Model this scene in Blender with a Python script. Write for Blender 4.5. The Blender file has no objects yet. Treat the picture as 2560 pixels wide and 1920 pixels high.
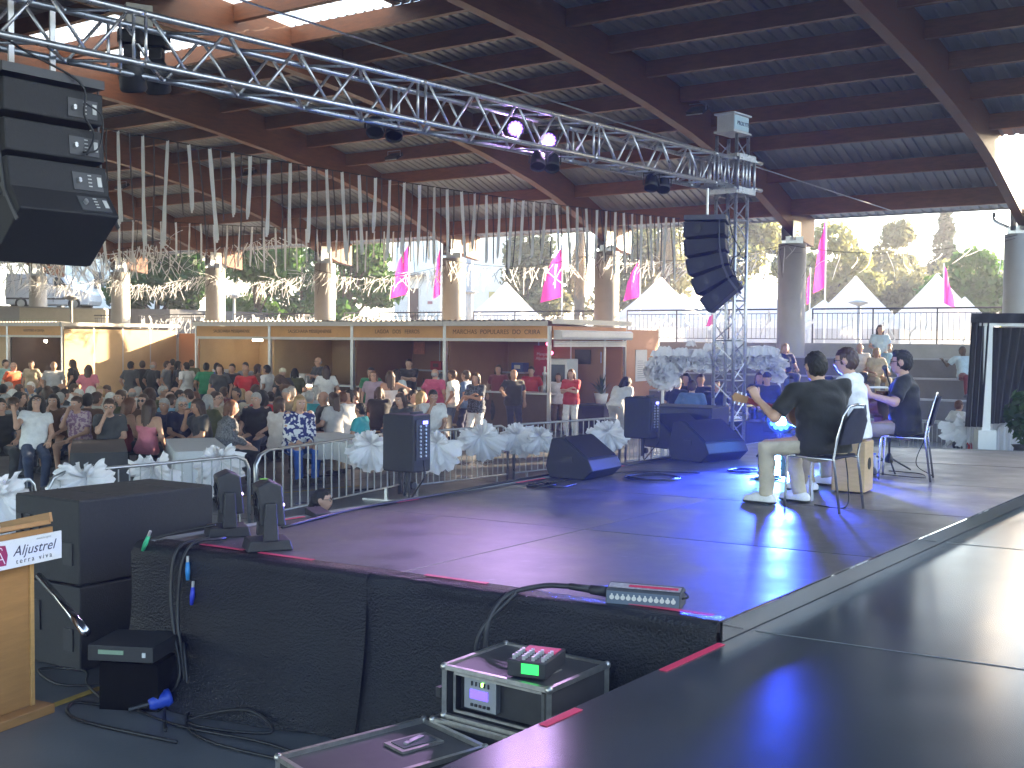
import bpy, math, random
import numpy as np
from mathutils import Matrix, Vector
random.seed(7); RNG = np.random.default_rng(7)
SC = bpy.context.scene; COL = SC.collection
R = math.radians
# ------------------------------------------------------------------ camera
FPX, CX, CY, CAMZ = 2800.0, 1280.0, 960.0, 2.4            # measured on the 2560x1920 photograph
PITCH, ROLL = (960 - 850) / FPX, 0.008
_fw = np.array([0, math.cos(PITCH), -math.sin(PITCH)]); _rt = np.array([1.0, 0, 0]); _up = np.cross(_rt, _fw)
RT = math.cos(ROLL) * _rt + math.sin(ROLL) * _up; UP = -math.sin(ROLL) * _rt + math.cos(ROLL) * _up; FW = _fw
cam_d = bpy.data.cameras.new('camera'); cam = bpy.data.objects.new('camera', cam_d); COL.objects.link(cam)
cam_d.sensor_width = 36.0; cam_d.lens = 36.0 * FPX / 2560; cam_d.clip_end = 1500; cam_d.clip_start = 0.05
cam.matrix_world = Matrix([[RT[0], UP[0], -FW[0], 0], [RT[1], UP[1], -FW[1], 0], [RT[2], UP[2], -FW[2], CAMZ], [0, 0, 0, 1]])
SC.camera = cam
# ------------------------------------------------------------------ sky, sun, exposure
SUN_AZ, SUN_EL = 62.0, 15.0                                 # azimuth clockwise from +Y
w = bpy.data.worlds.new('World'); SC.world = w; w.use_nodes = True
nt = w.node_tree; bg = nt.nodes['Background']; sk = nt.nodes.new('ShaderNodeTexSky')
sk.sky_type = 'NISHITA'; sk.sun_disc = False; sk.sun_elevation = R(SUN_EL); sk.sun_rotation = R(SUN_AZ)
sk.air_density = 1.0; sk.dust_density = 1.0; sk.ozone_density = 1.0
nt.links.new(sk.outputs[0], bg.inputs[0]); bg.inputs[1].default_value = 0.15
sd = bpy.data.lights.new('sun', 'SUN'); sd.energy = 5.0; sd.angle = R(0.6); sd.color = (1.0, 0.80, 0.55)
so = bpy.data.objects.new('sun', sd); COL.objects.link(so); so.location = (30, 20, 40)
_sv = Vector((math.sin(R(SUN_AZ)) * math.cos(R(SUN_EL)), math.cos(R(SUN_AZ)) * math.cos(R(SUN_EL)), math.sin(R(SUN_EL))))
so.rotation_euler = _sv.to_track_quat('Z', 'Y').to_euler()
vs = SC.view_settings; vs.view_transform = 'Standard'; vs.look = 'None'; vs.gamma = 1.0; vs.use_curve_mapping = False
vs.exposure = 2.85
SC.cycles.max_bounces = 8; SC.cycles.diffuse_bounces = 4; SC.cycles.glossy_bounces = 4; SC.cycles.transparent_max_bounces = 16
SC.cycles.use_denoising = True; SC.cycles.caustics_reflective = False; SC.cycles.caustics_refractive = False
SC.cycles.sample_clamp_indirect = 6.0
# ------------------------------------------------------------------ helpers
def ray(x, y): return FW + RT * ((x - CX) / FPX) - UP * ((y - CY) / FPX)
def atz(x, y, z):
    d = ray(x, y); return np.array([0, 0, CAMZ]) + d * ((z - CAMZ) / d[2])
def aty(x, y, Y):
    d = ray(x, y); return np.array([0, 0, CAMZ]) + d * (Y / d[1])
A = lambda *p: np.array(p, float)
def nrm(v):
    v = np.asarray(v, float); return v / max(np.linalg.norm(v), 1e-9)
def rotz(a):
    c, s = math.cos(a), math.sin(a); return np.array([[c, -s, 0], [s, c, 0], [0, 0, 1.0]])
def rotx(a):
    c, s = math.cos(a), math.sin(a); return np.array([[1.0, 0, 0], [0, c, -s], [0, s, c]])
def roty(a):
    c, s = math.cos(a), math.sin(a); return np.array([[c, 0, s], [0, 1.0, 0], [-s, 0, c]])
def frame(d, up=(0, 0, 1)):
    d = nrm(d); up = np.asarray(up, float)
    if abs(d @ up) > .98: up = A(0, 1, 0)
    s = nrm(np.cross(d, up)); return d, s, np.cross(s, d)
class MB:
    def __init__(self): self.v = []; self.f = []; self.m = []; self.n = 0
    def add(self, v, f, mi=0):
        self.v.extend([tuple(map(float, p)) for p in v]); self.f.extend([tuple(i + self.n for i in q) for q in f]); self.m.extend([mi] * len(f)); self.n += len(v); return self
    def box(self, c, s, Rm=None, mi=0):
        c = np.asarray(c, float); h = np.asarray(s, float) / 2
        p = np.array([[x, y, z] for z in (-1, 1) for y in (-1, 1) for x in (-1, 1)]) * h
        if Rm is not None: p = p @ np.asarray(Rm).T
        return self.add(p + c, [(0, 2, 3, 1), (4, 5, 7, 6), (0, 1, 5, 4), (2, 6, 7, 3), (0, 4, 6, 2), (1, 3, 7, 5)], mi)
    def bar(self, a, b, w, h, up=(0, 0, 1), mi=0):
        a = np.asarray(a, float); b = np.asarray(b, float); d, s, u = frame(b - a, up)
        p = [q + s * (w / 2 * i) + u * (h / 2 * j) for q in (a, b) for i, j in ((-1, -1), (1, -1), (1, 1), (-1, 1))]
        return self.add(p, [(0, 1, 2, 3), (7, 6, 5, 4), (0, 4, 5, 1), (1, 5, 6, 2), (2, 6, 7, 3), (3, 7, 4, 0)], mi)
    def tube(self, pts, r, n=6, mi=0, cap=True):
        pts = [np.asarray(p, float) for p in pts]; k = len(pts); rs = r if hasattr(r, '__len__') else [r] * k
        out = []; u = None
        for i in range(k):
            d = nrm(pts[min(i + 1, k - 1)] - pts[max(i - 1, 0)])
            if u is None: _, u, _2 = frame(d)
            u = nrm(u - d * (u @ d)); w2 = np.cross(d, u)
            for j in range(n):
                a = 2 * math.pi * j / n; out.append(pts[i] + (u * math.cos(a) + w2 * math.sin(a)) * rs[i])
        f = [(i * n + j, i * n + (j + 1) % n, (i + 1) * n + (j + 1) % n, (i + 1) * n + j) for i in range(k - 1) for j in range(n)]
        if cap: f += [tuple(range(n))[::-1], tuple((k - 1) * n + j for j in range(n))]
        return self.add(out, f, mi)
    def cyl(self, a, b, r0, r1=None, n=12, mi=0): return self.tube([a, b], [r0, r0 if r1 is None else r1], n, mi)
    def lathe(self, prof, n=16, c=(0, 0, 0), Rm=None, mi=0):
        c = np.asarray(c, float); out = []
        for r, z in prof:
            for j in range(n):
                a = 2 * math.pi * j / n; out.append((r * math.cos(a), r * math.sin(a), z))
        out = np.array(out)
        if Rm is not None: out = out @ np.asarray(Rm).T
        k = len(prof); f = [(i * n + j, i * n + (j + 1) % n, (i + 1) * n + (j + 1) % n, (i + 1) * n + j) for i in range(k - 1) for j in range(n)]
        f += [tuple(range(n))[::-1], tuple((k - 1) * n + j for j in range(n))]
        return self.add(out + c, f, mi)
    def prism(self, poly, o, ax, ay, az, mi=0):
        o, ax, ay, az = (np.asarray(q, float) for q in (o, ax, ay, az)); n = len(poly)
        b = [o + ax * x + ay * y for x, y in poly]; t = [q + az for q in b]
        return self.add(b + t, [tuple(range(n))[::-1], tuple(range(n, 2 * n))] + [(i, (i + 1) % n, n + (i + 1) % n, n + i) for i in range(n)], mi)
    def grid(self, P, mi=0):
        P = np.asarray(P, float); a, b = P.shape[:2]
        return self.add(P.reshape(-1, 3), [(i * b + j, i * b + j + 1, (i + 1) * b + j + 1, (i + 1) * b + j) for i in range(a - 1) for j in range(b - 1)], mi)
    def ball(self, c, r, n=10, mi=0, sq=(1, 1, 1)):
        m = max(4, n // 2 + 1); pr = []
        v = [np.asarray(c, float) + np.array([math.sin(math.pi * i / m) * math.cos(2 * math.pi * j / n) * sq[0], math.sin(math.pi * i / m) * math.sin(2 * math.pi * j / n) * sq[1], -math.cos(math.pi * i / m) * sq[2]]) * r for i in range(m + 1) for j in range(n)]
        return self.add(v, [(i * n + j, i * n + (j + 1) % n, (i + 1) * n + (j + 1) % n, (i + 1) * n + j) for i in range(m) for j in range(n)], mi)
    def mesh(self, name, mats, smooth=False):
        me = bpy.data.meshes.new(name); me.from_pydata(self.v, [], self.f)
        for m in (mats if isinstance(mats, (list, tuple)) else [mats]): me.materials.append(m)
        me.polygons.foreach_set('material_index', self.m)
        if smooth: me.polygons.foreach_set('use_smooth', [True] * len(self.f))
        me.update(); return me
    def build(self, name, mats, parent=None, smooth=False, bevel=0, loc=None, seg=2):
        o = bpy.data.objects.new(name, self.mesh(name, mats, smooth)); COL.objects.link(o)
        if parent is not None: o.parent = parent
        if loc is not None: o.location = loc
        if bevel:
            b = o.modifiers.new('bevel', 'BEVEL'); b.width = bevel; b.segments = seg; b.limit_method = 'ANGLE'; b.angle_limit = R(40)
        return o
def tag(o, label=None, cat=None, group=None, kind=None):
    if label: o['label'] = label
    if cat: o['category'] = cat
    if group: o['group'] = group
    if kind: o['kind'] = kind
    return o
def thing(name, label, cat, loc=(0, 0, 0), rz=0.0, group=None):
    o = bpy.data.objects.new(name, None); COL.objects.link(o); o.location = loc; o.rotation_euler = (0, 0, rz); o.empty_display_size = .1
    return tag(o, label, cat, group)
def link(name, me, parent=None, loc=(0, 0, 0), rz=None, mat=None, scale=None):
    o = bpy.data.objects.new(name, me); COL.objects.link(o); o.location = loc
    if parent is not None: o.parent = parent
    if rz is not None: o.rotation_euler = rz if hasattr(rz, '__len__') else (0, 0, rz)
    if scale is not None: o.scale = scale if hasattr(scale, '__len__') else (scale,) * 3
    if mat is not None: o.material_slots[0].link = 'OBJECT'; o.material_slots[0].material = mat
    return o
_kids = {}
def dup(root, loc, rz=None, label=None, group=None):
    def cp(o, par):
        c = o.copy(); COL.objects.link(c)
        if par is not None: c.parent = par
        for ch in list(o.children): cp(ch, c)
        return c
    c = cp(root, None); c.location = loc
    if rz is not None: c.rotation_euler = (0, 0, rz)
    if label: c['label'] = label
    if group: c['group'] = group
    return c
_mats = {}
def M(name, col, rough=.6, metal=0.0, var=.12, scale=6.0, bump=0.0, bscale=30.0, emit=0.0, ecol=None, spec=.5, rvar=0.0, alpha=1.0, trans=0.0, stretch=None, sheen=0.0):
    if name in _mats: return _mats[name]
    m = bpy.data.materials.new(name); m.use_nodes = True; _mats[name] = m
    t = m.node_tree; b = t.nodes['Principled BSDF']; L = t.links.new
    b.inputs['Roughness'].default_value = rough; b.inputs['Metallic'].default_value = metal; b.inputs['Specular IOR Level'].default_value = spec
    tc = t.nodes.new('ShaderNodeTexCoord'); src = tc.outputs['Object']
    if stretch:
        mp = t.nodes.new('ShaderNodeMapping'); mp.inputs['Scale'].default_value = stretch; L(src, mp.inputs[0]); src = mp.outputs[0]
    if var > 0:
        n = t.nodes.new('ShaderNodeTexNoise'); n.inputs['Scale'].default_value = scale; n.inputs['Detail'].default_value = 5; n.inputs['Roughness'].default_value = .65; L(src, n.inputs['Vector'])
        r = t.nodes.new('ShaderNodeValToRGB'); e = r.color_ramp.elements
        e[0].position = .3; e[1].position = .7
        e[0].color = tuple(max(0, c * (1 - var)) for c in col[:3]) + (1,); e[1].color = tuple(min(1, c * (1 + var)) for c in col[:3]) + (1,)
        L(n.outputs[0], r.inputs[0]); L(r.outputs[0], b.inputs['Base Color'])
        if rvar:
            mr = t.nodes.new('ShaderNodeMapRange'); mr.inputs[3].default_value = max(0, rough - rvar); mr.inputs[4].default_value = min(1, rough + rvar)
            mr.inputs[1].default_value = .3; mr.inputs[2].default_value = .7; L(n.outputs[0], mr.inputs[0]); L(mr.outputs[0], b.inputs['Roughness'])
    else: b.inputs['Base Color'].default_value = tuple(col[:3]) + (1,)
    if bump:
        n2 = t.nodes.new('ShaderNodeTexNoise'); n2.inputs['Scale'].default_value = bscale; n2.inputs['Detail'].default_value = 4; L(src, n2.inputs['Vector'])
        bp = t.nodes.new('ShaderNodeBump'); bp.inputs['Strength'].default_value = bump; bp.inputs['Distance'].default_value = .02; L(n2.outputs[0], bp.inputs['Height']); L(bp.outputs[0], b.inputs['Normal'])
    if emit: b.inputs['Emission Color'].default_value = tuple((ecol or col)[:3]) + (1,); b.inputs['Emission Strength'].default_value = emit
    if alpha < 1: b.inputs['Alpha'].default_value = alpha
    if sheen: b.inputs['Sheen Weight'].default_value = sheen
    if trans:                                                  # thin cloth / leaf: light passes through
        ts = t.nodes.new('ShaderNodeBsdfTranslucent'); mx = t.nodes.new('ShaderNodeMixShader'); mx.inputs[0].default_value = trans
        bc = b.inputs['Base Color']
        if bc.is_linked: L(bc.links[0].from_socket, ts.inputs[0])
        else: ts.inputs[0].default_value = tuple(col[:3]) + (1,)
        L(b.outputs[0], mx.inputs[1]); L(ts.outputs[0], mx.inputs[2]); L(mx.outputs[0], t.nodes['Material Output'].inputs[0])
    return m
def scuffs(m, col, scale, thr, amt=.5, stretch=(1, 1, 1)):        # worn pale marks and dust over the base colour
    t = m.node_tree; b = t.nodes['Principled BSDF']; L = t.links.new; src = b.inputs['Base Color'].links[0].from_socket
    tc = t.nodes.new('ShaderNodeTexCoord'); mp = t.nodes.new('ShaderNodeMapping'); mp.inputs['Scale'].default_value = stretch; mp.inputs['Rotation'].default_value = (0, 0, .6); L(tc.outputs['Object'], mp.inputs[0])
    n = t.nodes.new('ShaderNodeTexNoise'); n.inputs['Scale'].default_value = scale; n.inputs['Detail'].default_value = 7; n.inputs['Roughness'].default_value = .72; L(mp.outputs[0], n.inputs['Vector'])
    r = t.nodes.new('ShaderNodeMapRange'); r.inputs[1].default_value = thr; r.inputs[2].default_value = thr + .10; r.inputs[4].default_value = amt; L(n.outputs[0], r.inputs[0])
    x = t.nodes.new('ShaderNodeMix'); x.data_type = 'RGBA'; L(r.outputs[0], x.inputs[0]); L(src, x.inputs[6]); x.inputs[7].default_value = (*col, 1); L(x.outputs[2], b.inputs['Base Color']); return m
def text(body, size, mat, parent, Mx, name='lettering', extrude=.002, align='CENTER', spacing=1.0, shear=0.0):
    c = bpy.data.curves.new(name, 'FONT'); c.body = body; c.size = size; c.extrude = extrude; c.align_x = align; c.align_y = 'CENTER'; c.space_character = spacing; c.shear = shear
    o = bpy.data.objects.new(name, c); COL.objects.link(o); bpy.context.view_layer.update()
    me = bpy.data.meshes.new_from_object(o.evaluated_get(bpy.context.evaluated_depsgraph_get())); bpy.data.objects.remove(o); bpy.data.curves.remove(c)
    me.name = name; me.materials.clear(); me.materials.append(mat); o = bpy.data.objects.new(name, me); COL.objects.link(o); o.parent = parent; o.matrix_local = Mx; return o
def mat4(o, ax, ay, az):
    return Matrix([[ax[0], ay[0], az[0], o[0]], [ax[1], ay[1], az[1], o[1]], [ax[2], ay[2], az[2], o[2]], [0, 0, 0, 1]])
def curve(pts, n=24):                                          # Catmull-Rom through the points
    P = [np.asarray(p, float) for p in pts]; P = [2 * P[0] - P[1]] + P + [2 * P[-1] - P[-2]]; out = []
    seg = len(P) - 3; per = max(2, n // seg)
    for i in range(seg):
        a, b, c, d = P[i:i + 4]
        for k in range(per):
            t = k / per; out.append(.5 * ((2 * b) + (c - a) * t + (2 * a - 5 * b + 4 * c - d) * t * t + (3 * b - a - 3 * c + d) * t ** 3))
    out.append(P[-2]); return out
# ------------------------------------------------------------------ materials of the place
concrete = M('concrete_floor', (.10, .105, .11), .36, var=.22, scale=.9, bump=.05, bscale=40, rvar=.12)
stagefl = M('stage_floor_polished', (.030, .039, .050), .20, var=.2, scale=.45, bump=.002, bscale=4, rvar=.05, spec=.7); scuffs(stagefl, (.09, .10, .11), 2.2, .60, .5, (1, 4, 1))
m_joint = M('joint_sealant', (.05, .05, .05), .8, var=0)
m_yellow = M('yellow_floor_paint', (.42, .29, .05), .6, var=.3, scale=9)
m_col = M('column_concrete', (.46, .44, .41), .75, var=.06, scale=2, bump=.03, bscale=25)
m_terr = M('terrace_concrete', (.40, .39, .38), .8, var=.12, scale=2, bump=.08)
m_glu = M('glulam_timber', (.165, .060, .024), .5, var=.25, scale=3, stretch=(1, 1, 6), rvar=.08)
m_glu2 = M('purlin_timber', (.175, .066, .027), .5, var=.25, scale=3, stretch=(1, 1, 6), rvar=.08)
m_sheet = M('roof_sheet_metal', (.29, .32, .345), .42, .35, var=.12, scale=1.5, rvar=.08)
m_sky = M('skylight_polycarbonate', (.85, .87, .85), .5, var=.05, trans=.75)
m_steel = M('galvanised_steel', (.50, .51, .52), .36, .9, var=.12, scale=14, rvar=.1)
m_darksteel = M('railing_dark_steel', (.06, .06, .065), .5, .4, var=.1)
m_plaza = M('plaza_paving', (.36, .33, .29), .85, var=.15, scale=1.2)
m_asph = M('street_asphalt', (.10, .10, .10), .9, var=.2, scale=4)
m_white = M('white_paint', (.78, .77, .74), .55, var=.06, scale=3)
# ------------------------------------------------------------------ hall geometry
U = A(.831, -.556, 0); V = A(math.sin(R(37.5)), math.cos(R(37.5)), 0); VN = A(.556, .831, 0); UP3 = A(0, 0, 1)
C0 = A(-2.08, 39.5, 0); STEP = A(5.097, -3.41, 0); BAY = float(np.linalg.norm(STEP))
Cc = lambda k: C0 + STEP * k
_s = [-1.3, -.6, .25, 2.9, 4.2, 6.4, 8.5, 10.5, 12.5, 14.5, 16.5, 19.5]
_zu = [5.25, 5.35, 5.65, 6.65, 7.02, 7.5, 7.86, 8.13, 8.36, 8.52, 8.65, 8.78]
_zs = [6.12, 6.27, 6.48, 7.5, 7.92, 8.43, 8.81, 9.09, 9.33, 9.5, 9.63, 9.78]
z_under = lambda s: float(np.interp(s if s < 19.5 else 39 - s, _s, _zu))
z_sheet = lambda s: float(np.interp(s if s < 19.5 else 39 - s, _s, _zs))
# ground
g = MB(); g.add([(-380, -280, 0), (480, -280, 0), (480, 650, 0), (-380, 650, 0)], [(0, 1, 2, 3)])
tag(g.build('ground', concrete), 'grey polished concrete floor of the market hall', kind='structure')
jm = MB()
for i in range(-6, 6):
    a = A(-2, 20, .004) + U * i * 5.2 - VN * 24; b = a + VN * 40; jm.bar(a, b, .012, .002)
for i in range(-4, 4):
    a = A(-2, 20, .005) + VN * i * 5.2 - U * 30; b = a + U * 60; jm.bar(a, b, .012, .002)
tag(jm.build('floor_joints', m_joint), kind='structure')
def painted(name, pts, wd, z=.006, m=m_yellow):
    mb = MB(); P = [A(p[0], p[1], z) for p in pts]
    for a, b in zip(P[:-1], P[1:]): mb.bar(a, b, wd, .002)
    return tag(mb.build(name, m), kind='structure')
painted('yellow_floor_line', [atz(0, 1815, 0), atz(270, 1715, 0), atz(420, 1680, 0)], .07)
painted('yellow_floor_line', [atz(170, 1195, 0), atz(520, 1250, 0), atz(900, 1215, 0)], .05)
# upper terrace, plaza, raised street
t = MB(); a = Cc(-9) + VN * .45; b = Cc(6.5) + VN * .45
t.add([*(a + q for q in (A(0, 0, 0), VN * 6, VN * 6 + UP3 * 2.38, UP3 * 2.38)), *(b + q for q in (A(0, 0, 0), VN * 6, VN * 6 + UP3 * 2.38, UP3 * 2.38))],
      [(0, 3, 7, 4), (3, 2, 6, 7), (2, 1, 5, 6), (0, 1, 2, 3), (4, 7, 6, 5)])
tag(t.build('terrace', m_terr), 'raised concrete terrace behind the columns', kind='structure')
p = MB(); p.add([Cc(-30) + VN * 6.46 + UP3 * 1.0, Cc(40) + VN * 6.46 + UP3 * 1.0, Cc(40) + VN * 380 + UP3 * 1.0, Cc(-30) + VN * 380 + UP3 * 1.0], [(0, 1, 2, 3)])
tag(p.build('plaza', m_plaza), kind='structure')
st = MB(); st.prism([(-70, 54), (-16.5, 54), (-9, 66), (-9, 140), (-70, 140)], (0, 0, 0.9), (1, 0, 0), (0, 1, 0), (0, 0, 2.85))
tag(st.build('raised_street', m_asph), kind='structure')
# ------------------------------------------------------------------ pavilion roof
roof = thing('pavilion_roof', 'arched brown glulam and metal sheet roof over the whole hall', 'roof')
rb = MB(); ss = [s for s in _s] + [39 - s for s in _s[::-1][1:]]
poly = [(s, z_under(s)) for s in ss] + [(s, z_sheet(s) - .03) for s in ss[::-1]]
rb.prism(poly, -U * .12, -V, UP3, U * .24); rme = rb.mesh('rafter', m_glu)
for k in range(-7, 5): link('rafter', rme, roof, Cc(k))
PUR = [.35, 2.0, 3.7, 5.3, 6.9, 8.5, 10.1, 11.7, 13.3, 14.9, 16.5, 18.2, 20.5, 23, 25.5, 28, 30.5, 33, 35.5, 38.6]
for i, s in enumerate(PUR):
    hgt = .46 if i == 0 or i == len(PUR) - 1 else .36
    pm = MB(); d = STEP - U * .24
    pm.bar(U * .12 - V * s + UP3 * (z_sheet(s) - .03 - hgt / 2), U * .12 - V * s + UP3 * (z_sheet(s) - .03 - hgt / 2) + U * (BAY - .24), .15, hgt)
    pme = pm.mesh('purlin', m_glu2)
    for k in range(-7, 4):
        if not (k == 3 and i < 2): link('purlin', pme, roof, Cc(k))
def sheet_mesh(s0, s1, m, width, name):
    xs = []; nr = int(round(width / .25))
    for r in range(nr):
        for dx, dz in ((0, 0), (.15, 0), (.17, .035), (.23, .035)): xs.append(((r + dx * 4) * width / nr, dz))
    xs.append((width, 0)); n = max(3, int((s1 - s0) / 1.6)); P = []
    for i in range(n + 1):
        s = s0 + (s1 - s0) * i / n; P.append([U * x - V * s + UP3 * (z_sheet(s) + dz) for x, dz in xs])
    return MB().grid(P).mesh(name, m)
wdt = BAY / 6 - .004
shA = sheet_mesh(-1.35, 13.3, m_sheet, BAY / 6, 'roof_sheet'); shA3 = sheet_mesh(2.6, 13.3, m_sheet, BAY / 6, 'roof_sheet'); shB = sheet_mesh(22.5, 40.4, m_sheet, BAY / 6, 'roof_sheet')
shR = sheet_mesh(16.31, 22.49, m_sheet, BAY / 6, 'roof_sheet'); shQ = sheet_mesh(13.31, 16.3, m_sheet, BAY / 6, 'roof_sheet'); shS = sheet_mesh(13.31, 16.3, m_sky, BAY / 6, 'skylight_sheet')
for k in range(-7, 4):
    for j in range(6):
        o = Cc(k) + U * (j * BAY / 6)
        for me in (shA3 if k == 3 else shA, shB, shR): link('roof_sheet', me, roof, o)
        sky = -2 <= k <= 0 or (k == 1 and j < 3)
        link('skylight_sheet' if sky else 'roof_sheet', shS if sky else shQ, roof, o)
gm = MB(); gm.tube([Cc(-7) + V * 1.42 + UP3 * 6.14, Cc(3) + V * 1.42 + UP3 * 6.14], .07, 10); gm.build('gutter', m_terr, roof, True)
# downpipe by the right column
dp = Cc(3); dm = MB(); dm.tube(curve([dp - U * 1.0 + V * 1.35 + UP3 * 6.0, dp - U * .95 + V * 1.25 + UP3 * 5.75, dp - U * .3 + V * .5 + UP3 * 5.4, dp - U * .1 + V * .45 + UP3 * 5.0], 14), .05, 8); dm.build('downpipe', m_steel, roof, True)
# columns
cm = MB(); cm.lathe([(.40, 0), (.40, 5.25)], 32); cme = cm.mesh('shaft', m_col, True)
bk = MB(); bk.box((0, 0, 5.35), (.5, .5, .2)); 
bk.box(-U * .17 + UP3 * 5.62 - V * .1, (.02, .55, .55), np.array([U, V, UP3]).T); bk.box(U * .17 + UP3 * 5.62 - V * .1, (.02, .55, .55), np.array([U, V, UP3]).T)
for sx in (-1, 1):
    for i in range(4): bk.cyl(U * .18 * sx + UP3 * (5.5 + .1 * (i % 2)) - V * (.0 + .12 * (i // 2)), U * .21 * sx + UP3 * (5.5 + .1 * (i % 2)) - V * (.0 + .12 * (i // 2)), .02, n=6)
bme = bk.mesh('bracket', m_steel)
clab = {-4: 'pale round column at the far left of the terrace, before the van', -3: 'round column beside the left market stall, right of the white van', -2: 'round column above the gap between the two stall rows', -1: 'round column above the second stall from the left, before green trees',
        0: 'round column rising behind the stall lettered LAGOA DOS FERROS', 1: 'round column between the palm tree and the end of the stall row', 2: 'round column tinted blue behind the guitarist, right of the truss tower', 3: 'round grey column at the right edge of the photo behind the draped booth'}
for k in range(-6, 6):
    c = thing('column', clab.get(k, 'round concrete column carrying the hall roof outside the view' if k > 3 else 'round concrete column hidden beyond the left loudspeakers'), 'column', Cc(k), 0, 'round columns along the terrace')
    link('shaft', cme, c); link('bracket', bme, c)
# railings between the columns
rl = {}
bal = MB(); bal.cyl((0, 0, .12), (0, 0, .86), .008, n=6); bal_me = bal.mesh('baluster', m_darksteel)
pst = MB(); pst.cyl((0, 0, 0), (0, 0, 1.0), .022, n=8); pst_me = pst.mesh('post', m_darksteel)
tr = MB(); tr.tube([A(0, 0, 1.0), U * (BAY - .86) + UP3 * 1.0], .024, 8); tr_me = tr.mesh('top_rail', m_darksteel, True)
br = MB(); br.tube([A(0, 0, .87), U * (BAY - .86) + UP3 * .87], .012, 6); br.tube([A(0, 0, .12), U * (BAY - .86) + UP3 * .12], .012, 6); br_me = br.mesh('lower_rails', m_darksteel, True)
m_ribw = M('white_ribbon', (.90, .89, .87), .6, var=.04, trans=.4)
m_ribd = M('dark_ribbon', (.05, .045, .05), .5, var=.1)
rib_var = []
for i in range(6):
    mb = MB(); rr = random.Random(i); P = []; L = .45 + .35 * rr.random(); lean = rr.uniform(-.5, .1)
    for j in range(7):
        q = j / 6; x = lean * L * q + .06 * math.sin(q * 7 + i); z = -L * q * (1 - .3 * abs(lean)) ; y = .05 * math.sin(q * 5 + 2 * i) + .03
        tw = q * rr.uniform(-1.5, 1.5); P.append([(x - .03 * math.cos(tw), y - .03 * math.sin(tw), z), (x + .03 * math.cos(tw), y + .03 * math.sin(tw), z)])
    mb.grid(P); rib_var.append(mb.mesh('ribbon', m_ribw, True))
uang = math.atan2(U[1], U[0])
names = {-5: 'far left, behind the loudspeaker', -4: 'before the white van', -3: 'above the gap between the stall rows', -2: 'with tangled white ribbons before the dark green tree', -1: 'with white ribbons before the bright green tree', 0: 'before the white house and first tent', 1: 'before the tents left of the truss tower', 2: 'before the tents right of the blue tinted column', 3: 'at the right end past the last column'}
for k in range(-6, 5):
    o = Cc(k) + U * .43 + VN * .62 + UP3 * 2.38
    rg = thing('railing', 'dark steel terrace railing ' + names.get(k, 'at the hidden left end' if k < -5 else 'far right, hidden behind the booth'), 'railing', o, 0, 'terrace railings between the columns')
    link('top_rail', tr_me, rg); link('lower_rails', br_me, rg)
    n = 36
    for i in range(n + 1):
        q = U * ((BAY - .86) * i / n)
        if i % 12 == 0: link('post', pst_me, rg, q)
        else: link('baluster', bal_me, rg, q)
    nrb = {-4: 10, -3: 44, -2: 44, -1: 44, 0: 26, 1: 14, 2: 10, 3: 6}.get(k, 0)
    for i in range(nrb): link('ribbon', random.choice(rib_var), rg, U * random.uniform(0, BAY - .9) + UP3 * random.uniform(.72, 1.0), (random.uniform(-.4, .4), random.uniform(-.5, .9), uang + random.uniform(-.4, .4)), None, random.uniform(.7, 1.25))
# bleachers
bl = thing('bleachers', 'grey concrete seating steps below the terrace on the right', 'bleachers', Cc(1.15) + VN * .44, 0)
Lb = BAY * 5; 
for i in range(4):
    z1 = 1.95 - .5 * i; y1 = -.95 * (i + 1) + .95
    sb = MB(); sb.box(U * Lb / 2 - VN * (.475 + .95 * i) + UP3 * (z1 / 2), (Lb, .95, z1), np.array([U, VN, UP3]).T); sb.build('step', M('bleacher_concrete', (.15, .145, .16), .85, var=.15, scale=2), bl)
    eb = MB(); eb.box(U * Lb / 2 - VN * (.95 + .95 * i - .16) + UP3 * (z1 + .022), (Lb, .34, .04), np.array([U, VN, UP3]).T); eb.build('seat_slab', M('seat_slab_pale', (.40, .40, .43), .7, var=.1), bl)
# ------------------------------------------------------------------ flood lights under the roof
def roof_hit(x, y, off=.5):
    d = ray(x, y)
    for t in np.arange(5, 60, .05):
        q = np.array([0, 0, CAMZ]) + d * t; rel = q - Cc(0); Mx = np.array([[U[0], -V[0]], [U[1], -V[1]]]); us = np.linalg.solve(Mx, rel[:2])
        if q[2] > z_sheet(us[1]) - off: return q, us
    return q, us
m_fl = M('flood_light_glass', (.62, .62, .60), .25, var=.05); m_blk = M('black_matt', (.018, .018, .02), .55, var=.2, scale=20)
fl_lab = ['unlit flood light under the roof at upper right, right of the truss tower', 'unlit flood light under the roof above the hanging ribbon line, left of centre', 'unlit flood light on a purlin behind the first long ribbons', 'unlit flood light under the roof just right of the left loudspeaker array']
for (x, y), lb in zip([(1742, 270), (985, 386), (622, 428), (305, 462)], fl_lab):
    q, us = roof_hit(x, y, .42); f = thing('flood_light', lb, 'flood light', q, uang, 'unlit flood lights under the roof')
    b = MB(); b.box((0, 0, -.06), (.46, .34, .1), rotx(.5)); b.build('housing', m_blk, f, bevel=.01)
    b = MB(); b.box((0, -.028, -.113), (.42, .30, .02), rotx(.5)); b.build('glass', m_fl, f)
    b = MB(); b.tube([(-.24, 0, -.06), (-.24, 0, .1), (.24, 0, .1), (.24, 0, -.06)], .012, 6); b.build('yoke', m_steel, f)
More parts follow.
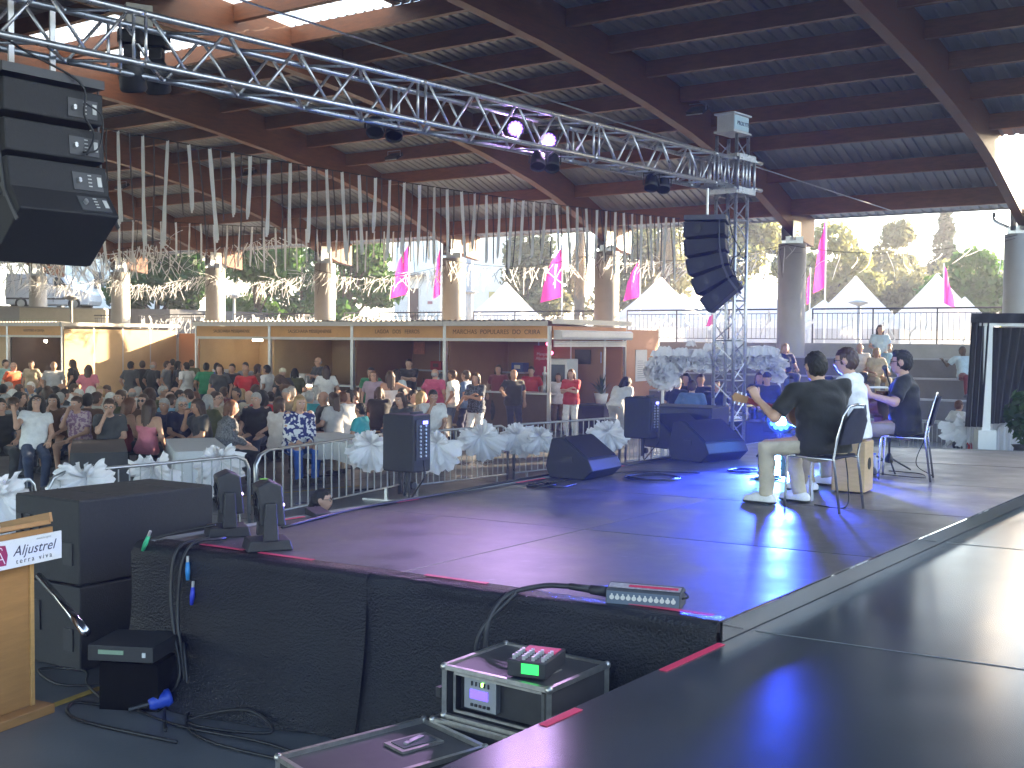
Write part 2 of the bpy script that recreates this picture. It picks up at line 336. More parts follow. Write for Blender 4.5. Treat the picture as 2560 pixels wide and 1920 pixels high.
# ------------------------------------------------------------------ outside: trees, tents, flags, houses, vehicles
m_bark = M('bark', (.12, .09, .065), .9, var=.3, scale=10, bump=.4)
def leafmat(n, c): return M(n, c, .55, var=.35, scale=1.2, trans=.5)
LF = {'dark': leafmat('leaf_dark_green', (.04, .10, .025)), 'mid': leafmat('leaf_mid_green', (.07, .15, .03)), 'yel': leafmat('leaf_yellow_green', (.26, .26, .09)), 'ol': leafmat('leaf_olive', (.19, .19, .095)), 'cyp': leafmat('leaf_cypress', (.03, .055, .03))}
def leaves(centers, radii, n, size, seed, aspect=1.6):
    r = np.random.default_rng(seed); centers = np.asarray(centers, float); radii = np.asarray(radii, float)
    w_ = np.prod(radii, 1) ** (2 / 3); idx = r.choice(len(centers), n, p=w_ / w_.sum())
    d = r.normal(size=(n, 3)); d /= np.linalg.norm(d, axis=1)[:, None]; rad = r.uniform(.45, 1.0, n) ** .6
    P = centers[idx] + d * radii[idx] * rad[:, None]; P += r.normal(size=(n, 3)) * .06 * radii[idx]
    a = r.normal(size=(n, 3)); a /= np.linalg.norm(a, axis=1)[:, None]; b = np.cross(a, r.normal(size=(n, 3))); b /= np.linalg.norm(b, axis=1)[:, None]
    s = size * r.uniform(.6, 1.4, n)[:, None]; a = a * s * aspect; b = b * s
    v = np.stack([P - a, P + b * .8, P + a, P - b * .8], 1).reshape(-1, 3); return v
def leaf_obj(v, m, parent, name='crown'):
    n = len(v) // 4; me = bpy.data.meshes.new(name); me.vertices.add(len(v)); me.vertices.foreach_set('co', v.ravel()); me.loops.add(len(v)); me.loops.foreach_set('vertex_index', np.arange(len(v)))
    me.polygons.add(n); me.polygons.foreach_set('loop_start', np.arange(n) * 4); me.polygons.foreach_set('loop_total', np.full(n, 4)); me.materials.append(m); me.update(); me.validate()
    o = bpy.data.objects.new(name, me); COL.objects.link(o); o.parent = parent; return o
def tree(label, x, y, z0, h, cw, kind, seed, n=5000, size=.13, name='leafy_tree', trunk=.18, low=.25, group='trees beyond the terrace'):
    t = thing(name, label, 'tree', (x, y, z0), 0, group); r = random.Random(seed); mb = MB(); cs = []; rs = []
    mb.tube(curve([(0, 0, 0), (r.uniform(-.2, .2), r.uniform(-.2, .2), h * .3), (r.uniform(-.4, .4), r.uniform(-.4, .4), h * .75)], 8), list(np.linspace(trunk, trunk * .35, 9)), 8)
    for i in range(r.randint(9, 13)):
        a = r.uniform(0, 2 * math.pi); q = r.uniform(low + .08, .95); rad = cw / 2 * r.uniform(.25, .8) * math.sin(math.pi * min(.97, max(.12, (q - low * .6) / (1 - low * .6)))) ** .6
        c = (rad * math.cos(a), rad * math.sin(a), h * q); cs.append(c); s = cw * r.uniform(.16, .27); rs.append((s, s, s * r.uniform(.6, .9)))
        mb.tube(curve([(0, 0, h * q * .45), (c[0] * .5, c[1] * .5, h * q * .75), c], 6), list(np.linspace(trunk * .4, trunk * .1, 7)), 5)
    mb.build('trunk', m_bark, t, True); leaf_obj(leaves(cs, rs, n, size, seed), LF[kind], t); return t
def at_tree(label, px, pytop, Y, z0, cw, kind, seed, **k):
    q = aty(px, pytop, Y); return tree(label, q[0], Y, z0, q[2] - z0, cw, kind, seed, **k)
at_tree('dark green bushy tree left of centre, between the first two lit columns', 395, 570, 62, 2.0, 5.2, 'dark', 1, n=6500, low=.1)
at_tree('bright green tree behind the railing, right of the second lit column', 640, 560, 60, 1.5, 6.5, 'mid', 2, n=8000, low=.1)
at_tree('green tree just left of the large pink flag', 865, 585, 60, 1.5, 5.5, 'mid', 3, n=7000, low=.1)
at_tree('green tree filling the gap behind the lit column over the stalls', 760, 600, 66, 1.5, 6.5, 'dark', 4, n=5000, low=.1)
at_tree('olive green tree right of the white house, above the first tent', 1315, 590, 66, 1.0, 5.5, 'ol', 5, n=6000, low=.2)
at_tree('hazy olive tree behind the line array and tents', 1610, 560, 70, 1.0, 8.0, 'ol', 6, n=6000)
at_tree('tall yellow green tree right of the blue tinted column', 2060, 530, 62, 1.0, 6.0, 'yel', 7, n=7000, low=.15)
at_tree('loose yellow green tree behind the tall pink flag', 2150, 640, 70, 1.0, 6.5, 'yel', 8, n=5500, low=.1)
at_tree('slender tree with a bare gap under its crown against the white sky', 2238, 535, 68, 1.0, 3.4, 'ol', 9, n=2200, low=.5, trunk=.14)
at_tree('broad olive tree behind the right tents', 2260, 660, 64, 1.0, 7.0, 'ol', 10, n=6000, low=.1)
at_tree('pale olive tree at right, under the tall cypress', 2400, 600, 72, 1.0, 6.0, 'yel', 11, n=4500, low=.15)
at_tree('sunlit bright green tree beside the right hand column', 2470, 650, 55, 1.0, 5.5, 'mid', 12, n=6500, low=.1)
at_tree('yellow green tree left of the blue tinted column', 1890, 545, 66, 1.0, 6.5, 'yel', 13, n=6000, low=.15)
def cypress(label, px, pytop, Y, z0, wdt, seed, n=2600):
    q = aty(px, pytop, Y); t = thing('cypress_tree', label, 'tree', (q[0], Y, z0), 0, 'cypress trees on the right'); h = q[2] - z0
    mb = MB(); mb.tube([(0, 0, 0), (0, 0, h * .9)], [.18, .03], 7); mb.build('trunk', m_bark, t)
    cs = []; rs = []; r = random.Random(seed)
    for i in range(22):
        f = .12 + .88 * i / 21; s = wdt / 2 * (1 - f) ** .55 * 1.1 + .12; a = r.uniform(0, 6.3); cs.append((s * .35 * math.cos(a), s * .35 * math.sin(a), h * f)); rs.append((s * .8, s * .8, h * .07))
    leaf_obj(leaves(cs, rs, n, .14, seed), LF['cyp'], t)
cypress('tall dark cypress standing out against the white sky at upper right', 2362, 515, 75, 1.0, 2.8, 21, 4500)
cypress('small pointed dark conifer in the distance right of the tall pink flag', 2142, 612, 90, 1.0, 1.6, 22, 1500)
cypress('second small dark conifer tip in the distance, lower than the first', 2176, 650, 90, 1.0, 1.5, 23, 1200)
# unseen trees added on the right, outside the frame, to shade the hall
for i, (s, off, h, cw) in enumerate([(34, -9, 9, 8), (40, 0, 11, 9), (46, -16, 11, 9), (38, -22, 9, 8), (60, -6, 13, 10), (58, -26, 12, 10), (44, -6, 10, 9), (30, 4, 9, 7)]):
    d = A(math.sin(R(SUN_AZ)), math.cos(R(SUN_AZ)), 0); q = A(-3, 18, 0) + d * s + A(-d[1], d[0], 0) * -off
    if q[0] / max(q[1], 1) < .60: continue
    tree('leafy tree added for shade %s, outside the view' % ['nearest the terrace', 'second from the terrace', 'in the middle', 'far along the terrace', 'tallest at the back', 'at the far corner', 'between two others', 'beside the tall building', 'before the tall building', 'at the corner of the tall building'][i], q[0], q[1], 1.0, h, cw, 'yel' if i % 2 else 'mid', 40 + i, n=2600, size=.24, low=.1, group='unseen trees added for shade')
tree('leafy tree added just outside the view to shade the corner stall', 23.5, 41.5, 1.0, 10, 7, 'mid', 77, n=3500, size=.22, low=.1, group='unseen trees added for shade')  # unseen tree put here to keep sun off the corner stall
# palm with a skirt of dry fronds
def palm(label, px, py, Y, z0, seed):
    q = aty(px, py, Y); t = thing('palm_tree', label, 'palm tree', (q[0], Y, z0), 0); h = q[2] - z0; r = random.Random(seed)
    mb = MB(); mb.tube([(0, 0, 0), (0, 0, h)], [.3, .24], 10); mb.build('trunk', m_bark, t, True)
    fm = M('palm_frond_green', (.10, .13, .04), .5, var=.3, trans=.35); dm_ = M('palm_frond_dry', (.30, .19, .09), .8, var=.35, trans=.3)
    for i in range(46):
        dry = i >= 24; a = r.uniform(0, 6.3); L = r.uniform(1.5, 2.2); el = r.uniform(-.2, 1.3) if not dry else r.uniform(-1.5, -1.1)
        fr = MB(); base = A(.2 * math.cos(a), .2 * math.sin(a), h + (.1 if not dry else -r.uniform(.1, 1.6))); pts = []
        for j in range(7):
            e = el - (1.5 if not dry else .2) * (j / 6) ** 1.5; step = L / 6
            base = base + A(math.cos(a) * math.cos(e), math.sin(a) * math.cos(e), math.sin(e)) * step; pts.append(base)
        sd_ = A(-math.sin(a), math.cos(a), 0)
        for j in range(6):
            for sg in (-1, 1):
                for k2 in (0, .5):
                    p_ = pts[j] * (1 - k2) + pts[min(6, j + 1)] * k2; tip = p_ + sd_ * sg * .38 * (1 - j / 9) + (pts[min(6, j + 1)] - pts[j]) * .9 + A(0, 0, -.12)
                    fr.add([p_, p_ + (pts[min(6, j + 1)] - pts[j]) * .25, tip], [(0, 1, 2)])
        fr.build('frond', dm_ if dry else fm, t)
palm('palm tree with a skirt of brown dry fronds, right of the round column', 1450, 580, 58, 1.0, 3)
palm('palm tree half hidden behind the right line array', 1665, 555, 62, 1.0, 4)
# pagoda tents
m_tent = M('white_tent_canvas', (.80, .81, .83), .6, var=.03, trans=.5)
def tent(label, px, py, Y, w2):
    q = aty(px, py, Y); w2 *= .68; t = thing('pagoda_tent', label, 'tent', (q[0], Y, 1.0), R(-20) + random.uniform(-.1, .1), 'white pagoda tents on the square'); za = q[2] - 1.0; ze = 2.3
    P = []; n = 8
    for i in range(n + 1):
        f = i / n; z = ze + (za - ze) * (f ** 1.4 * .5 + .5 * f); r_ = w2 * (1 - f) + .03
        P.append([(sx * r_, sy * r_, z) for sx, sy in ((-1, -1), (0, -1), (1, -1), (1, 0), (1, 1), (0, 1), (-1, 1), (-1, 0), (-1, -1))])
    MB().grid(P).build('canopy', m_tent, t)
    vb = MB(); e = w2 + .01
    for a_, b_ in (((-e, -e), (e, -e)), ((e, -e), (e, e)), ((e, e), (-e, e)), ((-e, e), (-e, -e))): vb.add([(*a_, ze - .35), (*b_, ze - .35), (*b_, ze + .01), (*a_, ze + .01)], [(0, 1, 2, 3)])
    vb.build('valance', m_tent, t)
    for sx in (-1, 1):
        for sy in (-1, 1): MB().cyl((sx * w2 * .98, sy * w2 * .98, 0), (sx * w2 * .98, sy * w2 * .98, ze), .04, n=8).build('leg', m_white, t)
    wb = MB(); wb.add([(-w2, w2, 0), (w2, w2, 0), (w2, w2, ze), (-w2, w2, ze)], [(0, 1, 2, 3)]); wb.add([(-w2, -w2, 0), (-w2, w2, 0), (-w2, w2, ze), (-w2, -w2, ze)], [(0, 1, 2, 3)]); wb.build('wall', M('tent_wall', (.62, .63, .66), .6, var=.05, trans=.2), t)
for lb, x, y, Y, w2 in [('white peaked tent right of the white house, left of the round column', 1265, 705, 52, 2.2), ('large white peaked tent left of the line array', 1652, 693, 46, 2.3), ('small white tent tip close right of the large tent by the line array', 1712, 735, 56, 1.8), ('white tent half hidden behind the truss tower', 1788, 742, 56, 2.0),
                        ('large white peaked tent between tower and blue tinted column', 1893, 683, 46, 2.4), ('small white tent just right of the blue tinted column', 2060, 750, 50, 2.0), ('large white peaked tent above the cajon player and singer', 2140, 690, 46, 2.6), ('white peaked tent behind the thin pink flag at right', 2343, 684, 46, 2.7), ('small white tent tip right of the thin pink flag', 2412, 742, 52, 2.0)]: tent(lb, x, y, Y, w2)
# pink flags
m_pink = M('pink_flag_cloth', (.80, .05, .32), .6, var=.06, trans=.5)
def flag(label, px, ytop, ybot, Y, wd, side=-1, seed=0, skew=.25):
    a = aty(px, ytop, Y); b = aty(px, ybot, Y); t = thing('pink_flag', label, 'flag', (a[0], Y, 1.0), 0, 'pink flags on poles'); zt = a[2] - 1.0; zb = b[2] - 1.0
    MB().cyl((0, 0, 0), (0, 0, zt + .05), .03, n=8).build('pole', m_white, t)
    P = []; r = random.Random(seed)
    for i in range(13):
        f = i / 12; z = zt + (zb - zt) * f; row = []
        for j in range(7):
            g_ = j / 6; row.append((side * wd * g_ * (.35 + .65 * f ** .6), .12 * math.sin(g_ * 6 + f * 3 + seed) * g_, z - skew * g_ * (zt - zb) * (1 - f * .6) + .05 * math.sin(f * 9 + seed) * g_))
        P.append(row)
    MB().grid(P).build('cloth', m_pink, t, True)
for i, a in enumerate([('large pink flag hanging from its pole left of the white house door', 1022, 610, 735, 46, .75), ('narrow pink flag beside the round column over the stalls', 1103, 610, 735, 50, .35), ('pink flag left of the palm tree, waving left', 1406, 615, 742, 44, .85), ('pink flag right of the round column, near the palm tree', 1601, 645, 742, 44, .65),
                       ('pink flag tip under the right line array', 1768, 690, 735, 48, .45), ('small low pink flag between tower and tents', 1790, 775, 815, 44, .4), ('tallest pink flag, right of the blue tinted column', 2066, 540, 718, 42, .42), ('thin pink flag low beside the blue tinted column', 2026, 672, 755, 46, .14), ('thin pink flag before the right tents', 2360, 662, 757, 44, .42)]):
    flag(a[0], a[1], a[2], a[3], a[4], a[5], 1 if i in (8,) else -1, i)
# lamp posts with disc tops
for lb, px, py, Y in [('disc topped lamp post between van and left column', 178, 745, 50), ('disc topped lamp post before the dark green tree', 585, 740, 52), ('grey lamp post with disc before the white house', 1174, 731, 50), ('disc topped lamp post among the right tents', 2148, 757, 40)]:
    q = aty(px, py, Y); t = thing('lamp_post', lb, 'lamp post', (q[0], Y, 1.0), 0, 'disc topped lamp posts'); z = q[2] - 1.0
    MB().lathe([(.05, z - .12), (.38, z), (.38, z + .03), (.1, z + .1)], 20).build('lamp_disc', M('lamp_grey', (.35, .36, .36), .5, var=.1), t, True)
    MB().cyl((0, 0, 0), (0, 0, z + (2.2 if px == 1174 else -.1)), .16 if px == 1174 else .07, .14 if px == 1174 else .06, 12).build('pole', M('lamp_grey', (.35, .36, .36)), t, True)
# white house behind the flags
def window(parent, c, ax, w_, h_, m, frame_m, nrm_):
    mb = MB(); mb.box(c, (w_, .06, h_), np.array([ax, nrm_, UP3]).T); f = mb.build('window', frame_m, parent)
    mb = MB(); mb.box(c - nrm_ * .035, (w_ - .14, .02, h_ - .14), np.array([ax, nrm_, UP3]).T); mb.build('pane', m, f); return f
m_wall = M('white_render_wall', (.80, .78, .73), .8, var=.05, scale=2); m_glass = M('dark_window_glass', (.05, .06, .07), .1, var=0)
hs = thing('white_house', 'white rendered house with a dark door and long eave, behind the large pink flag', 'house', aty(985, 850, 72) * A(1, 1, 0) + A(0, 0, 1.0))
hb = MB(); hb.box((3.9, 3.5, 4.4), (7.8, 7, 8.8)); hb.build('wall', m_wall, hs)
hb = MB(); hb.box((3.9, 3.3, 8.9), (8.4, 8.2, .22)); hb.build('roof', M('terracotta_roof', (.35, .16, .10), .8), hs)
hb = MB(); hb.box((.75, -.45, 5.55), (2.6, .9, .16)); hb.build('canopy', M('canopy_grey', (.4, .38, .35), .8), hs)
hb = MB(); hb.box((1.25, -.02, 3.5), (.62, .1, 2.3)); d_ = hb.build('door', M('dark_red_door', (.06, .025, .022), .5), hs)
hb = MB(); hb.box((1.5, -.09, 3.4), (.03, .05, .14)); hb.build('handle', m_steel, d_)
hb = MB(); hb.box((2.3, -.02, 3.75), (.32, .03, .18)); hb.build('house_plate', M('plate_red_grey', (.3, .12, .14), .5), hs)
window(hs, A(6.5, -.02, 4.0), A(1, 0, 0), 1.0, 1.1, M('yellow_shutter', (.5, .42, .16), .6), m_white, A(0, 1, 0))
hb = MB(); hb.box((2.0, -.5, 2.3), (4.5, 1.0, .14)); hb.build('balcony_slab', m_terr, hs)
for i in range(24): link('balcony_bar', bal_me, hs, (-.2 + i * .18, -.95, 2.37))
# far left: street house, van, car, retaining wall
h2 = thing('street_house', 'bright white street house at far left beyond the van', 'house', (-22.5, 72, 3.7))
hb = MB(); hb.box((-3.0, 3, 2.6), (9, 6, 5.2)); hb.build('wall', m_wall, h2)
hb = MB(); hb.box((-3.0, 3, 5.3), (9.5, 6.6, .2)); hb.build('roof', M('terracotta_roof', (.35, .16, .10)), h2)
window(h2, A(.9, -.02, 2.3), A(1, 0, 0), .8, 1.6, m_glass, m_white, A(0, 1, 0)); window(h2, A(-4, -.02, 2.3), A(1, 0, 0), .8, 1.2, m_glass, m_white, A(0, 1, 0))
hb = MB(); hb.box((-1.5, -.03, 1.1), (.9, .08, 2.2)); hb.build('door', M('door_brown', (.15, .08, .05)), h2)
rw = thing('retaining_wall', 'pale rendered wall with a grey left part, above the left stall roofs', 'wall', (0, 0, 0))
a, b, c = aty(-60, 768, 52), aty(52, 768, 52), aty(268, 778, 52)
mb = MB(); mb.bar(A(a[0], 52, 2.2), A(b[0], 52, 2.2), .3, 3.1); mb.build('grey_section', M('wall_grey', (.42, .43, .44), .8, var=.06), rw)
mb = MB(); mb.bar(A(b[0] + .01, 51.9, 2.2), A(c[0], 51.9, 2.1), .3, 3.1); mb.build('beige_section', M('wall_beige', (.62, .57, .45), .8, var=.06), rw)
mb = MB(); mb.bar(A(a[0], 51.9, 3.78), A(c[0], 51.8, 3.68), .42, .06); mb.build('coping', m_terr, rw)

# unseen building added on the right to keep the low sun off the stage
dS = A(math.sin(R(SUN_AZ)), math.cos(R(SUN_AZ)), 0); pS = A(dS[1], -dS[0], 0); bO = A(-3, 18, 0) + dS * 38 + pS * -1
ob = thing('sun_block_building', 'plain pale building added on the right, outside the view, to block the sun', 'building', (bO[0], bO[1], 1.0)); Bo = np.array([pS, dS, UP3]).T
MB().box(pS * 22 + dS * 5 + UP3 * 8.2, (44, 10, 16.4), Bo).build('wall', m_wall, ob); MB().box(pS * 22 + dS * 5 + UP3 * 16.5, (44.8, 10.8, .2), Bo).build('roof', m_terr, ob)
for i in range(10):
    for j in range(4): MB().box(pS * (2.2 + 4.3 * i) - dS * .02 + UP3 * (2.2 + 3.3 * j), (1.3, .1, 1.7), Bo).build('window', m_glass, ob)
# ------------------------------------------------------------------ van and car on the raised street
m_van = M('white_van_paint', (.78, .80, .82), .25, var=.03); m_tyre = M('tyre_rubber', (.02, .02, .02), .8, var=0); m_rim = M('wheel_rim', (.4, .41, .42), .35, .8, var=.05); m_bump = M('grey_plastic', (.08, .08, .085), .6, var=.05)
def vehicle(name, label, cat, loc, rz, prof, wid, wheels, wins, group=None):
    t = thing(name, label, cat, loc, rz, group)
    MB().prism(prof, (0, -wid / 2, 0), (1, 0, 0), (0, 0, 1), (0, wid, 0)).build('body', m_van, t, bevel=.05)
    for x in wheels:
        for s in (-1, 1):
            wh = MB().cyl((x, s * (wid / 2 - .2), .31), (x, s * (wid / 2 + .015), .31), .31, n=20).build('wheel', m_tyre, t)
            MB().cyl((x, s * (wid / 2 + .015), .31), (x, s * (wid / 2 + .022), .31), .2, n=14).build('rim', m_rim, wh)
    for nm, pl, m in wins:
        for s in (-1, 1): MB().prism(pl, (0, s * (wid / 2 + .004), 0), (1, 0, 0), (0, 0, 1), (0, s * .012, 0)).build(nm, m, t)
    return t
q = aty(243, 768, 58)
vehicle('parked_van', 'white panel van parked on the raised street at far left', 'van', (q[0] - 2.2, 58, 3.75), 0,
        [(-2.15, .25), (2.05, .25), (2.15, .45), (2.12, .8), (1.75, 1.0), (1.2, 1.12), (.75, 1.75), (.4, 1.83), (-2.1, 1.83), (-2.18, .9)], 1.75, (-1.35, 1.35),
        [('side_window', [(.35, 1.15), (1.05, 1.12), (.68, 1.62), (.35, 1.66)], m_glass), ('side_moulding', [(-2.1, .52), (.9, .52), (.9, .6), (-2.1, .6)], m_bump), ('door_gap', [(.28, .4), (.3, .4), (.3, 1.7), (.28, 1.7)], m_bump), ('headlight', [(1.85, .78), (2.1, .72), (2.05, .86), (1.8, .94)], m_fl)])
q = aty(58, 760, 60)
vehicle('parked_car', 'pale parked car partly hidden by the far left column', 'car', (q[0] + .6, 60.5, 3.75), R(90),
        [(-1.9, .3), (1.9, .3), (1.95, .6), (1.3, .85), (.8, 1.35), (-1.0, 1.4), (-1.6, .95), (-1.95, .85)], 1.65, (-1.2, 1.2),
        [('side_window', [(-1.0, .92), (.95, .9), (.65, 1.28), (-.85, 1.3)], m_glass), ('bumper', [(1.6, .35), (1.93, .35), (1.93, .55), (1.6, .55)], m_bump)])
# ------------------------------------------------------------------ market stalls
m_fas = M('stall_fascia_ochre', (.64, .34, .12), .6, var=.08, scale=2); m_roofw = M('stall_roof_white', (.66, .64, .61), .5, var=.05)
m_pan = M('stall_panel_brown', (.27, .13, .065), .6, var=.10, scale=1.5); m_panb = M('stall_panel_beige', (.55, .37, .19), .6, var=.08, scale=1.5); m_pano = M('stall_panel_orange', (.50, .22, .10), .6, var=.06, scale=1.5)
m_alu = M('stall_aluminium', (.55, .55, .56), .4, .7, var=.08); m_ink = M('sign_lettering_brown', (.12, .06, .03), .7, var=0)
m_paper = M('notice_paper', (.72, .70, .68), .7, var=.03); m_tube = M('lamp_tube', (1, .95, .85), .4, var=0, emit=9, ecol=(1, .9, .72)); m_counter = M('stall_counter', (.10, .055, .035), .6, var=.15)
SO = A(.94, 28.03, 0); SL = -U; SD = VN; SW = 3.28; HR, HF1, HF0, HD = 2.93, 2.76, 2.44, 2.36
Bs = np.array([U, VN, UP3]).T
def slab(mb, x0, x1, d0, d1, z0, z1, O=SO, mi=0):
    c = O + SL * (x0 + x1) / 2 + SD * (d0 + d1) / 2 + UP3 * (z0 + z1) / 2
    return mb.box(c, (abs(x1 - x0), abs(d1 - d0), z1 - z0), Bs, mi)
def ribroof(O, x0, x1, d0, d1):
    xs = []; n = int((x1 - x0) / .18)
    for i in range(n):
        for dx, dz in ((0, 0), (.08, 0), (.10, .035), (.16, .035)): xs.append((x0 + (x1 - x0) * i / n + dx, dz))
    xs.append((x1, 0)); return MB().grid([[O + SL * x + SD * d + UP3 * (HR - .04 + dz - .06 * (d - d0)) for x, dz in xs] for d in (d0, d1)])
def stall(label, O, j, depth, words, pan, back=2.6, nb=3, counter=True, wsize=.15, sp=1.0):
    x0, x1 = j * SW, (j + 1) * SW; o = O + SL * x0; t = thing('market_stall', label, 'market stall', (0, 0, 0), 0, 'market stalls in a row')
    ribroof(O, x0, x1, -.12, depth).build('roof', m_roofw, t)
    slab(MB(), x0 + .006, x1 - .006, -.14, -.08, HF1, HR - .05, O).build('roof_edge', m_roofw, t)
    f = slab(MB(), x0 + .03, x1 - .03, -.03, .02, HF0, HF1 - .004, O).build('fascia', m_fas, t)
    if words: text(words, wsize, m_ink, f, mat4(O + SL * (x0 + x1) / 2 - SD * .034 + UP3 * (HF0 + HF1) / 2, U, UP3, -SD), spacing=sp)
    slab(MB(), x0 + .04, x1 - .04, -.05, .06, HD, HF0 - .004, O).build('shutter_header', m_roofw, t)
    for xx in (x0 + .02, x1 - .02): slab(MB(), xx - .028, xx + .028, -.045, .045, 0, HF1, O).build('post', m_alu, t)
    pw = (x1 - x0 - .1) / nb
    for i in range(nb): slab(MB(), x0 + .05 + pw * i + .02, x0 + .05 + pw * (i + 1) - .02, back, back + .04, 0, HF0, O).build('back_panel', pan, t)
    for i in range(nb + 1): slab(MB(), x0 + .05 + pw * i - .018, x0 + .05 + pw * i + .018, back - .02, back + .045, 0, HF0, O).build('panel_joint', m_alu, t)
    if counter: 
        slab(MB(), x0 + .08, x1 - .08, .10, .16, 0, 1.02, O).build('counter_front', m_counter, t); slab(MB(), x0 + .07, x1 - .07, .06, .62, 1.025, 1.07, O).build('counter_top', m_alu, t)
    for s_ in (x1 - .04,): slab(MB(), s_ - .03, s_ + .01, .1, back, 0, HF0, O).build('side_panel', pan, t)
    return t
s0 = stall('corner stall lettered MARCHAS POPULARES DO CRIRA with an open right side', SO, 0, 4.0, 'MARCHAS  POPULARES  DO  CRIRA', m_pan, 2.9, 3, True, .165, 1.05)
s1 = stall('dark stall lettered LAGOA DOS FERROS', SO, 1, 3.6, 'LAGOA   DOS   FERROS', m_pan, 2.6, 3, True, .15)
s2 = stall('brown stall lettered SALSICHARIA MESSEJANENSE with paper notices on its back wall', SO, 2, 3.6, 'SALSICHARIA MESSEJANENSE', m_panb, 2.6, 3, True, .135)
s3 = stall('leftmost stall of the row, lettered SALSICHARIA MESSEJANENSE, bright inside', SO, 3, 3.6, 'SALSICHARIA MESSEJANENSE', m_panb, 2.6, 3, True, .125)
# right side of the corner stall
for d0 in (0, 3.98): slab(MB(), -.03, .03, d0 - .03, d0 + .03, 0, HF1, SO).build('post', m_alu, s0)
slab(MB(), -.05, -.01, .06, 3.95, HF0 + .02, HF1, SO).build('side_fascia', m_pano, s0)
mb = MB(); mb.grid([[SO - SL * q + SD * d + UP3 * z for q, z in ((.14, HR + .01), (.14, HR - .12))] for d in (-.14, 4.1)]); mb.build('side_roof_edge', m_roofw, s0)
mb = MB(); mb.prism([(0, 0), (.22, 0), (.26, .06), (.26, .2), (.2, .24), (0, .24)], SO - SL * .03 + SD * .1 + UP3 * 2.42, -SL, UP3, SD * 3.8); mb.build('shutter_box', M('shutter_box_white', (.68, .69, .72), .4, var=.04), s0)
for i in range(3): slab(MB(), -.06, -.03, .12, 3.9, 2.40 - .055 * (i + 1), 2.40 - .055 * i - .004, SO).build('shutter_slat', m_roofw, s0)
slab(MB(), -.03, .02, 4.02, 6.0, 0, HF1 - .05, SO).build('side_panel', m_pano, s0); slab(MB(), -.04, .03, 5.98, 6.04, 0, HF1, SO).build('post', m_alu, s0)
slab(MB(), .05, 3.1, 3.9, 3.95, 0, HF0, SO).build('back_panel', m_pano, s0)
npap = slab(MB(), -.045, -.031, 4.55, 5.25, 1.25, 2.15, SO).build('notice', m_paper, s0)
mb = MB()
for i in range(9): slab(mb, -.048, -.046, 4.66, 5.0 + .12 * (i % 3), 1.82 - i * .06, 1.835 - i * .06, SO)
mb.build('notice_print', M('print_grey', (.3, .3, .34), .7, var=0), npap)
def poster(par, O, x0, x1, d, z0, z1, m, nm='poster'): return slab(MB(), x0, x1, d - .02, d - .005, z0, z1, O).build(nm, m, par)
m_red = M('poster_red', (.45, .03, .06), .6, var=.1); m_bluec = M('poster_blue_grey', (.22, .22, .35), .6, var=.2, scale=9)
pp = poster(s0, SO, 1.75, 2.3, 2.86, 1.05 + .35, 2.25, m_red); text('Mangas\nAljustrel', .12, m_paper, pp, mat4(SO + SL * 2.02 + SD * 2.835 + UP3 * 1.95, U, UP3, -SD), 'poster_lettering')
poster(s0, SO, .45, .95, 2.86, 1.75, 2.15, M('blackboard', (.015, .015, .02), .5), 'blackboard'); poster(s0, SO, -.03 + .0, .0, 2.6, 1.8, 2.1, m_bluec)
poster(s2, SO, 7.95, 8.2, 2.58, 1.75, 2.1, m_paper, 'notice'); poster(s2, SO, 7.15, 7.55, 2.58, 1.85, 2.08, m_pano, 'notice'); poster(s2, SO, 7.15, 7.55, 2.58, 2.12, 2.32, m_pano, 'notice'); poster(s2, SO, 8.35, 8.8, 2.58, 2.15, 2.34, m_pano, 'notice'); poster(s2, SO, 7.75, 8.25, 2.58, 2.2, 2.35, M('notice_dark', (.06, .05, .05), .6, var=.5, scale=30), 'notice')
slab(MB(), 11.9, 12.3, 1.6, 1.66, 2.30, 2.36, SO).build('lamp_tube', m_tube, s3); slab(MB(), 8.15, 8.75, .02, .05, 1.0, 1.02, SO).build('counter_lamp', m_tube, s2)
for nm, xx in (('red_lantern', 1.62), ('red_lantern', 1.5)):
    MB().ball(SO + SL * xx + SD * 2.5 + UP3 * (2.3 if xx > 1.55 else 2.05), .055, 8).build(nm, M('red_fairy_light', (.6, .05, .08), .4, var=0, emit=1.5, ecol=(1, .1, .2)), s0, True)
# left stall with the sunlit side wall
LO = np.array([*aty(157, 850, 39)[:2], 0])
l0 = stall('far left market stall with a dark interior and warm lamps', LO, 0, 4.9, 'REFEITÓRIO A CERVEJA', m_counter, 2.6, 3, True, .12)
l1 = stall('stall at the left edge of the photo with a blank closed front', LO, 1, 4.9, '', m_panb, .1, 3, False)
for i in range(4): slab(MB(), -.04, -.005, .03 + 1.22 * i, 1.20 + 1.22 * i, 0, HF1 - .1, LO).build('side_panel', m_panb, l0); slab(MB(), -.045, -.0, 1.205 + 1.22 * i, 1.245 + 1.22 * i, 0, HF1, LO).build('panel_joint', m_alu, l0)
slab(MB(), -.14, -.05, -.14, 4.95, HR - .16, HR - .04, LO).build('side_roof_edge', m_roofw, l0)
for xx, dd in ((.7, 1.2), (1.6, 1.6), (2.5, 1.0)): MB().ball(LO + SL * xx + SD * dd + UP3 * 2.22, .06, 8).build('lamp_bulb', m_tube, l0, True)
bw = thing('panel_booth', 'orange brown panel booth behind the men at left, right of the sunlit wall', 'booth'); BO = LO + SD * 5.0 - SL * .02
for i in range(2): slab(MB(), -1.0 * i - .99, -1.0 * i - .01, .0, .04, 0, 2.55, BO + SD * .0).build('panel', m_pano, bw)
slab(MB(), -2.03, -1.99, -.02, .05, 0, 2.6, BO).build('post', m_alu, bw)
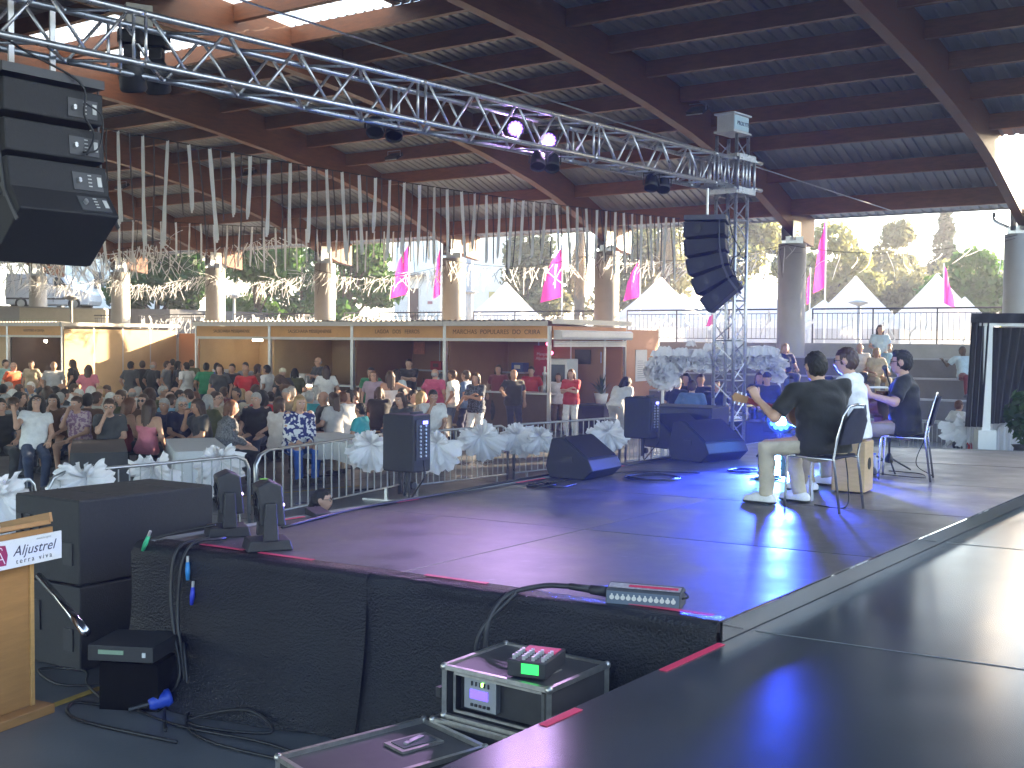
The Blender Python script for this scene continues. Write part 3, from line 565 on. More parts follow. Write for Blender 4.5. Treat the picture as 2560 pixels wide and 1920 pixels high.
# interior objects of the corner stall side
def at_s(x, d, z=0): return SO + SL * x + SD * d + UP3 * z
fz = thing('fridge', 'white glass door fridge inside the corner stall', 'fridge', at_s(.95, 2.2)); 
MB().box((0, 0, .95), (.62, .6, 1.9), Bs).build('body', m_white, fz, bevel=.02); MB().box(-VN * .31 + UP3 * 1.0, (.5, .02, 1.5), Bs).build('glass_door', M('fridge_glass', (.10, .13, .16), .1), fz); MB().box(-VN * .335 + U * .22 + UP3 * 1.0, (.02, .03, .5), Bs).build('handle', m_alu, fz)
tb = thing('side_table', 'dark cloth covered table beside the corner stall', 'table', at_s(-.55, 1.9)); MB().box((0, 0, .74), (.8, 1.6, .04), Bs).build('tabletop', m_blk, tb); MB().box((0, 0, .36), (.76, 1.56, .71), Bs).build('cloth', M('dark_blue_cloth', (.02, .02, .05), .9), tb)
pl = thing('potted_plant', 'spiky dark plant in a pale pot on the dark table', 'plant', at_s(-.5, 1.75, .762)); MB().lathe([(.13, 0), (.19, .26), (.17, .26), (.16, .22)], 16).build('pot', m_white, pl, True)
mb = MB()
for i in range(34):
    a = random.uniform(0, 6.28); e = random.uniform(.3, 1.4); L = random.uniform(.4, .75); d = A(math.cos(a) * math.cos(e), math.sin(a) * math.cos(e), math.sin(e)); s_ = A(-math.sin(a), math.cos(a), 0) * .016
    b0 = A(0, 0, .24); mb.add([b0 - s_, b0 + s_, b0 + d * L * .6 + s_, b0 + d * L * .6 - s_, b0 + d * L - A(0, 0, .1)], [(0, 1, 2, 3), (3, 2, 4)])
mb.build('spiky_leaves', M('dark_plant', (.02, .05, .03), .5), pl)
for lb, x, d, z, c, s in [('orange gift bag on the ground by the side panel', -1.1, 2.9, 0, (.5, .09, .04), 1), ('blue gift bag beside the bending man', -1.3, 3.3, 0, (.03, .15, .4), 1)]:
    t = thing('gift_bag', lb, 'bag', at_s(x, d, z)); MB().box((0, 0, .3), (.4, .25, .6), Bs).build('bag_body', M('bag%d' % d, c, .5), t); MB().tube(curve([U * -.1 + UP3 * .6, UP3 * .78, U * .1 + UP3 * .6], 8), .008, 5).build('handle', m_white, t)
tap = thing('beer_tap', 'white beer tap column on the corner stall counter', 'beer tap', at_s(.35, .32, 1.072)); MB().lathe([(.05, 0), (.035, .1), (.035, .42), (.06, .46), (.06, .5), (.01, .54)], 14).build('tap_column', m_steel, tap, True); MB().bar((0, -.02, .46), (0, -.12, .46), .03, .03).build('spout', m_alu, tap); MB().cyl((0, -.06, .48), (0, -.08, .66), .02, .028).build('handle', m_white, tap)
bt = M('bottle_glass', (.02, .05, .05), .1, var=0)
for i in range(9):
    x = [.2, 1.4, 1.9, 2.3, 4.2, 5.2, 7.4, 8.6, 10.9][i]; t = tag(MB().lathe([(.03, 0), (.034, .02), (.034, .15), (.013, .21), (.013, .27)], 10).build('bottle', [bt, m_white][i % 2], None, True, loc=at_s(x, .2 + .05 * (i % 3), 1.072)), ['white bottle on the corner stall counter right end', 'dark bottle on the corner stall counter', 'white bottle beside the dark one on the corner counter', 'dark bottle near the left end of the corner counter', 'white bottle on the LAGOA stall counter, right one', 'dark bottle on the LAGOA stall counter, left one', 'white bottle on the counter under the paper notices', 'dark bottle on the counter under the paper notices', 'white bottle on the leftmost stall counter'][i], 'bottle', 'bottles on the stall counters')
# goods in the stalls
for i, (lb, x, d, z, s_, c) in enumerate([('brown carton on the back shelf of the LAGOA stall', 4.0, 2.35, 1.50, (.4, .3, .3), (.22, .13, .06)), ('white box on the back shelf of the LAGOA stall', 4.6, 2.35, 1.50, (.34, .3, .22), (.6, .58, .55)), ('red drinks crate on the back shelf of the LAGOA stall', 5.3, 2.35, 1.50, (.4, .3, .26), (.4, .03, .03)), ('blue drinks crate on the back shelf of the corner stall', 2.6, 2.6, 1.50, (.4, .3, .26), (.03, .08, .3)), ('pale box on the counter of the bright stall', 11.2, .35, 1.072, (.4, .3, .3), (.6, .55, .45)), ('steel food warmer on the counter under the paper notices', 8.9, .35, 1.072, (.6, .35, .28), (.4, .4, .4)), ('small white cooler at the left of the bright stall counter', 12.4, .35, 1.072, (.4, .32, .34), (.7, .7, .7)), ('dark coffee machine on the counter of the LAGOA stall', 3.7, .35, 1.072, (.36, .34, .40), (.03, .03, .03))]):
    t = thing('goods_box', lb, 'box', at_s(x, d, z), 0, 'goods in the stalls'); MB().box((0, 0, s_[2] / 2), s_, Bs).build('box_body', M('goods%d' % i, c, .6), t, bevel=.01); MB().box(-VN * (s_[1] / 2 + .003) + UP3 * s_[2] * .55, (s_[0] * .5, .006, s_[2] * .4), Bs).build('label', m_paper if i % 2 else m_ink, t)
for stl, x0, x1, dd in ((s1, 3.4, 6.4, 2.35), (s0, 2.3, 3.2, 2.6)): slab(MB(), x0, x1, dd - .2, dd + .22, 1.46, 1.498, SO).build('shelf', m_alu, stl)
for nm, x, stl, col in (('menu_board', 4.9, s1, (.6, .55, .4)), ('menu_board', 6.0, s1, (.55, .2, .1))): poster(stl, SO, x, x + .42, 2.58, 1.95, 2.32, M('menu%d' % int(x * 10), col, .6, var=.3, scale=30), nm)
# ------------------------------------------------------------------ stage
FR, FL_ = A(1.05, 5.55, 0), A(-2.49, 7.65, 0); BL, BR = A(3.55, 15.7, 0), A(7.66, 14.15, 0); SV = A(.609, .793, 0); SU = nrm(FR - FL_); SN = A(SV[1], -SV[0], 0)   # SN points to the fixed stage
fs = MB(); c0, c1 = FR - SV * 9, FR + SV * 16; fs.prism([(c0[0], c0[1]), (c0[0] + SN[0] * 16, c0[1] + SN[1] * 16), (c1[0] + SN[0] * 16, c1[1] + SN[1] * 16), (c1[0], c1[1])], (0, 0, 0), (1, 0, 0), (0, 1, 0), (0, 0, .9))
tag(fs.build('stage_floor', stagefl), 'glossy dark fixed stage floor in the foreground', kind='structure')
jm = MB()
for i, s in enumerate((-.4, 2.9, 6.2)): a = FR + SV * s - SV * 2.6 + SN * .05; jm.bar(a + UP3 * .902, a + (SU * 14 if i else SU * 14) + UP3 * .902, .009, .002)
jm.bar(FR - SV * 8 + SN * 2.6 + UP3 * .9025, FR + SV * 14 + SN * 2.6 + UP3 * .9025, .008, .002)
tag(jm.build('stage_floor_joints', M('joint_pale', (.12, .13, .13), .6, var=.2)), kind='structure')
m_deck = M('deck_plywood', (.092, .080, .082), .42, var=.22, scale=2.2, bump=.05, bscale=60, rvar=.1); m_deckb = M('deck_plywood_b', (.085, .076, .080), .45, var=.22, scale=2.6, bump=.05, bscale=60, rvar=.1)
scuffs(m_deck, (.26, .25, .26), 5, .62, .7, (1, 3, 1)); scuffs(m_deckb, (.26, .25, .26), 6, .62, .7, (3, 1, 1)); dk = thing('stage_deck', 'low modular stage deck with scuffed panels and a black front skirt', 'stage')
dp_ = lambda a, b: (FL_ * (1 - a) + FR * a) * (1 - b) + (BL * (1 - a) + BR * a) * b
for i in range(2):
    for j in range(5):
        e = .0007; q = [dp_(i / 2 + e, j / 5 + e), dp_((i + 1) / 2 - e, j / 5 + e), dp_((i + 1) / 2 - e, (j + 1) / 5 - e), dp_(i / 2 + e, (j + 1) / 5 - e)]; dz = random.uniform(-.002, .002)
        MB().prism([(p[0], p[1]) for p in q], (0, 0, .94 + dz), (1, 0, 0), (0, 1, 0), (0, 0, .06)).build('deck_panel', m_deck if (i + j) % 2 else m_deckb, dk, bevel=.004)
MB().bar(FR + SN * .008 + UP3 * .951, BR + SN * .008 + UP3 * .951, .014, .094).build('edge_trim', M('polished_edge_metal', (.42, .42, .44), .06, .95, var=.05), dk)
for a in (.05, .5, .95):
    for b in (.02, .33, .66, .98): MB().cyl(dp_(a, b), dp_(a, b) + UP3 * .94, .03, n=8).build('leg', m_steel, dk)
for p0_, p1_ in ((FL_, BL), (BL, BR)): 
    n = 60; P = []; d = nrm(p1_ - p0_); nn = A(-d[1], d[0], 0)
    for i in range(n + 1):
        q = p0_ + (p1_ - p0_) * i / n; w_ = .03 * math.sin(i * 1.3) + .02 * math.sin(i * .5); P.append([q - nn * .10 + UP3 * 1.004, q + nn * .005 + UP3 * (1.010), q + nn * (.05 + w_ * .3) + UP3 * .9, q + nn * (.06 + w_) + UP3 * .02])
    MB().grid(P).build('side_drape', M('black_drape', (.012, .012, .014), .75, var=.2, sheen=.2), dk, True)
m_skirt = M('black_skirt_vinyl', (.0025, .004, .008), .25, var=.3, scale=30, bump=.85, bscale=75, spec=.42)
def skirt(a0, a1, out, seed):
    P = []; n = 46; r = random.Random(seed); ph = r.uniform(0, 6)
    nn = -A(-SU[1], SU[0], 0)
    for j in range(29):
        row = []; f = j / 28
        for i in range(n + 1):
            a = a0 + (a1 - a0) * i / n; q = FL_ * (1 - a) + FR * a; z = .951 - .95 * max(0, f - .27) / .73
            bulge = .055 + .17 * f ** 4 * (1 + .5 * math.sin(a * 9 + ph)) + .02 * math.sin(f * 5 + a * 5 + ph) + f * .014 * math.sin(a * 17 + 3 * f + ph) + .012 * f * math.sin(a * 41 + ph)
            if f <= .12: row.append(q - nn * (.10 * (1 - f / .12)) + UP3 * (1.006 + .002 * math.sin(a * 30)))
            elif f <= .27: th = (f - .12) / .15 * 1.5708; row.append(q + nn * ((.055 + .012 * math.sin(a * 23 + ph)) * math.sin(th) + out * th / 1.57) + UP3 * (1.006 - .055 * (1 - math.cos(th))))
            else: row.append(q + nn * (bulge + out) + UP3 * (z * .995 + .006))
        P.append(row)
    o = MB().grid(P).build('front_skirt', m_skirt, dk, True); return o
skirt(-.015, .47, .02, 1); skirt(.455, 1.0, .0, 2)
m_tape = M('red_marking_tape', (.52, .03, .09), .5, var=.08)
for a0, a1, of in ((.105, .20, .07), (.235, .345, .06), (.55, .655, .08), (.86, .985, .07)):
    q0, q1 = FL_ * (1 - a0) + FR * a0, FL_ * (1 - a1) + FR * a1; k_ = A(-SU[1], SU[0], 0) * of; MB().bar(q0 + k_ + UP3 * 1.012, q1 + k_ + UP3 * 1.012, .035, .003).build('marking_tape', m_tape, dk)
for s0_, s1_ in ((-.62, -.04), (-1.55, -1.30)): tag(MB().bar(FR + SV * s0_ + SN * .03 + UP3 * .903, FR + SV * s1_ + SN * .03 + UP3 * .903, .04, .003).build('marking_tape', m_tape), 'long red tape strip on the fixed stage edge beside the deck corner' if s0_ > -1 else 'short red tape strip on the stage edge above the rack case', 'tape', 'red tape on the stage edge')
for s0_, of in ((2.2, .08), (4.1, .06), (5.6, .07), (.9, .07)):
    q0 = FL_ + SV * s0_ + SN * of; MB().bar(q0 + UP3 * 1.013, q0 + SV * .45 + UP3 * 1.013, .035, .003).build('marking_tape', m_tape, dk)
# ------------------------------------------------------------------ truss, tower
m_tr = M('truss_aluminium', (.56, .55, .57), .34, .9, var=.15, scale=20, rvar=.1)
TA = A(-1.69, 11.2, 4.86); TD = nrm(A(4.63, 5.2, 0)); TP = A(-TD[1], TD[0], 0); HC = .205
Ttow = A(3.22, 16.62, 0); t_end = float((Ttow - TA) @ TD)
tr_ = thing('lighting_truss', 'long silver box truss running diagonally under the roof to the tower', 'truss')
P0, P1 = TA + TD * -6.5, TA + TD * (t_end + .42)
off = {('f', 'u'): -TP * HC + UP3 * HC, ('f', 'd'): -TP * HC - UP3 * HC, ('r', 'u'): TP * HC + UP3 * HC, ('r', 'd'): TP * HC - UP3 * HC}
for o in off.values(): MB().tube([P0 + o, P1 + o], .029, 10).build('chord', m_tr, tr_, True)
joints = [-5.4, -2.33, .87, 3.84, 6.64, t_end - .1]
def brace(a, b): MB().tube([a, b], .0145, 6).build('brace', m_tr, tr_, True)
for ji in range(len(joints) - 1):
    a, b = joints[ji], joints[ji + 1]; nv = max(2, int(round((b - a) / .75))); st_ = (b - a - .16) / nv
    for (s1_, s2_) in ((('f', 'u'), ('f', 'd')), (('r', 'u'), ('r', 'd'))):
        for q in (a + .055, b - .055): brace(TA + TD * q + off[s1_], TA + TD * q + off[s2_])
        for i in range(nv):
            m0 = a + .08 + st_ * i; brace(TA + TD * (m0 + .02) + off[s1_], TA + TD * (m0 + st_ / 2 - .02) + off[s2_]); brace(TA + TD * (m0 + st_ - .02) + off[s1_], TA + TD * (m0 + st_ / 2 + .02) + off[s2_])
    for lv in ('u', 'd'):
        for i in range(nv): m0 = a + .08 + st_ * i; brace(TA + TD * m0 + off[('f', lv)], TA + TD * (m0 + st_ / 2) + off[('r', lv)]); brace(TA + TD * (m0 + st_) + off[('f', lv)], TA + TD * (m0 + st_ / 2) + off[('r', lv)])
    for o in off.values(): MB().tube([TA + TD * (b - .045) + o, TA + TD * (b + .045) + o], .030, 10).build('coupler', m_tr, tr_, True)
for q, m_, c_ in ((-4.05, (.16, .05, .42), 1), (-3.72, (.10, .03, .28), 1)):
    sm = MB(); o = TA + TD * q - TP * (HC + .03); sm.bar(o + UP3 * .3, o - UP3 * .33, .012, .05, up=TD); sm.build('sling', M('purple_sling%d' % int(q * -100), m_, .8), tr_)
tw = thing('truss_tower', 'upright silver truss tower with sleeve block and sign head at the right end', 'truss tower', Ttow); hw = .165
ofs = [TD * hw * a + TP * hw * b for a, b in ((-1, -1), (1, -1), (1, 1), (-1, 1))]
for o in ofs: MB().tube([o + UP3 * .25, o + UP3 * 5.42], .026, 10).build('chord', m_tr, tw, True)
for i in range(17):
    z = .35 + i * .295
    for k in range(4):
        a, b = ofs[k], ofs[(k + 1) % 4]; MB().tube([a + UP3 * z, b + UP3 * (z + .27)] if i % 2 else [b + UP3 * z, a + UP3 * (z + .27)], .010, 5).build('brace', m_tr, tw); 
        if i % 2: MB().tube([a + UP3 * z, b + UP3 * z], .010, 5).build('brace', m_tr, tw)
MB().box((0, 0, .15), (.9, .9, .12), np.array([TD, TP, UP3]).T).build('base', m_steel, tw)
for s_ in ofs: MB().tube([s_ * 1.4 + UP3 * .8, s_ * 7 + UP3 * .06], .025, 8).build('outrigger', m_tr, tw, True)
hs_ = .235
for z in (4.60, 5.08): 
    for k in range(4):
        a, b = [(TD * hs_ * i + TP * hs_ * j) for i, j in ((-1, -1), (1, -1), (1, 1), (-1, 1))][k], [(TD * hs_ * i + TP * hs_ * j) for i, j in ((-1, -1), (1, -1), (1, 1), (-1, 1))][(k + 1) % 4]
        MB().bar(a + UP3 * z, b + UP3 * z, .05, .09).build('sleeve_frame', m_tr, tw)
for i, j in ((-1, -1), (1, -1), (1, 1), (-1, 1), (0, -1), (-.4, -1), (.4, -1)): MB().tube([TD * hs_ * i + TP * hs_ * j + UP3 * 4.6, TD * hs_ * i + TP * hs_ * j + UP3 * 5.08], .02, 8).build('sleeve_tube', m_tr, tw, True)
for j in (-1, 1): 
    for z in (4.66, 5.06): MB().tube([TD * .2 + TP * .205 * j + UP3 * z, TD * .5 + TP * .205 * j + UP3 * z], .03, 10).build('corner_stub', m_tr, tw, True)
hd = MB(); 
for z in (5.46, 5.72): hd.box((0, 0, z), (.50, .34, .025), np.array([TD, TP, UP3]).T)
hd.box(UP3 * 5.59, (.42, .28, .24), np.array([TD, TP, UP3]).T); hd.build('head', m_alu, tw)
hp = MB().box(UP3 * 5.59 - TP * .145, (.40, .008, .20), np.array([TD, TP, UP3]).T).build('head_plate', M('plate_pale_blue', (.42, .55, .62), .5, var=.05), tw)
text('PROLYTE', .082, M('ink_navy', (.01, .02, .07), .5, var=0), hp, mat4(UP3 * 5.585 - TP * .151 + TD * .04, TD, UP3, -TP))
# ------------------------------------------------------------------ line arrays
m_cab = M('loudspeaker_paint', (.013, .013, .014), .65, var=.2, scale=40, bump=.15, bscale=120); m_grl = M('speaker_grille', (.008, .008, .009), .45, var=.3, scale=90); m_lab = M('white_label', (.6, .6, .58), .6, var=.05)
def line_array(label, top, face, tilts, wd=.78, dp2=.5, ht=.30):
    f = nrm(face); s_ = nrm(np.cross(f, UP3)); t = thing('line_array', label, 'line array', top, 0, 'hanging line array loudspeakers'); ang = 0; p = A(0, 0, 0)
    MB().box(A(0, 0, -.03) - f * .0, (wd + .02, dp2 + .02, .07), np.array([s_, f, UP3]).T).build('bumper_frame', m_bump, t)
    z = -.08; hinge = f * 0 
    pos = A(0, 0, -.075); 
    for i, tl in enumerate(tilts):
        ang += tl; c, sn = math.cos(ang), math.sin(ang); fd = f * c - UP3 * sn; ud = UP3 * c + f * sn
        back = pos - ud * ht; Rm = np.array([s_, fd, ud]).T
        # wedge: rear face shorter than the front
        poly = [(-dp2 / 2, -.03), (dp2 / 2, 0), (dp2 / 2, -ht), (-dp2 / 2, -ht + .05)]
        cab = MB().prism(poly, pos - s_ * wd / 2, fd, ud, s_ * wd).build('cabinet', m_cab, t, bevel=.012)
        MB().box(pos + fd * (dp2 / 2 + .008) - ud * ht / 2, (wd - .04, .02, ht - .03), Rm).build('grille', m_grl, cab)
        pnl = MB().box(pos - fd * (dp2 / 2 + .004) - ud * (ht * .52) + s_ * wd * .28, (.26, .01, ht * .44), Rm).build('amp_panel', m_bump, cab)
        mb = MB(); mb.box(pos - fd * (dp2 / 2 + .011) - ud * (ht * .5) + s_ * wd * .40, (.035, .006, ht * .24), Rm)
        for q in range(4): mb.box(pos - fd * (dp2 / 2 + .011) - ud * (ht * (.36 + .09 * q)) + s_ * wd * (.30), (.03, .006, .008), Rm)
        mb.build('label', m_lab, cab)
        for q in (.2, .24): MB().cyl(pos - fd * (dp2 / 2 + .005) - ud * ht * (.3 + q) + s_ * wd * .18, pos - fd * (dp2 / 2 + .04) - ud * ht * (.3 + q) + s_ * wd * .18, .014, n=8).build('connector', m_alu, cab)
        for sg in (-1, 1):
            MB().cyl(pos + s_ * sg * (wd / 2) - ud * ht / 2 + fd * .1, pos + s_ * sg * (wd / 2 + .012) - ud * ht / 2 + fd * .1, .05, n=14).build('side_boss', m_grl, cab)
            MB().bar(pos + s_ * sg * (wd / 2 + .008) - fd * .2 + ud * .03, pos + s_ * sg * (wd / 2 + .008) - fd * .2 - ud * ht, .012, .03).build('rigging_bar', m_bump, cab)
        pos = pos - ud * ht + (fd * (dp2 / 2) - fd * (dp2 / 2)); 
    return t, pos
face = A(-.80, .60, 0)
la, _ = line_array('large black line array hanging at the upper left, seen from behind', aty(88, 192, 9.0), face, [0, .10, .14, .42], .84, .56, .33)
lr, _ = line_array('black curved line array hanging beside the truss tower on the right', aty(1768, 545, 16.0), A(-.97, .25, 0), [0, .08, .14, .2, .22], .80, .56, .235)
for x in (-.2, .15):
    sm = MB(); s_ = nrm(np.cross(face, UP3)); sm.bar(s_ * x + UP3 * .0, s_ * x + UP3 * .55, .045, .02, up=face); sm.build('hanging_strap', m_alu, la)
mb = MB(); s_ = nrm(np.cross(face, UP3))
mb.tube(curve([A(0, -.35, .55) - s_ * .55, A(0, -.3, .2) - s_ * .1, s_ * .18 - face * .33 - UP3 * .05, s_ * .22 - face * .33 - UP3 * .30, s_ * .30 - face * .34 - UP3 * .45, s_ * .22 - face * .36 - UP3 * .62], 26), .009, 6)
mb.tube(curve([s_ * .22 - face * .33 - UP3 * .2, s_ * .36 - face * .36 - UP3 * .3, s_ * .33 - face * .36 - UP3 * .55, s_ * .2 - face * .34 - UP3 * .6], 16), .008, 6); mb.build('cable', m_blk, la, True)
MB().tube([UP3 * 0, UP3 * .42], .02, 8).build('hanging_strap', m_steel, lr)
mb = MB(); mb.tube(curve([A(.25, -.25, .1), A(.30, -.3, -.25), A(.42, -.3, -.5), A(.30, -.3, -.62), A(.38, -.28, -.9)], 24), .009, 6); mb.build('cable', m_blk, lr, True)
# ------------------------------------------------------------------ stage lights
m_violet = M('lit_violet_leds', (.9, .8, 1), .4, var=0, emit=9, ecol=(.72, .50, 1.0)); m_blueled = M('lit_blue_leds', (.4, .6, 1), .4, var=0, emit=60, ecol=(.06, .30, 1.0))
def par(label, loc, aim, lit=None, size=.095, group='par lights on the truss', hang=True):
    d = nrm(np.asarray(aim, float) - np.asarray(loc, float)); t = thing('stage_light', label, 'stage light', loc, 0, group); a = -d * .13
    Rm = np.array(frame(d)); Rm = np.array([Rm[1], Rm[2], Rm[0]]).T
    MB().lathe([(size * .5, -.16), (size * .95, -.12), (size * 1.08, 0), (size * 1.12, .06), (size * 1.02, .06), (size * .98, .03)], 18, (0, 0, 0), Rm).build('housing', m_blk, t, True)
    b = MB()
    if lit is None: b.lathe([(size * .97, .028), (size * .97, .034)], 18, (0, 0, 0), Rm); b.build('lens', m_grl, t)
    else:
        for rr, n in ((0, 1), (.36, 6), (.72, 12)):
            if n == 12: b.build('lens', lit, t); b = MB(); lit = M('lit_blue_halo_ring', (.05, .1, 1), .4, var=0, emit=3.5, ecol=(.012, .06, 1.0)) if lit is m_blueled else M('lit_violet_led_ring', (.5, .3, 1), .4, var=0, emit=.9, ecol=(.30, .13, 1.0))  # deeper outer ring; the blue one imitates the halo of glare round the lamp
            for i in range(n): c = Rm @ A(size * rr * math.cos(6.283 * i / n), size * rr * math.sin(6.283 * i / n), .03); b.cyl(c, c + d * .012, size * .19, n=8)
        b.build('lens', lit, t)
    sx = Rm[:, 0]; sg = 1 if hang else -1
    MB().tube([sx * size * 1.25, sx * size * 1.25 + UP3 * .16 * sg, -sx * size * 1.25 + UP3 * .16 * sg, -sx * size * 1.25], .009, 6).build('yoke', m_blk, t)
    MB().box(UP3 * .19 * sg, (.04, .04, .07)).build('clamp', m_blk, t)
    return t, d
def spot(name, loc, aim, col, power, size=50, blend=.4, par_=None):
    l = bpy.data.lights.new(name, 'SPOT'); l.energy = power; l.color = col; l.spot_size = R(size); l.spot_blend = blend; l.shadow_soft_size = .08; o = bpy.data.objects.new(name, l); COL.objects.link(o)
    o.location = loc; o.rotation_euler = (Vector(loc) - Vector(aim)).to_track_quat('Z', 'Y').to_euler(); return o
aimd = atz(860, 1385, 1.0)
for lb, x, y, Y in [('left lit violet par light clamped on the truss', 1288, 320, 13.5), ('right lit violet par light clamped on the truss', 1371, 350, 13.9)]:
    q = aty(x, y, Y); t, d = par(lb, q, aimd + A(1.6, -2.0, 0.8), m_violet, .10); sl_ = q + d * .12; spot('par_beam', sl_, aimd, (.74, .46, 1.0), 120, 30, .9)
for lb, x, y, Y in [('left unlit black light under the truss, below the second joint', 938, 322, 11.9), ('right unlit black light under the truss, below the second joint', 985, 332, 12.2), ('left unlit black light under the truss, below the lit pair', 1345, 408, 13.6), ('right unlit black light under the truss, below the lit pair', 1380, 412, 13.8), ('left unlit black light under the truss near the tower', 1628, 462, 15.3), ('right unlit black light under the truss near the tower', 1658, 466, 15.5)]:
    par(lb, aty(x, y, Y), aty(x - 20, y + 500, Y - 1.5), None, .085)
for lb, x, y, Y in [('left large black spot light clamped in the truss at upper left', 330, 165, 9.8), ('right large black spot light clamped in the truss at upper left', 392, 172, 10.1)]:
    q = aty(x, y, Y); t = thing('moving_light', lb, 'stage light', q, 0, 'large spot lights at the upper left')
    MB().bar((0, 0, .18), (0, 0, -.05), .12, .10).build('arm', m_blk, t, bevel=.01); MB().lathe([(.07, .1), (.11, .02), (.115, -.18), (.10, -.20)], 18, (0, -.02, -.02), rotx(.35)).build('head', m_blk, t, True); MB().box((0, 0, .24), (.20, .18, .12)).build('base', m_blk, t, bevel=.01)
jb = thing('junction_box', 'grey box on the rafter behind the upper left of the truss', 'electrical box', aty(345, 45, 14), .5); MB().box((0, 0, 0), (.32, .2, .3)).build('body', M('box_grey', (.5, .5, .46), .5), jb, bevel=.01); MB().box((.05, -.104, .03), (.14, .006, .06)).build('vent', m_bump, jb)
gw = MB(); gw.tube([aty(540, -20, 12), aty(2230, 527, 26)], .012, 6); tag(gw.build('steel_cable', m_steel), 'thin steel cable stretched under the roof above the truss', 'cable')
# ------------------------------------------------------------------ ribbon garlands
def ribbon_mesh(L, wd, kind, seed, wind=0.0):
    r = random.Random(seed); mb = MB(); n = 9
    for side in ((0, 1) if kind == 'loop' else (0,)):
        P = []; ph = r.uniform(0, 6)
        for j in range(n + 1):
            q = j / n; ll = L * (1 if side == 0 else r.uniform(.96, 1.0)); tw = (r.uniform(-.15, .15) + .25 * math.sin(q * 3 + ph)) * (q if kind != 'wild' else 1.6 * q)
            x = wind * L * q ** 1.25 + (.006 + .07 * abs(wind)) * math.sin(q * 4 + ph); z = -ll * q * (1 - .45 * min(1, abs(wind))); y = (.008 + .08 * abs(wind)) * math.sin(q * 5 + ph) + .014 * side
            hwid = wd / 2 * (1 if j < n else .7); P.append([(x - hwid * math.cos(tw), y - hwid * math.sin(tw), z), (x + hwid * math.cos(tw), y + hwid * math.sin(tw), z)])
        mb.grid(P)
    return mb
def garland(label, a, b, n, L, wd, frac_dark, seed, wind=(0, 0), sag=.25, kind='loop', jit=.35):
    r = random.Random(seed); a = np.asarray(a, float); b = np.asarray(b, float); t = thing('ribbon_garland', label, 'garland', a, 0, 'ribbon garlands strung across the hall'); d = b - a
    pos = lambda f: d * f - UP3 * sag * 4 * f * (1 - f)
    MB().tube([pos(i / 24) for i in range(25)], .008, 5).build('string', m_blk, t, True)
    an = math.atan2(d[1], d[0]); var = {}
    for i in range(n):
        f = (i + .5 + r.uniform(-jit, jit)) / n; dark = (i % 2 == 1) if frac_dark < 0 else r.random() < frac_dark; w_ = round(r.uniform(*wind) * 4) / 4; v = r.randint(0, 2); key = (dark, w_, v)
        if key not in var: var[key] = ribbon_mesh(L * (.85 + .12 * v), wd * (.45 if dark else 1), 'single' if dark else kind, seed * 100 + len(var), w_).mesh('ribbon', m_ribd if dark else m_ribw, True)
        wild = .12 + 1.1 * (kind == 'single')
        link('ribbon', var[key], t, pos(f) + A(0, 0, -.12 * r.random() * (kind == 'single')), (r.gauss(0, .25) * wild, r.gauss(0, .38) * wild, -.25 + r.uniform(-.35, .35) + r.gauss(0, .5) * wild), None, (1, 1, r.uniform(.55, 1.3) if kind == 'single' else r.uniform(.85, 1.15)))
G1a, G1b = aty(215, 312, 13.3), aty(1700, 546, 24.5)
garland('long front garland of pale hanging ribbons between the loudspeakers', G1a, G1b, 84, 1.12, .044, -1, 1, (0, .02), .12, 'loop', .16)
garland('second ribbon garland behind the front one, hanging lower at left', aty(-60, 520, 21.0), aty(1100, 580, 33.0), 76, 1.0, .04, -1, 2, (-.1, .1), .1)
for k0, k1, nm, n, zz, ww in [(-6, -4, 'wind blown ribbons over the far left stall', 90, 5.15, (-.9, -.1)), (-4, -3, 'wind blown ribbons left of the first lit column', 70, 5.1, (-1.0, -.2)), (-3, -2, 'tangled ribbons in front of the dark green tree', 75, 5.0, (-1.1, -.2)), (-2, -1, 'tangled ribbons in front of the bright green tree', 75, 5.0, (-1.1, -.1)), (-1, 0, 'wind blown ribbons around the large pink flag', 60, 5.0, (-.9, 0)), (0, 1, 'sparse ribbons under the eave above the white house', 40, 5.2, (-.4, .1)), (1, 2, 'wind blown ribbons before the palms, behind the right line array', 80, 5.2, (-.9, -.1)), (2, 3, 'few thin ribbons under the eave at the right', 14, 5.2, (-.9, -.3))]:
    garland('eave garland: ' + nm, Cc(k0) - VN * .5 + UP3 * zz, Cc(k1) - VN * .5 + UP3 * zz, int(n * 2), .72, .030, .3 if k0 < 1 else .45, 10 + k0, ww, .35, 'single')
garland('inner garland of blown ribbons below the left loudspeaker', aty(-60, 612, 27), aty(420, 596, 33), 150, .85, .035, .35, 31, (-1, .8), .3, 'single')
garland('second inner garland of crossed ribbons at far left', aty(-60, 640, 30), aty(700, 590, 37), 150, .8, .035, .3, 32, (-1, .6), .3, 'single')
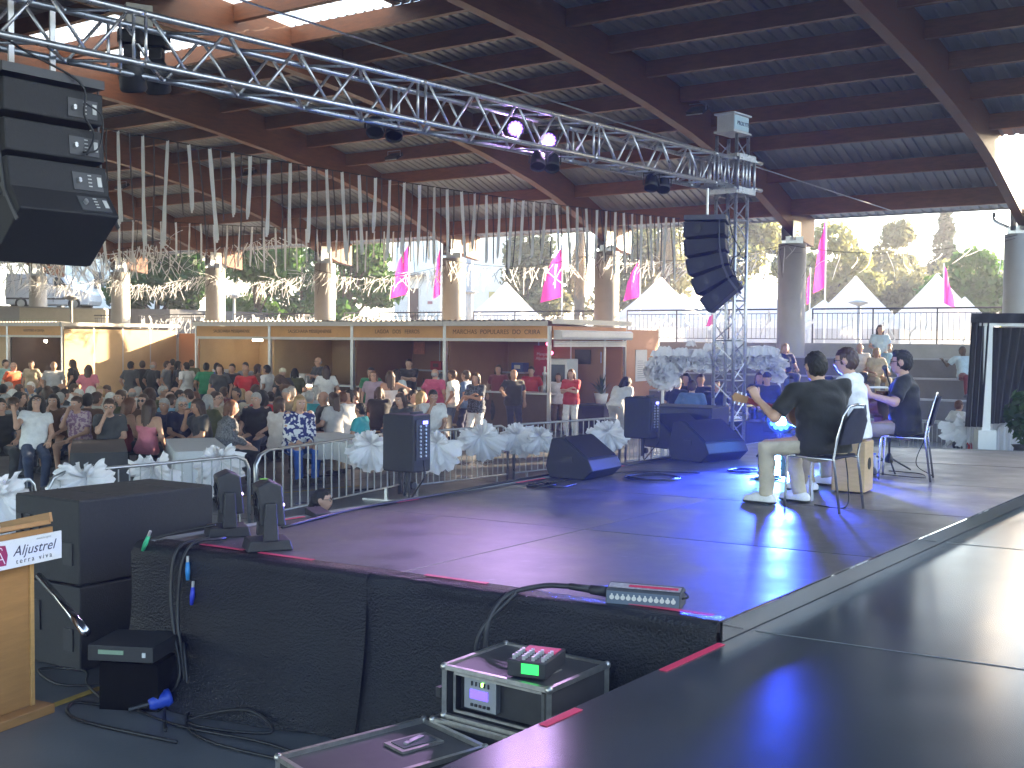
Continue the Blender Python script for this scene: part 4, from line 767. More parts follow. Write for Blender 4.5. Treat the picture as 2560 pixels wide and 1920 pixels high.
# ------------------------------------------------------------------ blue and floor lamps
deckz = 1.003
lampP = aty(1952, 1046, 13.2)
t, d = par('blazing blue par light behind the guitarist, facing the camera', lampP, (1.2, 0, 1.5), m_blueled, .16, 'blue stage lamps', False)
spot('blue_beam', lampP + d * .12, atz(2060, 1420, 1.0), (.03, .07, 1.0), 1150, 88, .9).data.shadow_soft_size = .22
MB().tube([A(0, 0, -.1), A(0, 0, deckz - lampP[2])], .018, 8).build('stand_pole', m_blk, t)
for a in range(3): MB().tube([A(0, 0, deckz + .28 - lampP[2]), A(.4 * math.cos(a * 2.1), .4 * math.sin(a * 2.1), deckz + .01 - lampP[2])], .012, 6).build('leg', m_blk, t)
lp = atz(1985, 1212, 1.0); lp = A(lp[0], lp[1] + .4, deckz + .12)
fl2 = thing('floor_light', 'cyan glowing floor light bar between the guitarist\'s legs', 'stage light', lp, R(-25)); MB().box((0, 0, .04), (.52, .10, .26)).build('housing', m_blk, fl2, bevel=.01)
mc = M('lit_cyan_leds', (.4, .8, 1), .4, var=0, emit=9, ecol=(.22, .62, 1.0))
for i in range(2):
    for j in range(3): MB().box((-.13 + .26 * i, -.056, -.045 + .08 * j), (.2, .012, .062)).build('lens', mc, fl2)
# ------------------------------------------------------------------ stage monitors and loudspeakers
def wedge(label, x, y, rz, wd=.62, sc=1.0):
    p = atz(x, y, 1.0); t = thing('floor_monitor', label, 'stage monitor', (p[0], p[1], deckz), rz, 'black wedge monitors on the deck')
    poly = [(-.24, .0), (.16, 0), (.27, .10), (.22, .20), (-.10, .42), (-.22, .40), (-.29, .12)]; poly = [(a * sc, b * sc) for a, b in poly]
    MB().prism(poly, (0, -wd / 2, 0), (1, 0, 0), (0, 0, 1), (0, wd, 0)).build('cabinet', m_cab, t, bevel=.012)
    a, b = A(.22, 0, .20) * sc, A(-.10, 0, .42) * sc; dd = nrm(b - a); n_ = A(-dd[2] * -1, 0, dd[0] * -1); n_ = A(dd[2], 0, -dd[0])
    MB().bar(a + dd * .03 + n_ * .006, b - dd * .03 + n_ * .006, wd - .06, .012, up=n_).build('grille', m_grl, t)
    for s_ in (-1, 1): MB().box((-.02, s_ * (wd / 2 + .002), .2 * sc), (.12, .008, .05)).build('handle', m_grl, t)
    return t
wedge('black wedge monitor on the left edge of the deck, nearest the camera', 1462, 1192, R(-35), .60)
wedge('larger black wedge monitor lit deep blue, in front of the truss tower', 1772, 1150, R(-50), .72, 1.12)
wedge('black wedge monitor at the far back, by the drum kit', 1690, 1118, R(-55), .66, 1.05)
def active_speaker(label, x, ybase, rz, h, wd, zb, pole=True, panel=None):
    p = atz(x, ybase, 1.0); t = thing('loudspeaker', label, 'loudspeaker', (p[0], p[1], deckz), rz, 'active loudspeakers along the stage edge')
    poly = [(-wd / 2, -.16), (wd / 2, -.16), (wd / 2 * .72, .17), (-wd / 2 * .72, .17)]
    MB().prism(poly, (0, 0, zb), (1, 0, 0), (0, 1, 0), (0, 0, h)).build('cabinet', m_cab, t, bevel=.015)
    MB().box((0, -.166, zb + h / 2), (wd - .03, .012, h - .04)).build('grille', m_grl, t)
    b = MB().box((0, .175, zb + h * .56), (wd * .52, .012, h * .7)).build('rear_panel', m_blk, t)
    mb = MB()
    for i in range(9):
        for j in range(2): mb.cyl((-.035 + .07 * j, .18, zb + h * (.28 + .065 * i)), (-.035 + .07 * j, .192, zb + h * (.28 + .065 * i)), .010, n=7)
    mb.build('knobs', m_alu, b); MB().box((-.03, .184, zb + h * .86), (.055, .008, .028)).build('display', M('display_blue', (.1, .1, .8), .4, emit=2.0, ecol=(.15, .15, 1)), b)
    MB().bar((-.07, .10, zb + h + .012), (.07, .10, zb + h + .012), .03, .02).build('handle', m_blk, t)
    if pole: MB().cyl((0, 0, .0), (0, 0, zb), .024, n=10).build('pole', m_blk, t); MB().cyl((-.05, .03, .06), (-.05, -.03, .06), .035, n=10).build('clamp_knob', m_blk, t)
    mb = MB(); mb.tube(curve([(.0, .19, zb + .1), (.06, .26, zb - .02), (.03, .15, zb - .14), (.02, .04, zb - .26), (.02, .03, .02)], 16), .008, 5); mb.build('cable', m_blk, t, True)
    return t
active_speaker('active loudspeaker on a short pole with a lit control panel, left stage edge', 1020, 1232, R(-128), .52, .33, .20)
active_speaker('dark blue tinted loudspeaker column behind the first wedge monitor', 1606, 1140, R(-128), .50, .34, .22)
bx = atz(1730, 1112, 1.0); t = thing('subwoofer', 'broad black loudspeaker box behind the blue lit wedge', 'subwoofer', (bx[0], bx[1] + .5, deckz), R(-30)); MB().box((0, 0, .25), (1.0, .7, .5)).build('cabinet', m_cab, t, bevel=.015); MB().box((0, -.355, .25), (.94, .012, .44)).build('grille', m_grl, t)
# subwoofer stack at the left
c0 = A(-3.07, 7.92, 0)
for i, lb in enumerate(('lower black subwoofer of the stack left of the stage', 'upper black subwoofer of the stack left of the stage, brown dusty top')):
    z = .62 * i; t = thing('subwoofer', lb, 'subwoofer', c0 + UP3 * z, 0, 'stacked subwoofers left of the stage'); Bv = np.array([-SU, SV, UP3]).T
    MB().box(-SU * .36 + SV * .58 + UP3 * (.306), (.72, 1.16, .606), Bv).build('cabinet', m_cab, t, bevel=.012)
    hb = MB(); 
    for q in (.46, .56, .66): hb.box(-SU * q - SV * .003 + UP3 * .36, (.06, .02, .22), Bv)
    hb.build('handle_recess', m_grl, t); MB().box(-SU * .12 - SV * .004 + UP3 * .22, (.10, .012, .16), Bv).build('connector_plate', m_blk, t)
    if i: MB().box(-SU * .36 + SV * .58 + UP3 * .611, (.70, 1.14, .006), Bv).build('dusty_top', M('dusty_black', (.040, .034, .030), .8, var=.25, scale=5), t)
    for q in (.33, .86): MB().box(-SU * .36 + SV * q + UP3 * (.6155 if i else .311), (.70, .006, .003 if i else .002), Bv).build('top_seam', m_grl, t)
# moving wash heads on the deck corner
def moving_head(label, x, y, rz):
    p = atz(x, y, 1.0); t = thing('moving_light', label, 'stage light', (p[0], p[1], deckz), rz, 'black moving heads on the deck corner')
    MB().prism([(-.15, 0), (.15, 0), (.13, .07), (-.13, .07)], (0, -.12, 0), (1, 0, 0), (0, 0, 1), (0, .24, 0)).build('base', m_blk, t, bevel=.008)
    for s_ in (-1, 1): MB().prism([(-.05, .07), (.05, .07), (.035, .32), (-.035, .32)], (0, s_ * .135 - .02, 0), (1, 0, 0), (0, 0, 1), (0, .04, 0)).build('yoke_arm', m_blk, t, bevel=.008)
    Rm = roty(-.10)
    h = MB().prism([(-.07, -.12), (.09, -.14), (.09, .13), (.02, .17), (-.07, .14)], Rm @ A(0, -.112, 0) + UP3 * .29, Rm @ A(1, 0, 0), Rm @ A(0, 0, 1), (0, .224, 0)).build('head', m_blk, t, bevel=.012)
    fn = MB(); 
    for i in range(8): a = i * .785; fn.bar(Rm @ A(-.074, .02 * math.cos(a), .02 * math.sin(a)) + UP3 * .29, Rm @ A(-.074, .085 * math.cos(a), .085 * math.sin(a)) + UP3 * .29, .02, .01)
    fn.lathe([(.10, 0), (.10, .012), (.088, .012), (.088, 0)], 20, Rm @ A(-.078, 0, 0) + UP3 * .29, Rm @ roty(math.pi / 2)); fn.build('fan_grille', m_grl, h)
    ld = MB(); 
    for i in range(9): ld.cyl(Rm @ A(.092, -.09 + .022 * i, .0) + UP3 * .29, Rm @ A(.098, -.09 + .022 * i, 0) + UP3 * .29, .008, n=6)
    ld.build('lens', M('violet_led_row', (.6, .4, .9), .4, emit=2.0, ecol=(.7, .5, 1)), h)
    tp = MB().box(Rm @ A(.0, .03, .172) + UP3 * .29, (.05, .02, .004)).build('sticker', M('green_sticker', (.25, .6, .08), .6, var=0), h) if '"' not in label and 'nearer' in label else None
    return t
moving_head('black moving head behind the other one, on the deck corner', 568, 1338, R(22))
moving_head('nearer black moving head with a green sticker on the deck corner', 668, 1372, R(22))
# ------------------------------------------------------------------ lectern at the left
m_wood = M('lectern_wood', (.33, .165, .055), .45, var=.15, scale=3, stretch=(1, 1, 8)); 
LE = A(-3.02, 7.02, 0); lz = nrm(A(.43, .90, 0)); ln = A(lz[1], -lz[0], 0); Bl = np.array([lz, -ln, UP3]).T
lc = thing('lectern', 'wooden lectern with a white municipal sign at the left edge', 'lectern', LE)
MB().box(-lz * .28 + -ln * .22 + UP3 * .03, (.74, .62, .06), Bl).build('base', m_wood, lc, bevel=.006)
MB().box(-lz * .26 - ln * .03 + UP3 * .56, (.50, .03, 1.0), Bl).build('front_panel', m_wood, lc, bevel=.003)
MB().box(lz * .0 - ln * .05 + UP3 * .56, (.03, .10, 1.0), Bl).build('side_strip', M('lectern_wood_pale', (.46, .26, .09), .45, var=.12, scale=3, stretch=(1, 1, 8)), lc, bevel=.003)
MB().box(-lz * .26 - ln * .32 + UP3 * .56, (.50, .03, 1.0), Bl).build('back_panel', m_wood, lc)
MB().box(-lz * .22 - ln * .18 + UP3 * 1.17, (.66, .46, .03), Bl @ rotx(-.22)).build('desk_top', m_wood, lc, bevel=.004); MB().box(-lz * .22 + ln * .05 + UP3 * 1.165, (.66, .02, .05), Bl).build('book_lip', m_wood, lc)
for s_ in (.11, -.55): MB().box(lz * s_ - ln * .18 + UP3 * 1.20, (.02, .46, .06), Bl @ rotx(-.22)).build('desk_side', m_wood, lc)
sgn = MB().box(-lz * .24 + ln * .075 + UP3 * 1.07, (.80, .012, .175), Bl).build('sign', M('sign_white', (.66, .67, .70), .4, var=.02), lc)
m_dk = M('sign_ink_dark', (.03, .03, .05), .5, var=0); m_cr = M('sign_crimson', (.28, .015, .08), .5, var=0)
so_ = lambda x, z: -lz * .24 + ln * .0825 + UP3 * 1.07 + lz * x + UP3 * z
text('Aljustrel', .088, m_dk, sgn, mat4(so_(.185, .010), lz, UP3, ln), 'sign_lettering', .0005, spacing=1.05, shear=.35); text('terra viva', .045, m_dk, sgn, mat4(so_(.185, -.052), lz, UP3, ln), 'sign_lettering', .0005, spacing=1.5); text('município', .022, M('sign_ink_grey', (.35, .35, .37), .5, var=0), sgn, mat4(so_(.26, .067), lz, UP3, ln), 'sign_lettering', .0005, spacing=1.3)
em = MB(); em.prism([(-.06, -.06), (.05, -.062), (.062, 0), (.045, .06), (-.02, .066), (-.066, .02)], so_(-.075, 0), lz, UP3, ln * .001); em.build('emblem', m_cr, sgn)
em = MB(); em.bar(so_(-.11, -.05) + ln * .002, so_(-.07, .02) + ln * .002, .006, .001, up=ln); em.bar(so_(-.035, -.05) + ln * .002, so_(-.07, .02) + ln * .002, .006, .001, up=ln); em.bar(so_(-.095, -.02) + ln * .002, so_(-.047, -.02) + ln * .002, .005, .001, up=ln); em.tube([so_(-.07 + .016 * math.cos(i * .7), .034 + .016 * math.sin(i * .7)) + ln * .002 for i in range(8)], .003, 4); em.build('emblem_figure', M('emblem_white', (.75, .73, .74), .5, var=0), sgn)
# chrome pole, floor device
tag(MB().tube([aty(98, 1440, 7.75), aty(170, 1524, 7.35), aty(216, 1582, 7.1)], [.026, .026, .031], 12).build('chrome_pole', M('chrome', (.55, .55, .56), .15, 1, var=.05), None, True), 'slanting chrome pole beside the lectern, before the subwoofers', 'pole')
q = aty(300, 1608, 7.0); t = thing('rack_unit', 'black rack unit with a greenish label beside the pole', 'rack unit', (q[0], q[1], q[2] - .09), R(-8)); MB().box((0, .2, .02), (.44, .4, .10)).build('body', m_blk, t, bevel=.005); MB().box((-.06, -.003, .03), (.17, .008, .026)).build('label', M('label_pale_green', (.22, .32, .22), .6), t); MB().box((.16, -.003, .02), (.022, .008, .03)).build('button', m_lab, t); MB().box((0, .26, -.27), (.40, .30, .40)).build('shade_block', M('shade_black', (.003, .003, .003), .9, var=0, spec=.1), t)  # near-black block added below the unit, standing in for the dark shadow there
# ------------------------------------------------------------------ flight cases, DI box, stage box
m_case = M('flight_case_laminate', (.050, .046, .046), .5, var=.2, scale=8); m_edge = M('case_aluminium', (.42, .40, .37), .35, .85, var=.2, scale=20)
def case_frame(o, ax, ay, az, wd, dp2, h, t, top=True):
    pts = lambda i, j, k: o + ax * wd * i + ay * dp2 * j + az * h * k
    for (a, b) in [((0, 0, 0), (1, 0, 0)), ((0, 0, 1), (1, 0, 1)), ((0, 1, 0), (1, 1, 0)), ((0, 1, 1), (1, 1, 1)), ((0, 0, 0), (0, 1, 0)), ((1, 0, 0), (1, 1, 0)), ((0, 0, 1), (0, 1, 1)), ((1, 0, 1), (1, 1, 1)), ((0, 0, 0), (0, 0, 1)), ((1, 0, 0), (1, 0, 1)), ((0, 1, 0), (0, 1, 1)), ((1, 1, 0), (1, 1, 1))]:
        MB().bar(pts(*a), pts(*b), .024, .024).build('edge_profile', m_edge, t)
    for i in (0, 1):
        for j in (0, 1):
            for k in (0, 1): MB().ball(pts(i, j, k), .022, 8).build('corner_ball', m_edge, t, True)
co = A(-.33, 5.60, .50); ca = nrm(A(.52, -.38, 0)); cb = A(-ca[1], ca[0], 0); Bc = np.array([ca, cb, UP3]).T
rk = thing('rack_case', 'grey edged flight case rack with a lit wireless unit, beside the deck corner', 'flight case', co)
MB().box(ca * .32 + cb * .26 + UP3 * .245, (.62, .50, .010), Bc).build('top', m_case, rk); MB().box(ca * .32 + cb * .26 + UP3 * .005, (.62, .50, .010), Bc).build('bottom', m_case, rk)
for x in (.008, .632): MB().box(ca * x + cb * .26 + UP3 * .125, (.010, .5, .24), Bc).build('side', m_case, rk)
MB().box(ca * .32 + cb * .505 + UP3 * .125, (.62, .01, .24), Bc).build('back', m_case, rk)
case_frame(A(0, 0, 0), ca, cb, UP3, .64, .52, .25, rk)
MB().box(ca * .32 + cb * .09 + UP3 * .125, (.56, .01, .20), Bc).build('rack_face', m_blk, rk)
for a, b in (((.05, .03), (.59, .03)), ((.05, .22), (.59, .22)), ((.05, .03), (.05, .22)), ((.59, .03), (.59, .22))): MB().bar(ca * a[0] + UP3 * a[1] + cb * .02, ca * b[0] + UP3 * b[1] + cb * .02, .012, .012).build('inner_frame', m_edge, rk)
un = MB().box(ca * .19 + cb * .07 + UP3 * .125, (.20, .04, .155), Bc).build('wireless_unit', M('unit_grey', (.30, .31, .33), .45, .5, var=.08), rk)
MB().box(ca * .185 + cb * .047 + UP3 * .125, (.11, .008, .045), Bc).build('display', M('display_violet', (.05, .03, .4), .4, emit=.35, ecol=(.16, .10, .9)), un)
mb = MB()
for i in range(5): mb.box(ca * (.14 + .026 * i) + cb * .047 + UP3 * .070, (.014, .008, .014), Bc); mb.box(ca * (.14 + .026 * i) + cb * .047 + UP3 * .178, (.006, .008, .022), Bc)
mb.build('buttons', m_blk, un); MB().box(ca * .205 + cb * .046 + UP3 * .180, (.006, .008, .016), Bc).build('green_led', M('green_led', (.2, .8, .1), .4, emit=3, ecol=(.3, 1, .1)), un)
MB().box(cb * .0 - ca * .02 + UP3 * .12, (.03, .05, .05), Bc).build('latch', m_blk, rk)
MB().box(ca * .40 + cb * .24 + UP3 * .253, (.22, .13, .006), Bc).build('lid_label', M('worn_label', (.16, .14, .12), .7, var=.4, scale=25), rk)
cz2 = thing('flight_case', 'open flight case below the rack case with a butterfly handle at the bottom edge', 'flight case', co + UP3 * -.30)
MB().box(ca * .33 + cb * .24 + UP3 * .13, (.74, .56, .26), Bc).build('body', m_case, cz2); case_frame(-ca * .04 - cb * .04, ca, cb, UP3, .74, .56, .28, cz2)
l2 = thing('flight_case', 'flight case lid with recessed handle in the bottom foreground', 'flight case', A(-.59, 5.17, .375)); la_ = nrm(A(.77, .64, 0)); lb_ = A(-la_[1], la_[0], 0); Bq = np.array([la_, lb_, UP3]).T
MB().box((0, 0, 0), (.82, .50, .16), Bq).build('body', m_case, l2); case_frame(-la_ * .41 - lb_ * .25 - UP3 * .08, la_, lb_, UP3, .82, .50, .17, l2)
b = MB(); b.box(UP3 * .088 + la_ * .19 + lb_ * .02, (.24, .16, .012), Bq); hpl = b.build('handle_plate', m_edge, l2); MB().box(UP3 * .094 + la_ * .19 + lb_ * .02, (.19, .11, .010), Bq).build('handle_dish', m_bump, hpl); MB().bar(UP3 * .102 + la_ * .13, UP3 * .102 + la_ * .25 + lb_ * .04, .028, .012).build('handle', m_steel, hpl)
MB().box(UP3 * -.23, (.80, .48, .29), Bq).build('lower_body', m_case, l2)
di = thing('mini_mixer', 'small black box with rows of knobs and red and green tape on the rack case', 'mixer', co + ca * .43 + cb * .20 + UP3 * .258, math.atan2(cb[1], cb[0]) + .25)
MB().box((0, 0, .045), (.30, .20, .08)).build('body', m_blk, di, bevel=.006); MB().box((.07, 0, .087), (.10, .17, .004)).build('red_tape', M('tape_bright_red', (.62, .03, .09), .5, var=.05), di); MB().box((-.151, -.02, .05), (.004, .09, .05)).build('green_tape', M('tape_green', (.03, .62, .10), .5, var=.05, emit=.25, ecol=(.03, .7, .1)), di)
for i in range(5):
    for j in range(4): MB().cyl((-.12 + .032 * i, -.075 + .05 * j, .085), (-.12 + .032 * i, -.075 + .05 * j, .106), .009, n=7).build('knob', m_alu, di)
sb0, sb1 = atz(1514, 1510, 1.0), atz(1693, 1526, 1.0); sa = nrm(sb1 - sb0); sa[2] = 0; sbk = A(-sa[1], sa[0], 0); Bsb = np.array([sa, sbk, UP3]).T
sbx = thing('stage_box', 'black stage box with a row of round sockets at the deck edge', 'stage box', A(sb0[0], sb0[1], deckz)); L_ = .40
MB().prism([(0, 0), (.15, 0), (.15, .075), (.10, .10), (.0, .075)], (0, 0, 0), sbk, UP3, sa * L_).build('body', M('stage_box_paint', (.05, .055, .065), .5, var=.1), sbx, bevel=.004)
MB().box(sa * L_ / 2 + sbk * .05 + UP3 * .0925, (L_ * .96, .05, .004), np.array([sa, nrm(sbk + UP3 * .25), nrm(UP3 - sbk * .25)]).T).build('label_strip', M('label_strip_grey', (.30, .28, .32), .6, var=.3, scale=40), sbx); MB().box(sa * L_ * .62 + sbk * .045 + UP3 * .0955, (L_ * .66, .02, .003), np.array([sa, nrm(sbk + UP3 * .25), nrm(UP3 - sbk * .25)]).T).build('red_tape', m_tape, sbx)
MB().box(sa * L_ / 2 - sbk * .002 + UP3 * .038, (L_ * .97, .005, .066), Bsb).build('socket_panel', M('socket_panel_blue', (.08, .11, .16), .45, var=.08), sbx)
for i in range(12):
    c = sa * (.035 + .030 * i) - sbk * .005 + UP3 * .040; rg_ = MB(); rg_.lathe([(.012, 0), (.0125, .006), (.008, .006), (.008, .001)], 12, c, np.array([sa, UP3, -sbk]).T); ob = rg_.build('socket', M('socket_ring', (.62, .62, .60), .3, .4, var=0), sbx); MB().box(c + UP3 * .016 - sbk * .003, (.008, .004, .006), Bsb).build('socket_tab', m_lab, ob)
for i in range(4): MB().cyl(sa * (.14 + .06 * i) + sbk * .15 + UP3 * .04, sa * (.14 + .06 * i) + sbk * .22 + UP3 * .045, .015, n=8).build('plug', m_blk, sbx)
MB().tube(curve([sa * L_ + sbk * .04 + UP3 * .05, sa * (L_ + .03) + sbk * .05 + UP3 * .06, sa * L_ + sbk * .12 + UP3 * .07], 8), .006, 5).build('side_handle', m_blk, sbx)
mb = MB(); e0 = A(sb0[0], sb0[1], 0) + UP3 * (deckz + .05) + sbk * .06
mb.tube([e0, e0 - sa * .10 + UP3 * .005], [.03, .026], 10); mb.tube([e0 - sa * .10 + UP3 * .005, e0 - sa * .22 + UP3 * .012], [.022, .018], 8)
path = curve([e0 - sa * .22 + UP3 * .012, e0 - sa * .38 + UP3 * .0, e0 - sa * .55 - sbk * .10 - UP3 * .05, e0 - sa * .62 - sbk * .20 - UP3 * .20, e0 - sa * .60 - sbk * .20 - UP3 * .45, A(.06, 5.86, .56)], 40); mb.tube(path, .015, 8); mb.tube(curve([e0 - sa * .5 - sbk * .08 - UP3 * .03, e0 - sa * .66 - sbk * .22 - UP3 * .25, e0 - sa * .68 - sbk * .18 - UP3 * .6], 20), .012, 7)
tag(mb.build('multicore_cable', m_blk, None, True), 'thick black multicore cable arching from the stage box over the deck edge', 'cable')
# ------------------------------------------------------------------ cables
m_cb = M('cable_black', (.012, .012, .013), .45, var=0)
def cable(label, pts, r=.008, group=None, n=40): return tag(MB().tube(curve(pts, n), r, 6).build('cable', m_cb, None, True), label, 'cable', group)
def coil(label, x, y, rad, seed, z=deckz, turns=4, sq=.5):
    r = random.Random(seed); p = atz(x, y, 1.0); pts = []
    for i in range(turns * 10): a = i * .628; rr = rad * r.uniform(.75, 1.1); pts.append(A(p[0] + rr * math.cos(a) + .02 * i / 10, p[1] + rr * sq * 2 * math.sin(a), z + .008 + .004 * (i // 10)))
    return cable(label, pts, .007, 'coiled cables on the deck', turns * 30)
coil('coil of black cable left of the first wedge monitor', 1345, 1215, .13, 1); coil('loose coil of black cable right of the first wedge monitor', 1630, 1196, .28, 2, turns=3); coil('small cable coil under the blue lit wedge', 1850, 1180, .16, 3); coil('blue lit cable tangle left of the guitarist\'s shoes', 1905, 1200, .12, 5)
cable('cable running along the left deck edge from the moving heads', [atz(705, 1318, 1.01), atz(900, 1270, 1.02), atz(1120, 1232, 1.02), atz(1290, 1200, 1.02), atz(1500, 1168, 1.02), atz(1700, 1140, 1.02)], .012)
cable('cable from the first wedge monitor across the deck', [atz(1440, 1210, 1.01), atz(1400, 1218, 1.01), atz(1370, 1208, 1.01), atz(1560, 1180, 1.01), atz(1750, 1182, 1.01)], .007)
h = lambda px, py, o=.0: None
fp = lambda a, z, o=.12: FL_ * (1 - a) + FR * a + A(SU[1], -SU[0], 0) * o + UP3 * z
for i, (lb, pts) in enumerate([('thick cable hanging down the skirt under the moving heads', [fp(.09, 1.03, -.2), fp(.085, 1.0, .05), fp(.085, .75), fp(.10, .45, .15), fp(.125, .2, .2), fp(.12, .02, .3), fp(.2, .012, .6)]), ('second cable hanging beside it with a blue plug', [fp(.115, 1.03, -.25), fp(.105, 1.0, .05), fp(.10, .6), fp(.12, .3, .16), fp(.135, .15, .2), fp(.125, .02, .25), fp(.05, .012, .45), fp(-.02, .012, .55), fp(.05, .014, .75), fp(.25, .012, .7)]), ('thin cable looping on the floor before the skirt', [fp(.12, .4, .15), fp(.16, .05, .25), fp(.22, .02, .45), fp(.34, .02, .30), fp(.28, .1, .25), fp(.2, .02, .42), fp(.30, .015, .6), fp(.5, .015, .55), fp(.62, .02, .5)]), ('cable lying along the foot of the skirt to the cases', [fp(.05, .015, .4), fp(.2, .015, .5), fp(.36, .02, .45), fp(.5, .015, .5), fp(.64, .02, .45), fp(.7, .1, .4)]), ('cable bundle on the floor under the subwoofers', [fp(-.05, .015, .2), fp(-.12, .015, .35), fp(-.22, .015, .2), fp(-.15, .015, .05), fp(-.08, .015, .25), fp(0, .015, .4)])]):
    cable(lb, pts, .011 if i < 2 else .009, 'cables on the skirt and floor', 60)
cable('cable from the rear moving head to the green plug at the deck corner', [fp(.08, 1.10, -.3), fp(.04, 1.06, -.2), fp(.01, 1.02, -.05), fp(-.01, .95, .06), fp(-.012, .7, .07), fp(-.01, .3, .09), fp(-.015, .02, .15)], .011)
for lb, a, z, c, an in [('green cable plug at the left deck corner', .018, 1.005, (.04, .45, .22), .5), ('light blue plug hanging on the skirt', .115, .86, (.03, .22, .55), 0), ('dark blue plug hanging lower on the skirt', .125, .70, (.03, .05, .5), .1)]:
    p_ = fp(a, z, .09); d_ = nrm(SU * math.sin(an) + UP3 * math.cos(an)); o = thing('cable_plug', lb, 'plug', p_, 0, 'coloured cable plugs'); MB().tube([-d_ * .06, d_ * .0, d_ * .06], [.012, .017, .012], 10).build('sleeve', M('plug%d' % int(z * 100), c, .45, var=.05), o, True); MB().tube([d_ * .06, d_ * .10], .010, 8).build('tip', m_alu, o)
p_ = fp(.115, .06, .32); o = thing('power_plug', 'round blue power plug on the floor at the foot of the skirt', 'plug', p_, .6); MB().lathe([(.03, -.08), (.05, -.05), (.05, .02), (.06, .03), (.06, .06)], 14, (0, 0, 0), roty(1.4)).build('body', M('plug_power_blue', (.02, .06, .42), .45, var=.05), o, True); MB().tube([(-.08, 0, -.01), (-.2, .02, -.03)], .018, 8).build('cable_tail', m_cb, o)
for lb, x, y in [('clear water bottle standing on the deck beside the guitarist\'s shoe', 2024, 1252), ('clear water bottle behind the cajon', 2186, 1185)]:
    p_ = atz(x, y, 1.0); o = thing('water_bottle', lb, 'bottle', (p_[0], p_[1], deckz), 0, 'water bottles on the deck'); MB().lathe([(.03, 0), (.033, .02), (.031, .09), (.033, .15), (.014, .19), (.013, .205)], 14).build('bottle_body', M('clear_plastic', (.75, .8, .85), .08, var=0, alpha=.45), o, True); MB().cyl((0, 0, .205), (0, 0, .222), .016, n=12).build('cap', M('cap_blue', (.05, .15, .5), .5), o)
# control pad on the left deck edge
q = atz(795, 1290, 1.0); t = thing('floor_pad', 'small black foot controller with a blue lit end at the left deck edge', 'controller', (q[0], q[1], deckz), R(-52)); MB().prism([(-.09, 0), (.09, 0), (.09, .03), (-.09, .06)], (0, -.07, 0), (1, 0, 0), (0, 0, 1), (0, .14, 0)).build('body', m_blk, t, bevel=.004); MB().box((-.092, 0, .028), (.004, .11, .035)).build('lit_end', M('blue_end', (.05, .05, .5), .4, emit=.6, ecol=(.1, .1, 1)), t)
# ------------------------------------------------------------------ crowd barriers
def barrier_proto():
    t = thing('crowd_barrier', '', 'barrier'); w2, h_ = 1.1, 1.0
    arc = [(-w2, 0, .06), (-w2, 0, h_ - .16), (-w2 + .05, 0, h_ - .05), (-w2 + .16, 0, h_), (w2 - .16, 0, h_), (w2 - .05, 0, h_ - .05), (w2, 0, h_ - .16), (w2, 0, .06)]
    MB().tube(arc, .0195, 10).build('frame', m_steel, t, True); MB().tube([(-w2, 0, .2), (w2, 0, .2)], .014, 8).build('bottom_rail', m_steel, t, True)
    bm = MB().cyl((0, 0, .2), (0, 0, h_ - .01), .0075, n=6).mesh('bar', m_steel)
    for i in range(18): link('bar', bm, t, (-w2 + .116 * (i + 1), 0, 0))
    for s_ in (-1, 1): MB().bar((s_ * .85, -.25, .012), (s_ * .85, .25, .012), .05, .02).build('foot', m_steel, t); MB().bar((s_ * .85, 0, .02), (s_ * .85, 0, .2), .02, .03).build('foot_stem', m_steel, t)
    return t
bp = barrier_proto(); first = True
def barrier_at(label, a, b):
    global first
    c = (a + b) / 2; rz = math.atan2(b[1] - a[1], b[0] - a[0]); o = bp if first else dup(bp, (0, 0, 0)); first = False
    o.location = (c[0], c[1], 0); o.rotation_euler = (0, 0, rz); o['label'] = label; o['group'] = 'steel crowd barriers with white bows'; s = float(np.linalg.norm((b - a)[:2])) / 2.2; o.scale = (s, s, 1.0); return o
def rail_pt(x, y, z=.985): return atz(x, y, z) * A(1, 1, 0)
barrier_at('steel barrier at the far left behind the lectern', rail_pt(-150, 1212), rail_pt(92, 1203)); barrier_at('steel barrier with three white bows behind the subwoofers', rail_pt(120, 1188), rail_pt(622, 1142)); barrier_at('steel barrier ending left of the loudspeaker on its pole', rail_pt(640, 1132), rail_pt(1000, 1082))
barrier_at('steel barrier right of the pole loudspeaker, with fluffy bows', rail_pt(1012, 1085), rail_pt(1270, 1066)); barrier_at('steel barrier behind the first wedge monitor, one bow hanging', rail_pt(1285, 1064), rail_pt(1550, 1046)); barrier_at('steel barrier mostly hidden by the blue tinted loudspeaker', rail_pt(1565, 1046), rail_pt(1740, 1032))
barrier_at('steel barrier right of the singer, with a large bow', rail_pt(2250, 1050), rail_pt(2478, 1062)); barrier_at('steel barrier at the right edge before the draped booth', rail_pt(2490, 1061), rail_pt(2760, 1076))
